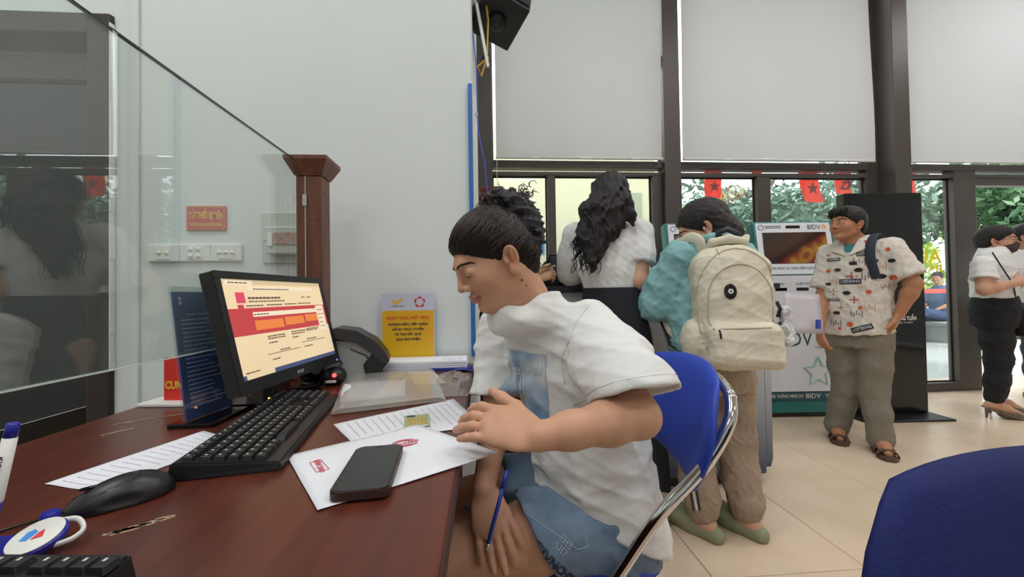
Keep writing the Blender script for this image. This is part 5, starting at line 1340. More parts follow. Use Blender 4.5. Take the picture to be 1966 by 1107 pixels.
def pick(bv, px, py, off): 
    d = (at(px, py, 1.0)-CAM).normalized(); r_ = bv.ray_cast(CAM-Vector(off), d, 6); return r_
h, hn, hi, hd_ = pick(db, 1080, 1062, so_)
if h is not None:
    vd = (h+Vector(so_)-CAM).normalized(); xx = (at(1075, 1118, 1)-at(1000, 1040, 1)).normalized(); xx = xx-hn*xx.dot(hn); EM = frame(h, xx, hn.cross(xx))
    M_emb = mat('embroidery', '3a4a5e', .9); M_embl = mat('embroidery_pale', 'a9b8c4', .9)
    text('embroidered_lettering', 'GIVNCHY', .024, EM @ Matrix.Translation((.004, -.026, .0)), M_emb, sh_, bvh=db, off=.002, sub=.006, bold=.001, xs=1.15)
    for (ox, oy, s1, s2) in ((-1, -1, 1, 1), (1, -1, -1, 1), (1, 1, -1, -1), (-1, 1, 1, -1)):
        q = B(); u_ = .0052
        poly = [(ox*u_*2.6, oy*u_*2.6), (ox*u_*.5, oy*u_*2.6), (ox*u_*.5, oy*u_*.5), (ox*u_*2.6, oy*u_*.5), (ox*u_*2.6, oy*u_*1.6), (ox*u_*1.5, oy*u_*1.6)]
        pts = [EM @ Vector((x_-.008, y_+.012, .0)) for x_, y_ in poly]; pr = []
        for p in pts:
            hh = db.ray_cast(p+hn*.05, -hn, .1)[0]; pr.append((hh if hh is not None else p)+hn*.001)
        q.tube(pr, .0014, 5).build('emblem', M_embl, sh_)
# pocket seam, side seam lines
def surf_line(bv, pts, off, r_, name, m_, par):
    pr = []
    for i in range(len(pts)-1):
        for k in range(8):
            t = k/8; x = pts[i][0]*(1-t)+pts[i+1][0]*t; y = pts[i][1]*(1-t)+pts[i+1][1]*t; h_ = pick(bv, x, y, off)[0]
            if h_ is not None: pr.append(h_)
    if len(pr) > 3: B().tube(pr, r_, 5).build(name, m_, par, smooth=True)
M_seam = mat('denim_seam', '9fb0c0', .9)
surf_line(db, [(1010, 985), (1060, 1020), (1110, 1055), (1130, 1048), (1125, 1030)], so_, .0012, 'pocket_seam', M_seam, sh_)
surf_line(db, [(985, 975), (1010, 1020), (1045, 1080), (1060, 1105)], so_, .0010, 'hem_seam', M_seam, sh_)
surf_line(tb, [(1132, 585), (1105, 620), (1078, 690), (1085, 745)], so_, .0009, 'sleeve_seam', mat('tee_seam', 'c4c4c0', .9), ts)
# pen in the far hand, ring
tip = Vector(at(934, 1056, .748)); top = Vector(at(968, 926, .80)); pd_ = (top-tip).normalized()
pe = empty('ballpoint_pen', tip, label='blue ballpoint pen held in the far hand of the seated woman', cat='pen'); r0 = Matrix.Translation(-tip)
M_pbl = mat('pen_blue_body', '2440b0', .3, var=.1)
B().tube([tip+pd_*.012, tip+pd_*.14], .0042, 10).build('barrel', M_pbl, pe, smooth=True, M=r0); B().tube([tip, tip+pd_*.013], [.0008, .0036], 8).build('tip', M_chrome, pe, smooth=True, M=r0); B().tube([tip+pd_*.11, tip+pd_*.145], [.0048, .0046], 10).build('cap', M_pbl, pe, smooth=True, M=r0)
rp_ = RING; ra = Vector((rp_[2][:3]-rp_[1][:3]).tolist()).normalized(); rc_ = Vector((rp_[1][:3]*.45+rp_[0][:3]*.55).tolist())*.0+Vector((rp_[0][:3]*.35+rp_[1][:3]*.65).tolist()); ra = Vector((rp_[1][:3]-rp_[0][:3]).tolist()).normalized(); ru = ra.orthogonal().normalized(); rv = ra.cross(ru)
B().tube([rc_+(ru*math.cos(a)+rv*math.sin(a))*.0096 for a in [2*PI*k/20 for k in range(21)]], .0013, 6, cap=False).build('ring', mat('gold', 'd9a85a', .2, metal=1), SW, smooth=True, M=rel(SW))
# slippers under the desk
for an in (V3((-.12, .87, .0)), V3((-.12, 1.02, .0))):
    q = B(); q.prism([(-.20, -.035), (-.16, -.045), (.03, -.035), (.05, 0), (.03, .035), (-.16, .04), (-.20, .025)], .0, .018, Matrix.Translation(Vector(an)), bev=.004); q.build('sandal', M_black, SW, M=rel(SW))
# ------------------------------------------------------------------ standing people
def A3(px, py, Y): return V3(at(px, py, Y))
def limb(S, pts, rs, k=.02): S.chain([(*p, r) for p, r in zip(pts, rs)], k=k)
def mixp(a, b, t): return a*(1-t)+b*t
def arm(S, sh, el, wr, r=(.046, .038, .024), k=.02):
    limb(S, [sh, mixp(sh, el, .5), el], [r[0]*1.05, r[0]*.95, r[1]], k); limb(S, [el, mixp(el, wr, .3), wr], [r[1], r[1]*1.0, r[2]], k)
def leg(S, hip, kn, an, toe, r=(.08, .052, .036), k=.03):
    limb(S, [hip, mixp(hip, kn, .5), kn], [r[0], r[0]*.85, r[1]], k); limb(S, [kn, mixp(kn, an, .35), an], [r[1], r[1]*1.02, r[2]], k)
    d = toe-an; d[2] = 0; d /= np.linalg.norm(d); limb(S, [an+np.array([0, 0, -.03])-d*.03, an+d*.06+np.array([0, 0, -.045]), toe], [.034, .032, .022], .03)
def cloth(root, name, S_, vox, material): 
    me = S_.mesh(name, vox, None, root.location); o = attach(root, name, me, material); return o, mesh_bvh(me)

# ---- woman with long black hair, back towards the viewer
LW = person((.62, 1.80, 0), 'woman with long wavy black hair, white shirt and long black skirt leaning on the counter')
fw, lf = np.array([.30, .954, 0]), np.array([.954, -.30, 0]); lo_ = LW.location
T1 = head_T(A3(1172, 385, 1.82), (.42, .86, -.22), 1.02)
S = Solid(.02); add_head(S, T1, 1.02)
shr, elr, wrr = V3((.735, 1.775, 1.335)), V3((.715, 1.735, 1.105)), V3((.80, 1.95, 1.118)); shl, ell_, wrl = V3((.455, 1.86, 1.335)), V3((.44, 1.95, 1.14)), V3((.52, 2.05, 1.125))
nbk = V3((.605, 1.81, 1.39)); limb(S, [(T1 @ np.array([-.03, 0, -.06, 1]))[:3], nbk], [.05, .055])
S.loft(lf, fw, [(.80, .62, 1.80, .13, .09), (1.02, .61, 1.80, .10, .085), (1.20, .60, 1.81, .125, .09), (1.33, .60, 1.81, .14, .075), (1.39, .60, 1.81, .07, .055)], k=.03)
arm(S, shr, elr, wrr, (.056, .046, .027)); arm(S, shl, ell_, wrl, (.052, .042, .026))
add_hand(S, wrr, (.55, .75, -.08), (.1, 0, 1), (-.7, .6, 0), 1.0, curl=(.15, .15, .18, .2), spread=.14, thumb=(.5, .2)); add_hand(S, wrl, (.2, .95, -.08), (0, 0, 1), (1, 0, 0), 1.0)
for sx in (-1, 1): leg(S, V3((.63+.09*sx, 1.80, .85)), V3((.64+.09*sx, 1.80, .48)), V3((.65+.08*sx, 1.79, .09)), V3((.68+.08*sx, 1.90, .03)))
attach(LW, 'body', S.mesh('body', .0042, head_color(T1, 'cfa187', 'b06a64'), lo_), M_skin)
C = Solid(.02)
limb(C, [shr, mixp(shr, elr, .45), mixp(shr, elr, .85)], [.072, .074, .074], .035); limb(C, [shl, mixp(shl, ell_, .5), mixp(shl, ell_, .9)], [.070, .072, .072], .035)
da = (elr-shr)/np.linalg.norm(elr-shr); R_ = np.stack([da, np.cross(da, [0, 1, 0]), np.cross(np.cross(da, [0, 1, 0]), da)], 1); R_ /= np.linalg.norm(R_, axis=0)
C.box(mixp(shr, elr, .66)+da*.1, (.1, .075, .09), R_, .003, k=.004, op=-1)
C.loft(lf, fw, [(1.0, .61, 1.80, .112, .095), (1.05, .608, 1.80, .122, .104), (1.15, .60, 1.805, .150, .120), (1.28, .597, 1.81, .160, .115), (1.345, .597, 1.81, .150, .092), (1.385, .60, 1.81, .095, .07), (1.42, .604, 1.81, .062, .06)])
C.disp(wrinkle(51, .005, 24, (1, 1, .6))); C.disp(wrinkle(52, .0025, 50))
sh1, b1 = cloth(LW, 'shirt', C, .0048, M_tee)
C = Solid(.02); C.loft(lf, fw, [(.15, .655, 1.79, .190, .150), (.30, .65, 1.79, .186, .146), (.60, .64, 1.79, .176, .138), (.85, .625, 1.795, .160, .128), (1.0, .612, 1.80, .145, .122), (1.05, .608, 1.80, .136, .118), (1.075, .608, 1.80, .136, .118)])
def pleat(x, y, z):
    a = np.arctan2(y-1.79, x-.64); return -.010*np.clip((1.0-z)/.6, 0, 1)*np.sin(11*a+2*z)
C.disp(pleat); cloth(LW, 'skirt', C, .0055, mat('skirt_black', '1b1d26', .85, var=.15, bump=.2, bscale=300))
for sx in (-1, 1): B().prism([(x*.045+.66+.08*sx, y*.13+1.85) for x, y in ((-.8, -.9), (.8, -.9), (1, -.2), (1, .5), (.5, 1), (-.5, 1), (-1, .5), (-1, -.2))], 0, .05, bev=.015).build('shoe', M_blackg, LW, M=rel(LW), angle=50)
# long hair
H = Solid(.02); H.T, H.sc = T1, 1.02
H.ell((-.012, 0, .040), (.112, .090, .092)); H.ell((-.05, 0, -.02), (.075, .092, .085)); H.T, H.sc = np.eye(4), 1.0
for p in (((1125, 400), (1122, 450), (1128, 500), .030), ((1145, 400), (1140, 465), (1136, 520), .036), ((1165, 400), (1160, 450), (1150, 500), .036), ((1185, 400), (1178, 440), (1165, 470), .034), ((1205, 390), (1212, 415), (1216, 432), .026)):
    q = [A3(x, y, 1.70-.01*i) for i, (x, y) in enumerate(p[:3])]; H.chain([(*A3(1168, 375, 1.74), .06), (*q[0], p[3]*1.1), (*q[1], p[3]), (*q[2], p[3]*.45)], k=.02)
H.disp(wrinkle(61, .012, 34, (1, 1, .45))); H.disp(wrinkle(62, .005, 90, (1, 1, .4)))
attach(LW, 'hair', H.mesh('hair', .0042, None, lo_), M_hair2)
q = B(); r2 = random.Random(33)
for k in range(110):
    x0 = r2.uniform(1122, 1216); f_ = (x0-1170)/47; xe = 1150+f_*(42 if f_ < 0 else 58)*.8-(18 if f_ < .6 else -6); ye = r2.uniform(470, 528) if f_ < .5 else r2.uniform(415, 445)
    Yb = 1.672+.05*f_*f_; a0 = r2.uniform(0, 6.28); pts = []
    for j in range(17):
        t = j/16; wv2 = math.sin(a0+t*13)*(2+5*t); pts.append(at(x0*(1-t)+xe*t+wv2, 395*(1-t)+ye*t, Yb-.006*math.sin(a0*2+t*11)))
    q.tube(pts, [.0045-.003*j/16 for j in range(17)], 5)
tag(q.build('hair_locks', M_hair2, LW, smooth=True, M=rel(LW)), kind='stuff')

# ---- woman with the cream backpack
M_teal2 = mat('shirt_teal', '86b7ba', .85, var=.08, scale=5, bump=.3, bscale=250)
BW = person((1.0, 1.63, 0), 'woman with a cream backpack, teal shirt and tan trousers standing at the counter'); bo_ = BW.location
fw, lf = np.array([-.25, .968, 0]), np.array([.968, .25, 0])
T2 = head_T(A3(1350, 440, 1.68), (-.80, .42, -.40), 1.04)
S = Solid(.02); add_head(S, T2, 1.04)
shl, ell_, wrl = V3((.84, 1.60, 1.20)), V3((.775, 1.68, 1.0)), V3((.84, 1.90, 1.115)); shr, elr, wrr = V3((1.17, 1.66, 1.20)), V3((1.23, 1.74, 1.0)), V3((1.08, 1.91, 1.115))
nbk = V3((1.0, 1.64, 1.25)); limb(S, [(T2 @ np.array([-.03, 0, -.06, 1]))[:3], nbk], [.05, .055])
S.loft(lf, fw, [(.70, 1.0, 1.63, .15, .10), (.9, 1.0, 1.63, .13, .09), (1.15, 1.0, 1.63, .15, .09), (1.24, 1.0, 1.64, .08, .06)], k=.03)
arm(S, shl, ell_, wrl, (.048, .04, .025)); arm(S, shr, elr, wrr, (.048, .04, .025))
add_hand(S, wrl, (.3, .9, -.1), (0, 0, 1), (1, 0, 0), .95, curl=(.3, .3, .3, .3)); add_hand(S, wrr, (-.4, .85, -.1), (0, 0, 1), (-1, 0, 0), .95, curl=(.3, .3, .3, .3))
anl, anr = V3((.925, 1.61, .085)), V3((1.115, 1.60, .085))
leg(S, V3((.92, 1.63, .74)), V3((.905, 1.64, .42)), anl, V3((.86, 1.74, .032))); leg(S, V3((1.08, 1.63, .74)), V3((1.095, 1.64, .42)), anr, V3((1.06, 1.73, .032)))
me = S.mesh('body', .0042, head_color(T2, 'cfa287', 'a86460'), bo_); attach(BW, 'body', me, M_skin); face_bits(BW, T2, mesh_bvh(me), off=bo_, sc=1.0)
H = Solid(.02); H.T, H.sc = T2, 1.04
H.ell((-.014, 0, .042), (.112, .088, .092)); H.ell((-.055, 0, -.015), (.070, .084, .085)); H.ell((-.09, -.0, -.06), (.05, .06, .06)); H.T, H.sc = np.eye(4), 1.0
nrm = T2[:3, :3] @ np.array([.70, 0, -.715]); H.cut((T2 @ np.array([.018, 0, -.012, 1]))[:3], nrm, .01)
H.cap(A3(1398, 430, 1.62), A3(1412, 452, 1.60), .022, .026); H.cap(A3(1375, 460, 1.60), A3(1340, 470, 1.60), .035, .03)
H.disp(wrinkle(63, .003, 90)); attach(BW, 'hair', H.mesh('hair', .004, None, bo_), M_hair2)
C = Solid(.03)
C.loft(lf, fw, [(.735, .985, 1.62, .170, .140), (.80, .985, 1.62, .185, .150), (.95, .99, 1.625, .195, .150), (1.10, 1.0, 1.63, .195, .140), (1.19, 1.0, 1.635, .175, .11), (1.235, 1.0, 1.64, .11, .085), (1.275, 1.0, 1.64, .065, .065)])
limb(C, [shl, mixp(shl, ell_, .6), ell_, mixp(ell_, wrl, .45)], [.075, .080, .078, .062], .035); limb(C, [shr, mixp(shr, elr, .6), elr, mixp(elr, wrr, .5)], [.072, .076, .074, .06], .035)
C.disp(wrinkle(55, .009, 20)); C.disp(wrinkle(56, .003, 48)); cloth(BW, 'shirt', C, .005, M_teal2)
C = Solid(.02); C.ell(V3((1.0, 1.57, 1.275)), (.075, .055, .028)); C.disp(wrinkle(57, .006, 50)); cloth(BW, 'hood', C, .005, M_teal2)
C = Solid(.03); C.loft(lf, fw, [(.62, 1.0, 1.625, .175, .125), (.74, 1.0, 1.625, .170, .125), (.80, 1.0, 1.63, .15, .11)])
for hip, kn, an in ((V3((.915, 1.63, .66)), V3((.905, 1.64, .42)), anl), (V3((1.085, 1.63, .66)), V3((1.098, 1.64, .42)), anr)):
    limb(C, [hip, kn, mixp(kn, an, .6), an+np.array([0, 0, .055]), an+np.array([0, 0, .015])], [.094, .085, .074, .070, .058], .025)
C.disp(wrinkle(58, .008, 24, (1, 1, .7))); C.disp(wrinkle(59, .003, 55))
M_tan = mat('trousers_tan', 'a3907c', .9, var=.12, scale=6, bump=.35, bscale=300); tr_, tb2 = cloth(BW, 'trousers', C, .005, M_tan)
for dx, m_ in ((0, M_black), (6, M_paper), (12, M_black)): surf_line(tb2, [(1310+dx, 705), (1311+dx, 800), (1316+dx, 870), (1325+dx, 940), (1333+dx, 985)], bo_, .0042, 'side_stripe', m_, tr_)
M_clog = mat('clog_green', '8d9472', .7, var=.1)
for an, tx in ((anl, -.05), (anr, -.045)):
    C = Solid(.02); d = np.array([tx*2.4, .20, 0]); d /= np.linalg.norm(d); b_ = np.array([an[0], an[1], 0])
    C.chain([(*(b_-d*.055+np.array([0, 0, .024])), .036), (*(b_+d*.05+np.array([0, 0, .026])), .040), (*(b_+d*.17+np.array([0, 0, .030])), .044)], k=.03); C.ell(b_+d*.12+np.array([0, 0, .055]), (.055, .07, .035), k=.03)
    C.box(b_+np.array([0, 0, -.045]), (.3, .3, .045), None, .001, k=.003, op=-1); C.ell(b_-d*.01+np.array([0, 0, .075]), (.034, .055, .035), k=.006, op=-1)
    cloth(BW, 'clog', C, .004, M_clog)
# backpack
M_bag = mat('bag_cream', 'd6d0bb', .8, var=.05, scale=6, bump=.35, bscale=350); M_bagd = mat('bag_trim', 'b8b19b', .85, var=.05)  # second tone: darker cream for piping and zip
bp_ = empty('backpack', (.965, 1.45, .75), label='large cream backpack with a black eight badge worn by the woman', cat='backpack')
Bc = V3((.975, 1.455, .985)); yw = math.radians(-10); Rb = np.array(Euler((math.radians(-5), 0, yw)).to_matrix())   # local -y faces the viewer
def bl(x, y, z): return Bc+Rb @ np.array([x, y, z])
C = Solid(.02); C.box(bl(0, .0, -.02), (.145, .075, .225), Rb, .06); C.ell(bl(0, 0, .17), (.125, .075, .085), Rb, k=.05); C.box(bl(0, -.075, -.15), (.135, .055, .085), Rb, .04, k=.02); C.ell(bl(0, -.05, .02), (.125, .055, .16), Rb, k=.03)
C.ell(bl(-.155, .0, -.13), (.045, .06, .085), Rb, k=.015)
C.disp(wrinkle(71, .006, 22)); C.disp(wrinkle(72, .002, 60)); me = C.mesh('bag', .0042, None, bp_.location); attach(bp_, 'bag', me, M_bag); gb = mesh_bvh(me)
def bline(pts, r_, name, m_, par=bp_):
    d = Vector(Rb @ np.array([0, -1, 0])); pr = []
    for i in range(len(pts)-1):
        for k in range(6):
            t = k/6; p = Vector(bl(pts[i][0]*(1-t)+pts[i+1][0]*t, 0, pts[i][1]*(1-t)+pts[i+1][1]*t))-Vector(bp_.location); h = gb.ray_cast(p+d*.3, -d, .4)[0]
            if h is not None: pr.append(h)
    return B().tube(pr, r_, 6).build(name, m_, par, smooth=True)
bline([(-.115, -.09), (-.115, .03)]+[(-.115*math.cos(a), .03+.13*math.sin(a)) for a in [PI*k/12 for k in range(1, 12)]]+[(.115, .03), (.115, -.09)], .0035, 'piping', M_bagd); bline([(-.142, -.10), (-.142, .05)]+[(-.142*math.cos(a), .05+.175*math.sin(a)) for a in [PI*k/12 for k in range(1, 12)]]+[(.142, .05), (.142, -.10)], .003, 'piping', M_bagd)
bline([(-.12, -.085), (.12, -.08)], .004, 'zip', M_bagd); bline([(-.10, -.088), (-.098, -.125)], .004, 'zip_pull', M_blackg); bline([(-.06, .20), (-.06, .235)], .003, 'piping', M_bagd)
Mb = Matrix.Translation(Vector(bl(-.045, 0, .055))-Vector(bp_.location)) @ Matrix(Rb.tolist()).to_4x4() @ Matrix(((1, 0, 0, 0), (0, 0, -1, 0), (0, 1, 0, 0), (0, 0, 0, 1)))
Mb.translation += Vector(Rb @ np.array([0, -.12, 0]))
h = gb.ray_cast(Mb.translation, Vector(Rb @ np.array([0, 1, 0])), .3)[0]; Mb.translation = h
bd_ = B().lathe([(.022, 0), (.022, .004), (.018, .006)], 24, Mb @ Matrix.Scale(1.3, 4, (0, 1, 0))).build('badge', M_blackg, bp_, angle=40)
B().lathe([(.0095, .0061), (.0095, .0066), (.008, .0068)], 18, Mb).build('badge_disc', M_white, bd_); text('badge_number', '8', .016, Mb @ Matrix.Translation((0, 0, .0075)), M_blackg, bd_)
C = Solid(.01); C.chain([(*bl(-.075, .02, .225), .012), (*bl(-.06, -.01, .262), .016), (*bl(0, -.02, .272), .018), (*bl(.06, -.01, .262), .016), (*bl(.075, .02, .225), .012)]); attach(bp_, 'handle', C.mesh('handle', .004, None, bp_.location), M_bag)
for sx in (-1, 1):
    p = [bl(sx*.07, .07, .20), V3((1.0+sx*.10, 1.545, 1.262)), V3((1.0+sx*.125, 1.61, 1.275)), V3((1.0+sx*.135, 1.74, 1.20)), V3((1.0+sx*.145, 1.77, 1.05)), V3((1.0+sx*.20, 1.68, .93)), bl(sx*.14, .06, -.17)]
    B().tube([Vector(x) for x in arcpts(p)], .024, 8, flat=.35).build('strap', M_bag, bp_, smooth=True, M=rel(bp_))
    B().tube([Vector(V3((1.0+sx*.205, 1.68, .93))), Vector(V3((1.0+sx*.21, 1.60, .82))), Vector(bl(sx*.14, .06, -.20))], .010, 6, flat=.3).build('webbing', M_black, bp_, M=rel(bp_))
B().tube([Vector(bl(-.02, .03, .262)), Vector(bl(-.02, .02, .31)), Vector(bl(.02, .03, .325)), Vector(bl(.055, .02, .30)), Vector(bl(.05, .03, .25))], .014, 8, flat=.4).build('hang_loop', M_black, bp_, smooth=True, M=rel(bp_))
C = Solid(.01); 
for i, (x, z) in enumerate(((.19, -.02), (.20, -.05), (.185, -.08), (.205, -.10), (.195, -.13))): C.ball(bl(x, -.01+.01*(i % 2), z), .024)
C.disp(wrinkle(73, .008, 90)); attach(bp_, 'plastic_charm', C.mesh('plastic_charm', .004, None, bp_.location), mat('charm_silver', 'b9bcc2', .3, c2='e4e6ea', scale=40))
for i, (x, z0, z1) in enumerate(((.165, .02, -.04), (.168, -.06, -.10))): B().tube([Vector(bl(x, -.01, z0)), Vector(bl(x+.008, -.02, (z0+z1)/2)), Vector(bl(x, -.01, z1))], .007, 6).build('clip', M_black, bp_, M=rel(bp_))
# pink item on the counter
pk = empty('pink_pouch', tuple(A3(1285, 522, 1.98)-np.array([0, 0, .045])), label='bright pink pouch on the counter in front of the backpack woman', cat='pouch')
C = Solid(.01); c0 = V3(pk.location); C.ell(c0+np.array([0, 0, .055]), (.035, .03, .035)); C.ell(c0+np.array([.02, 0, .03]), (.045, .03, .03)); C.disp(wrinkle(74, .006, 60)); attach(pk, 'pouch', C.mesh('pouch', .004, None, pk.location), mat('pink', 'c85a94', .6, var=.1))
B().tube([(-.03, -.03, .03), (.01, -.035, .06), (.04, -.03, .08)], .006, 6).build('zip', M_black, pk)
# black bag on the counter
bb = empty('black_handbag', (.40, 2.12, 1.09), label='rounded black bag standing on the counter left of the long haired woman', cat='bag')
C = Solid(.02); C.ell((.40, 2.12, 1.14), (.095, .07, .12)); C.box(V3((.40, 2.12, 1.04)), (.2, .2, .05), None, .001, k=.004, op=-1); C.disp(wrinkle(75, .004, 40)); attach(bb, 'bag', C.mesh('bag', .005, None, bb.location), mat('bag_black', '18181c', .7, var=.2))
B().tube([(-.05, -.03, .12), (-.045, -.06, .17), (.045, -.06, .17), (.05, -.03, .12)], .006, 6).build('handle', M_black, bb, smooth=True)

# ---- person in black behind the seated woman, holding a pencil
HP = person((.10, 2.02, 0), 'person in black clothes behind the seated woman, hand holding a pencil'); ho_ = HP.location
T5 = head_T((.07, 2.02, 1.20), (.8, -.2, -.5), .98); S = Solid(.02); add_head(S, T5, .98)
s5, e5, w5 = V3((.22, 2.0, 1.0)), V3((.22, 1.86, .95)), A3(1025, 533, 1.86)
limb(S, [(T5 @ np.array([-.03, 0, -.06, 1]))[:3], V3((.10, 2.03, 1.06))], [.05, .055]); arm(S, s5, e5, w5); tp = add_hand(S, w5, (.9, .05, .25), (-.2, -.8, .5), (0, .3, 1), .95, curl=(.7, .8, .9, .9), thumb=(.5, .4))
S.loft((1, 0, 0), (0, 1, 0), [(.60, .10, 2.03, .12, .1), (.95, .10, 2.03, .12, .1), (1.06, .10, 2.03, .07, .06)], k=.03)
for sx in (-1, 1): leg(S, V3((.10+.06*sx, 2.03, .62)), V3((.10+.065*sx, 2.0, .36)), V3((.10+.065*sx, 2.02, .09)), V3((.10+.065*sx, 1.93, .03)), (.06, .05, .034))
attach(HP, 'body', S.mesh('body', .0045, head_color(T5, 'c39678', 'a06058'), ho_), M_skin)
C = Solid(.03); C.loft((1, 0, 0), (0, 1, 0), [(.40, .10, 2.03, .138, .13), (.62, .10, 2.03, .138, .13), (.90, .10, 2.03, .138, .12), (1.02, .10, 2.03, .12, .09), (1.07, .10, 2.03, .07, .07)]); limb(C, [s5, mixp(s5, e5, .9)], [.07, .065]); C.disp(wrinkle(81, .006, 25))
M_bkc = mat('black_cloth', '1c1b1d', .85, var=.2); cloth(HP, 'black_shirt', C, .006, M_bkc)
C = Solid(.03)
for sx in (-1, 1): limb(C, [V3((.10+.065*sx, 2.03, .58)), V3((.10+.065*sx, 2.0, .36)), V3((.10+.065*sx, 2.02, .12))], [.075, .07, .065])
cloth(HP, 'trousers', C, .006, M_bkc)
H = Solid(.02); H.T, H.sc = T5, .98; H.ell((-.014, 0, .042), (.112, .086, .090)); H.ell((-.055, 0, -.02), (.065, .08, .08)); H.T, H.sc = np.eye(4), 1.0; H.cut((T5 @ np.array([.018, 0, -.012, 1]))[:3], T5[:3, :3] @ np.array([.70, 0, -.715]), .01); attach(HP, 'hair', H.mesh('hair', .005, None, ho_), M_hair2)
a_, b_ = at(1034, 523, 1.84), at(1062, 511, 1.86); pcl = empty('pencil', a_, label='wooden pencil held by the person in black', cat='pencil')
B().tube([a_-(b_-a_)*.6, b_], .0045, 6).build('shaft', mat('pencil_wood', 'b98f62', .6), pcl, M=rel(pcl)); B().tube([b_, b_+(b_-a_)*.12], .0046, 6).build('ferrule', M_chrome, pcl, M=rel(pcl))

# ---- man in the patterned shirt
MN = person((2.50, 2.43, 0), 'man in a patterned short sleeve shirt standing with one hand in his pocket'); mo2 = MN.location
fw, lf = np.array([-.88, -.475, 0]), np.array([.475, -.88, 0])
c_ = A3(1643, 560, 2.44); cx0, cy0 = c_[0], c_[1]
T3 = head_T(A3(1626, 432, 2.42), (-.96, -.10, .12), 1.0)
S = Solid(.02); add_head(S, T3, 1.0, fem=False)
sL, eL, wL = V3((cx0+.085, cy0-.155, 1.305)), V3((cx0+.135, cy0-.245, 1.075)), V3((cx0+.080, cy0-.200, .885)); sR, eR, wR = A3(1594, 488, 2.56), A3(1580, 570, 2.56), A3(1572, 632, 2.44)
nbk = A3(1640, 470, 2.44); limb(S, [(T3 @ np.array([-.03, 0, -.05, 1]))[:3], nbk], [.058, .062]); 
S.loft(lf, fw, [(.72, cx0, cy0, .15, .1), (.95, cx0, cy0, .14, .1), (1.2, cx0, cy0, .16, .1), (1.34, cx0, cy0, .15, .075), (1.40, cx0, cy0, .07, .06)], k=.03)
arm(S, sL, eL, wL, (.05, .042, .028)); arm(S, sR, eR, wR, (.05, .042, .028))
add_hand(S, wL, (-.22, .22, -.95), (.5, -.8, -.2), (-.8, -.5, 0), 1.0, curl=(.3, .3, .3, .3)); add_hand(S, wR, (-.05, -.15, -1), (-.8, .3, 0), (-.3, -.9, 0), 1.0, curl=(.6, .6, .6, .6), thumb=(.4, .5))
aR, aL = V3((2.475, 2.56, .10)), V3((2.535, 2.31, .10)); hR, hL = V3((cx0-.045, cy0+.08, .78)), V3((cx0+.045, cy0-.08, .78))
kR, kL = A3(1625, 745, 2.52), A3(1678, 750, 2.36)
leg(S, hR, kR, aR, V3((2.40, 2.46, .035))); leg(S, hL, kL, aL, V3((2.46, 2.20, .035)))
me = S.mesh('body', .0042, head_color(T3, 'b5805f', '9c6455'), mo2); attach(MN, 'body', me, M_skin); face_bits(MN, T3, mesh_bvh(me), off=mo2, sc=1.15)
H = Solid(.02); H.T, H.sc = T3, 1.0; H.ell((-.014, 0, .045), (.110, .087, .090)); H.ell((-.055, 0, -.005), (.062, .078, .068)); H.T, H.sc = np.eye(4), 1.0
H.cut((T3 @ np.array([.018, 0, -.004, 1]))[:3], T3[:3, :3] @ np.array([.60, 0, -.80]), .012); H.disp(wrinkle(64, .004, 95)); attach(MN, 'hair', H.mesh('hair', .004, None, mo2), M_hair2)
q = B(); r2 = random.Random(8)
for k in range(36):
    y0 = r2.uniform(-.06, .06); a = hpt(T3, (.06+r2.uniform(0, .025), y0, .105)); b_ = hpt(T3, (.103-abs(y0)*.4, y0*1.1+r2.uniform(-.01, .01), .048+r2.uniform(-.012, .012))); q.tube([a, (a+b_)/2+Vector((-.008, -.008, .012)), b_], [.005, .005, .001], 5)
q.build('fringe', M_hair2, MN, smooth=True, M=rel(MN))
C = Solid(.03)
limb(C, [sL, mixp(sL, eL, .75), mixp(sL, eL, 1.1)], [.078, .082, .086], .03); limb(C, [sR, mixp(sR, eR, .7), mixp(sR, eR, 1.1)], [.076, .080, .084], .03)
for s_, e_ in ((sL, eL), (sR, eR)):
    d = (e_-s_)/np.linalg.norm(e_-s_); R_ = np.stack([d, np.cross(d, [0, 1, 0]), np.cross(np.cross(d, [0, 1, 0]), d)], 1); R_ /= np.linalg.norm(R_, axis=0); C.box(mixp(s_, e_, .80)+d*.1, (.1, .10, .10), R_, .003, k=.004, op=-1)
C.loft(lf, fw, [(.74, cx0, cy0, .190, .150), (.80, cx0, cy0, .190, .150), (1.0, cx0, cy0, .188, .145), (1.2, cx0, cy0, .192, .138), (1.31, cx0, cy0, .180, .115), (1.365, cx0, cy0, .12, .085), (1.41, cx0, cy0, .072, .072)])
v0 = nbk+fw*.10; C.ell(v0+np.array([0, 0, .02]), (.05, .05, .075), k=.008, op=-1)
C.disp(wrinkle(85, .007, 22, (1, 1, .6))); C.disp(wrinkle(86, .003, 48)); C.cut(V3((cx0, cy0, .755)), (.1, 0, -1), .004)
M_shp = mat('shirt_pattern', 'd8d2c8', .85, scale=38, detail=2, c2='cbc4ba', bump=.2, bscale=250); ms_, mb_ = cloth(MN, 'patterned_shirt', C, .005, M_shp)
C = Solid(.02); C.ell(nbk+fw*.030+np.array([0, 0, -.06]), (.085, .075, .075)); cloth(MN, 'undershirt', C, .005, mat('tee_teal', '2f7f82', .85, var=.1))
for sx in (-1, 1):
    a = nbk+lf*sx*.06+np.array([0, 0, .045]); b_ = nbk+fw*.115+lf*sx*.075+np.array([0, 0, -.035]); c2_ = nbk+fw*.135+lf*sx*.012+np.array([0, 0, -.075])
    q = B(); q.face([Vector(a+fw*-.02), Vector(a+lf*sx*.025+np.array([0, 0, -.03])), Vector(b_+lf*sx*.02), Vector(c2_), Vector(a+fw*.06+lf*sx*-.015)]); q.build('collar', M_shp, ms_, M=rel(MN), solid=.006)
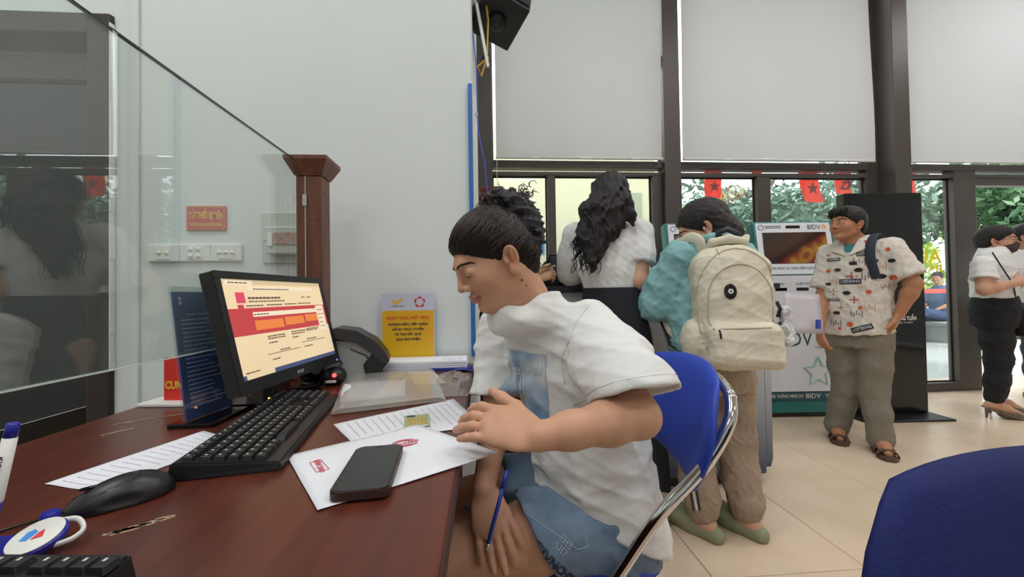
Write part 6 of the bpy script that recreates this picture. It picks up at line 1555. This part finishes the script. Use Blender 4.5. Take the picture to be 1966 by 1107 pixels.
fv = Vector(fw.tolist()); 
def motif(px, py, kind, sz, rot=0):
    r_ = pick(mb_, px, py, mo2)
    if r_[0] is None: return
    h, nn = r_[0], r_[1]; vd = -(h+Vector(mo2)-CAM).normalized(); x = Vector((0, 0, 1)).cross(vd); Mx = frame(h, x, Vector((0, 0, 1))) @ Matrix.Rotation(rot, 4, 'Z')
    def lay(q): drape(q.data, mb_, Mx, .0035)
    if kind == 'o': lay(B().prism([(sz*math.cos(a), sz*.65*math.sin(a)) for a in [2*PI*k/14 for k in range(14)]], 0, .0005).build('print_motif', M_black, ms_, M=Mx))
    if kind == 'd': lay(B().prism([(sz*math.cos(a), sz*math.sin(a)) for a in [2*PI*k/12 for k in range(12)]], 0, .0005).build('print_motif', mat('print_orange', 'c9573a', .8), ms_, M=Mx))
    if kind == 'x':
        q = B(); q.box((-sz, -sz*.12, 0), (sz, sz*.12, .0004)); q.box((-sz*.12, -sz, 0), (sz*.12, sz, .0004)); lay(q.build('print_motif', mat('print_rust', 'b0483c', .8), ms_, M=Mx))
    if kind == 't':
        lay(B().grid(8, 3, lambda u, v: ((u-.5)*sz*2, (v-.5)*sz*.62, 0)).build('print_motif', M_black, ms_, M=Mx))
        text('print_lettering', 'LOITERING', sz*.5, Mx, M_paper, ms_, bvh=mb_, off=.0065, fit=sz*1.75, bold=.0008)
    if kind == 's':
        q = B()
        for j in range(5): q.box((-sz+sz*.45*j, -sz*(.5+.3*math.sin(j*2)), 0), (-sz+sz*.45*j+sz*.16, sz*(.5+.3*math.cos(j*3)), .0004))
        lay(q.build('print_motif', mat('print_sketch', '6f6a6a', .8) if rot == 0 else mat('print_peach', 'd09a80', .8), ms_, M=Mx))
for a in ((1600, 498, 't', .035), (1660, 487, 't', .04), (1632, 540, 't', .055), (1600, 575, 't', .03), (1655, 630, 't', .055, .35), (1608, 518, 'o', .018), (1637, 505, 'o', .02), (1606, 600, 'o', .018), (1625, 562, 'o', .02), (1648, 518, 'o', .022), (1590, 545, 'o', .016), (1680, 500, 'o', .018), (1692, 530, 'o', .024), (1712, 500, 'o', .018),
          (1715, 533, 'd', .018), (1590, 520, 'd', .012), (1652, 590, 'd', .012), (1632, 622, 'd', .016), (1668, 560, 'd', .014), (1705, 478, 'd', .012), (1612, 630, 'd', .01), (1660, 465, 'd', .014), (1635, 530, 'x', .03), (1600, 560, 'x', .022), (1640, 575, 'x', .025), (1615, 590, 'x', .015), (1590, 490, 'x', .014),
          (1650, 502, 's', .03), (1668, 530, 's', .035), (1645, 602, 's', .03), (1605, 620, 's', .028), (1690, 510, 's', .03, .01), (1670, 590, 's', .028, .01), (1615, 485, 's', .02, .01), (1600, 540, 's', .02, .01), (1700, 550, 's', .02), (1655, 550, 's', .02, .01)): motif(*a)
C = Solid(.03); C.loft(lf, fw, [(.66, cx0, cy0, .165, .12), (.78, cx0, cy0, .172, .128), (.90, cx0, cy0, .155, .115)])
for hip, kn, an in ((hR, kR, aR), (hL, kL, aL)): limb(C, [hip+np.array([0, 0, -.05]), mixp(hip, kn, .6), kn, mixp(kn, an, .5), an+np.array([0, 0, -.02])], [.098, .088, .078, .074, .072], .03)
C.disp(wrinkle(87, .006, 20, (1, 1, .6))); C.disp(wrinkle(88, .002, 55)); cloth(MN, 'trousers', C, .0055, mat('trousers_grey', '7f796c', .9, var=.1, bump=.35, bscale=300))
M_sand = mat('sandal_brown', '5a4638', .7, var=.15)
for an, toe in ((aR, V3((2.40, 2.46, .03))), (aL, V3((2.46, 2.20, .03)))):
    d = toe-an; d[2] = 0; d /= np.linalg.norm(d); yaw_ = math.atan2(d[1], d[0]); M4 = Matrix.Translation((an[0], an[1], 0)) @ Matrix.Rotation(yaw_, 4, 'Z')
    sdl = B().prism([(-.075, -.035), (.06, -.045), (.15, -.048), (.185, -.02), (.185, .02), (.15, .046), (.06, .042), (-.075, .035)], 0, .022, M4, bev=.005).build('sandal', M_sand, MN, M=rel(MN))
    for x in (.06, .125):
        B().tube([M4 @ Vector((x, .052*math.cos(a), .014+.055*math.sin(a)*(1 if x < .1 else .8))) for a in [PI*k/10 for k in range(11)]], .016, 6, flat=.3).build('strap', M_sand, sdl, smooth=True, M=rel(MN))
q = B(); p = [sL*.62+nbk*.38+np.array([0, 0, .075])-fw*.08, sL*.62+nbk*.38+np.array([0, 0, .085]), sL*.62+nbk*.38+fw*.10+np.array([0, 0, .02]), sL*.64+nbk*.36+fw*.125+np.array([0, 0, -.08]), sL*.75+nbk*.25+fw*.11+np.array([0, 0, -.20])]
mbp = empty('dark_backpack', tuple(V3((cx0, cy0, 1.05))-fw*.20), label='dark navy backpack on the back of the man, its strap over his shoulder', cat='backpack')
q.tube([Vector(x) for x in arcpts(p)], .026, 8, flat=.35).build('strap', mat('strap_navy', '2a2f3c', .8, var=.1), mbp, smooth=True, M=rel(mbp))
C = Solid(.02); C.box(V3((cx0, cy0, 1.12))-fw*.22, (.13, .07, .2), np.stack([lf, fw, [0, 0, 1]], 1), .05); attach(mbp, 'bag', C.mesh('bag', .007, None, mbp.location), MATS['strap_navy'])
pp = empty('document_sleeve', tuple(A3(1535, 640, 2.36)), label='grey translucent document sleeve held low by the man', cat='document sleeve')
a, b_, c2_, d2 = [at(x, y, Y) for x, y, Y in ((1502, 640, 2.40), (1580, 640, 2.38), (1572, 565, 2.44), (1506, 560, 2.46))]
B().grid(6, 6, lambda u, v: tuple((a*(1-u)+b_*u)*(1-v)+(d2*(1-u)+c2_*u)*v+Vector((0, .004*math.sin(5*u), 0)))).build('sleeve', mat('sleeve_grey', 'c3c0c6', .35, var=.04), pp, smooth=True, M=rel(pp), solid=.003)
B().box(tuple(at(1571, 622, 2.36)-Vector((.012, .01, .03))), tuple(at(1571, 622, 2.36)+Vector((.012, .01, .03))), .003).build('blue_tab', mat('tab_blue', '3a4fae', .5), pp, M=rel(pp))

# ---- masked woman and companion at the entrance
def walker(base, label, hd, F, sc, jn, tee_m, tr_m, fwv, lfv, cen, zs, arms, legs, hairc, mask, voxs=.0048, seed=90):
    W_ = person(base, label); wo = W_.location; T = head_T(hd, F, sc); S = Solid(.02); add_head(S, T, sc); limb(S, [(T @ np.array([-.03, 0, -.05, 1]))[:3], jn+np.array([0, 0, -.02])], [.050, .050])
    z0, z1, z2 = zs
    S.loft(lfv, fwv, [(z0-.1, *cen, .14, .1), (z0+.1, *cen, .12, .09), (z1-.12, *cen, .14, .09), (z1, *cen, .12, .07), (z1+.04, *cen, .06, .05)], k=.03)
    for (s_, e_, w2, hd2, hn2, ht2) in arms: arm(S, s_, e_, w2, (.05, .042, .027)); add_hand(S, w2, hd2, hn2, ht2, .98, curl=(.6, .6, .6, .6))
    for (h_, k_, a_, t_) in legs: leg(S, h_, k_, a_, t_)
    me = S.mesh('body', voxs, head_color(T, 'c99a80', 'a8645c'), wo); attach(W_, 'body', me, M_skin); face_bits(W_, T, mesh_bvh(me), off=wo, sc=1.15)
    H = Solid(.02); H.T, H.sc = T, sc; H.ell((-.014, 0, .045), (.112, .088, .092)); H.ell((-.06, 0, -.01), (.062, .08, .075)); H.T, H.sc = np.eye(4), 1.0
    H.cut((T @ np.array([.015, 0, -.008, 1]))[:3], T[:3, :3] @ np.array([.62, 0, -.785]), .012); H.disp(wrinkle(65, .004, 85)); attach(W_, 'hair', H.mesh('hair', .005, None, wo), M_hair2)
    C = Solid(.03)
    for (s_, e_, *_r) in arms:
        limb(C, [s_, mixp(s_, e_, .7), mixp(s_, e_, 1.0)], [.07, .072, .074], .03); d = (e_-s_)/np.linalg.norm(e_-s_); R_ = np.stack([d, np.cross(d, [0, 1, 0]), np.cross(np.cross(d, [0, 1, 0]), d)], 1); R_ /= np.linalg.norm(R_, axis=0); C.box(mixp(s_, e_, .60)+d*.1, (.1, .09, .09), R_, .003, k=.004, op=-1)
    C.loft(lfv, fwv, [(z0-.03, *cen, .155, .125), (z0+.06, *cen, .162, .13), (z1-.2, *cen, .172, .135), (z1-.06, *cen, .165, .11), (z1, *cen, .13, .10), (z1+.05, *cen, .075, .072)])
    C.disp(wrinkle(seed, .006, 22)); cloth(W_, 'tshirt', C, .0055, tee_m)
    C = Solid(.03); C.loft(lfv, fwv, [(z0-.26, *cen, .158, .130), (z0-.12, *cen, .172, .150), (z0+.02, *cen, .138, .114)])
    for (h_, k_, a_, t_) in legs: limb(C, [h_, mixp(h_, k_, .5), k_, mixp(k_, a_, .5), a_+np.array([0, 0, .04])], [.094, .090, .074, .064, .058], .04)
    C.disp(wrinkle(seed+1, .005, 20)); cloth(W_, 'trousers', C, .0058, tr_m)
    if mask:
        C = Solid(.01); C.T, C.sc = T, sc; C.ell((.048, 0, -.058), (.062, .066, .052)); C.ell((.092, 0, -.035), (.022, .022, .025)); C.T, C.sc = np.eye(4), 1.0
        C.cut((T @ np.array([.1, 0, -.012, 1]))[:3], T[:3, :3] @ np.array([-.25, 0, 1]), .006); C.cut((T @ np.array([.012, 0, 0, 1]))[:3], T[:3, :3] @ np.array([-1, 0, 0]), .006); attach(W_, 'face_mask', C.mesh('face_mask', .0045, None, wo), mat('mask_black', '2a2422', .8, c2='4a403a', scale=60))
        for q_ in (-1, 1): B().tube([hpt(T, (.02, q_*.064, -.03)), hpt(T, (-.008, q_*.085, -.012))], .0016, 5).build('mask_loop', M_black, W_, M=rel(W_))
        for q_ in (-1, 1): B().tube([hpt(T, (.104, q_*.033+.022*math.cos(a), .0+.016*math.sin(a))) for a in [2*PI*k/14 for k in range(15)]], .0016, 5).build('glasses_rim', M_black, W_, M=rel(W_)); B().tube([hpt(T, (.10, q_*.055, .004)), hpt(T, (.0, q_*.082, .006))], .0016, 5).build('glasses_arm', M_black, W_, M=rel(W_))
    return W_
M_trb = mat('trousers_black', '17181d', .85, var=.2)
Ym = 2.84; cen = tuple(A3(1908, 560, Ym)[:2]); fwv, lfv = np.array([.55, -.835, 0]), np.array([.835, .55, 0])
zw, zsh = A3(1908, 565, Ym)[2], A3(1905, 487, Ym)[2]
sN, eN, wN = A3(1888, 508, Ym-.16), A3(1890, 556, Ym-.20), A3(1950, 543, Ym-.22); sF, eF, wF = A3(1925, 505, Ym+.14), A3(1935, 556, Ym+.1), A3(1965, 540, Ym)
zh = A3(1908, 612, Ym)[2]; hN, hF = V3((cen[0]-lfv[0]*.07, cen[1]-lfv[1]*.07, zh)), V3((cen[0]+lfv[0]*.07, cen[1]+lfv[1]*.07, zh)); aN, aF = V3((4.06, 2.80, .13)), V3((4.24, 2.90, .13))
legs_ = [(hN, mixp(hN, aN, .5)+np.array([.02, -.01, 0]), aN, aN+np.array([.15, -.05, -.095])), (hF, mixp(hF, aF, .5)+np.array([.02, 0, 0]), aF, aF+np.array([.15, -.05, -.095]))]
MW = walker((4.15, 2.84, 0), 'woman in a black face mask, white T-shirt and black trousers walking at the entrance', A3(1914, 463, Ym), (.50, -.86, .02), 1.0, A3(1903, 490, Ym), M_tee, M_trb, fwv, lfv, cen, (zw, zsh, 0),
            [(sN, eN, wN, (.9, -.2, .3), (-.3, -.8, .5), (0, 0, 1)), (sF, eF, wF, (.9, -.2, .1), (0, .3, 1), (0, -1, 0))], legs_, 0, True, seed=91)
M_shoe = mat('shoe_taupe', '6b5a50', .4, var=.1)
for an in (aN, aF):
    d = np.array([.95, -.31, 0]); yaw_ = math.atan2(d[1], d[0]); M4 = Matrix.Translation((an[0], an[1], 0)) @ Matrix.Rotation(yaw_, 4, 'Z'); q = B()
    q.grid(10, 4, lambda u, v: (-.05+.25*u, (v-.5)*.085*(1-.6*max(0, u-.6)**1.2*2), .085*(1-u)**1.6*1+.006))
    hl_ = q.build('heel_shoe', M_shoe, MW, smooth=True, M=rel(MW) @ M4, solid=.012); B().tube([(-.045, 0, .085), (-.052, 0, .0)], [.016, .006], 8).build('heel', M_shoe, hl_, M=rel(MW) @ M4)
    C = Solid(.01); C.chain([(*(V3(M4 @ Vector((.06, 0, .045)))), .040), (*(V3(M4 @ Vector((.13, 0, .026)))), .036), (*(V3(M4 @ Vector((.19, 0, .018)))), .016)]); C.box(V3(M4 @ Vector((.1, 0, -.05))), (.3, .3, .055), None, .001, k=.003, op=-1); attach(hl_, 'upper', C.mesh('upper', .005, None, MW.location), M_shoe)
bgm = empty('shoulder_bag', tuple(A3(1955, 640, Ym-.1)), label='black shoulder bag hanging at the hip of the masked woman', cat='bag')
B().box((-.02, -.06, -.02), (.16, .05, .2), .02).build('bag', M_bkc, bgm); B().tube([Vector(A3(1905, 484, Ym-.13)), Vector(A3(1925, 515, Ym-.17)), Vector(A3(1945, 545, Ym-.16)), Vector(A3(1956, 600, Ym-.1))], .005, 6).build('strap', M_black, bgm, M=rel(bgm))
# companion partly outside the frame
Yc = 3.25; cen2 = tuple(A3(1990, 560, Yc)[:2]); cx1, cy1 = cen2
z_ = A3(1990, 575, Yc)[2]; zs_ = A3(1990, 487, Yc)[2]
fw2, lf2 = np.array([.5, -.866, 0]), np.array([.866, .5, 0])
sA, eA, wA = V3((cx1-.17, cy1-.08, zs_-.03)), V3((cx1-.2, cy1-.15, zs_-.27)), V3((cx1-.1, cy1-.28, zs_-.25)); sB, eB, wB = V3((cx1+.17, cy1+.08, zs_-.03)), V3((cx1+.22, cy1+.02, zs_-.3)), V3((cx1+.2, cy1-.2, zs_-.3))
a1, a2 = V3((cx1-.09, cy1-.02, .10)), V3((cx1+.09, cy1+.05, .10)); h1, h2 = V3((cx1-.08, cy1-.04, z_-.12)), V3((cx1+.08, cy1+.04, z_-.12))
CW = walker((cx1, cy1, 0), 'person in a white shirt and dark trousers at the right edge behind the masked woman', A3(1975, 455, Yc), (.3, -.95, 0), 1.0, A3(1985, 488, Yc), M_tee, mat('trousers_slate', '3a3f4a', .85, var=.1), fw2, lf2, cen2, (z_, zs_, 0),
            [(sA, eA, wA, (.5, -.7, .2), (-.3, 0, 1), (1, 0, 0)), (sB, eB, wB, (-.3, -.9, .2), (0, 0, 1), (-1, 0, 0))], [(h1, mixp(h1, a1, .5), a1, a1+np.array([.03, -.12, -.07])), (h2, mixp(h2, a2, .5), a2, a2+np.array([.05, -.12, -.07]))], 0, False, .006, 95)
for an in (a1, a2): B().prism([(x*.045+an[0]+.02, y*.13+an[1]-.05) for x, y in ((-.8, -.9), (.8, -.9), (1, -.2), (1, .5), (.5, 1), (-.5, 1), (-1, .5), (-1, -.2))], 0, .06, bev=.015).build('shoe', mat('shoe_tan', '9a8466', .6), CW, M=rel(CW), angle=50)
tkp = empty('leaflet', tuple(A3(1948, 492, 3.0)), label='white leaflet held up beside the masked woman', cat='paper')
a, b_, c2_, d2 = [at(x, y, 3.0) for x, y in ((1938, 512), (1968, 516), (1968, 478), (1932, 486))]
B().grid(4, 4, lambda u, v: tuple((a*(1-u)+b_*u)*(1-v)+(d2*(1-u)+c2_*u)*v)).build('page', M_paper, tkp, M=rel(tkp), solid=.002)

# ---- person sitting outside in blue trousers
OP = person((8.9, 7.2, -.03), 'person in blue trousers sitting outside beyond the glass door'); oo = V3(OP.location)
def o3(x, y, z): return oo+np.array([x, y, z])
T6 = head_T(o3(.35, 0, 1.28), (-.9, -.3, 0), 1.0); S = Solid(.02); add_head(S, T6, 1.0); limb(S, [o3(.37, 0, 1.2), o3(.4, 0, 1.05)], [.055, .06])
S.loft((0, 1, 0), (1, 0, 0), [(.45, oo[0]+.42, oo[1], .15, .1), (.8, oo[0]+.42, oo[1], .16, .11), (1.05, oo[0]+.4, oo[1], .13, .08)], k=.03)
arm(S, o3(.4, -.18, 1.0), o3(.36, -.2, .75), o3(.1, -.12, .62)); arm(S, o3(.4, .18, 1.0), o3(.36, .2, .75), o3(.1, .12, .62)); add_hand(S, o3(.1, -.12, .62), (-1, 0, -.1), (0, 0, 1), (0, 1, 0)); add_hand(S, o3(.1, .12, .62), (-1, 0, -.1), (0, 0, 1), (0, -1, 0))
leg(S, o3(.4, .1, .47), o3(-.05, .1, .5), o3(-.08, .1, .10), o3(-.22, .08, .03)); leg(S, o3(.4, -.1, .50), o3(-.12, -.12, .60), o3(-.48, -.10, .36), o3(-.62, -.1, .36))
attach(OP, 'body', S.mesh('body', .008, head_color(T6, 'b98a6c', 'a06058'), OP.location), M_skin)
C = Solid(.03); limb(C, [o3(.42, .1, .47), o3(-.05, .1, .5), o3(-.08, .1, .16)], [.11, .09, .075]); limb(C, [o3(.42, -.1, .50), o3(-.12, -.12, .60), o3(-.44, -.10, .39)], [.11, .09, .07]); C.ell(o3(.42, 0, .48), (.16, .19, .12)); C.disp(wrinkle(96, .008, 20)); cloth(OP, 'blue_trousers', C, .009, mat('trousers_blue', '33466e', .85, var=.1))
C = Solid(.03); C.loft((0, 1, 0), (1, 0, 0), [(.5, oo[0]+.42, oo[1], .19, .14), (.9, oo[0]+.41, oo[1], .2, .14), (1.05, oo[0]+.4, oo[1], .15, .1), (1.1, oo[0]+.4, oo[1], .08, .08)]); limb(C, [o3(.4, -.18, 1.0), o3(.37, -.2, .82)], [.075, .075]); limb(C, [o3(.4, .18, 1.0), o3(.37, .2, .82)], [.075, .075]); cloth(OP, 'shirt', C, .01, mat('shirt_blue', '5a6f94', .85, var=.1))
H = Solid(.02); H.T, H.sc = T6, 1.0; H.ell((-.014, 0, .045), (.112, .088, .092)); H.T, H.sc = np.eye(4), 1.0; H.cut((T6 @ np.array([.015, 0, -.004, 1]))[:3], T6[:3, :3] @ np.array([.6, 0, -.8]), .01); attach(OP, 'hair', H.mesh('hair', .009, None, OP.location), M_hair2)
C = Solid(.02); C.chain([(*o3(-.04, .1, .05), .05), (*o3(-.25, .09, .035), .04)]); cloth(OP, 'shoe', C, .009, M_black); C = Solid(.02); C.chain([(*o3(-.5, -.1, .33), .05), (*o3(-.66, -.1, .37), .035)]); cloth(OP, 'shoe', C, .009, M_black)
be = empty('street_bench', (9.3, 7.2, -.03), label='low concrete bench outside carrying the person in blue trousers', cat='bench')
boxo('seat', (-.45, -.5, .33), (.35, .6, .40), M_pave, be, .01); boxo('support', (-.35, -.4, 0), (-.15, .5, .33), M_pave, be); boxo('support', (.1, -.4, 0), (.3, .5, .33), M_pave, be)
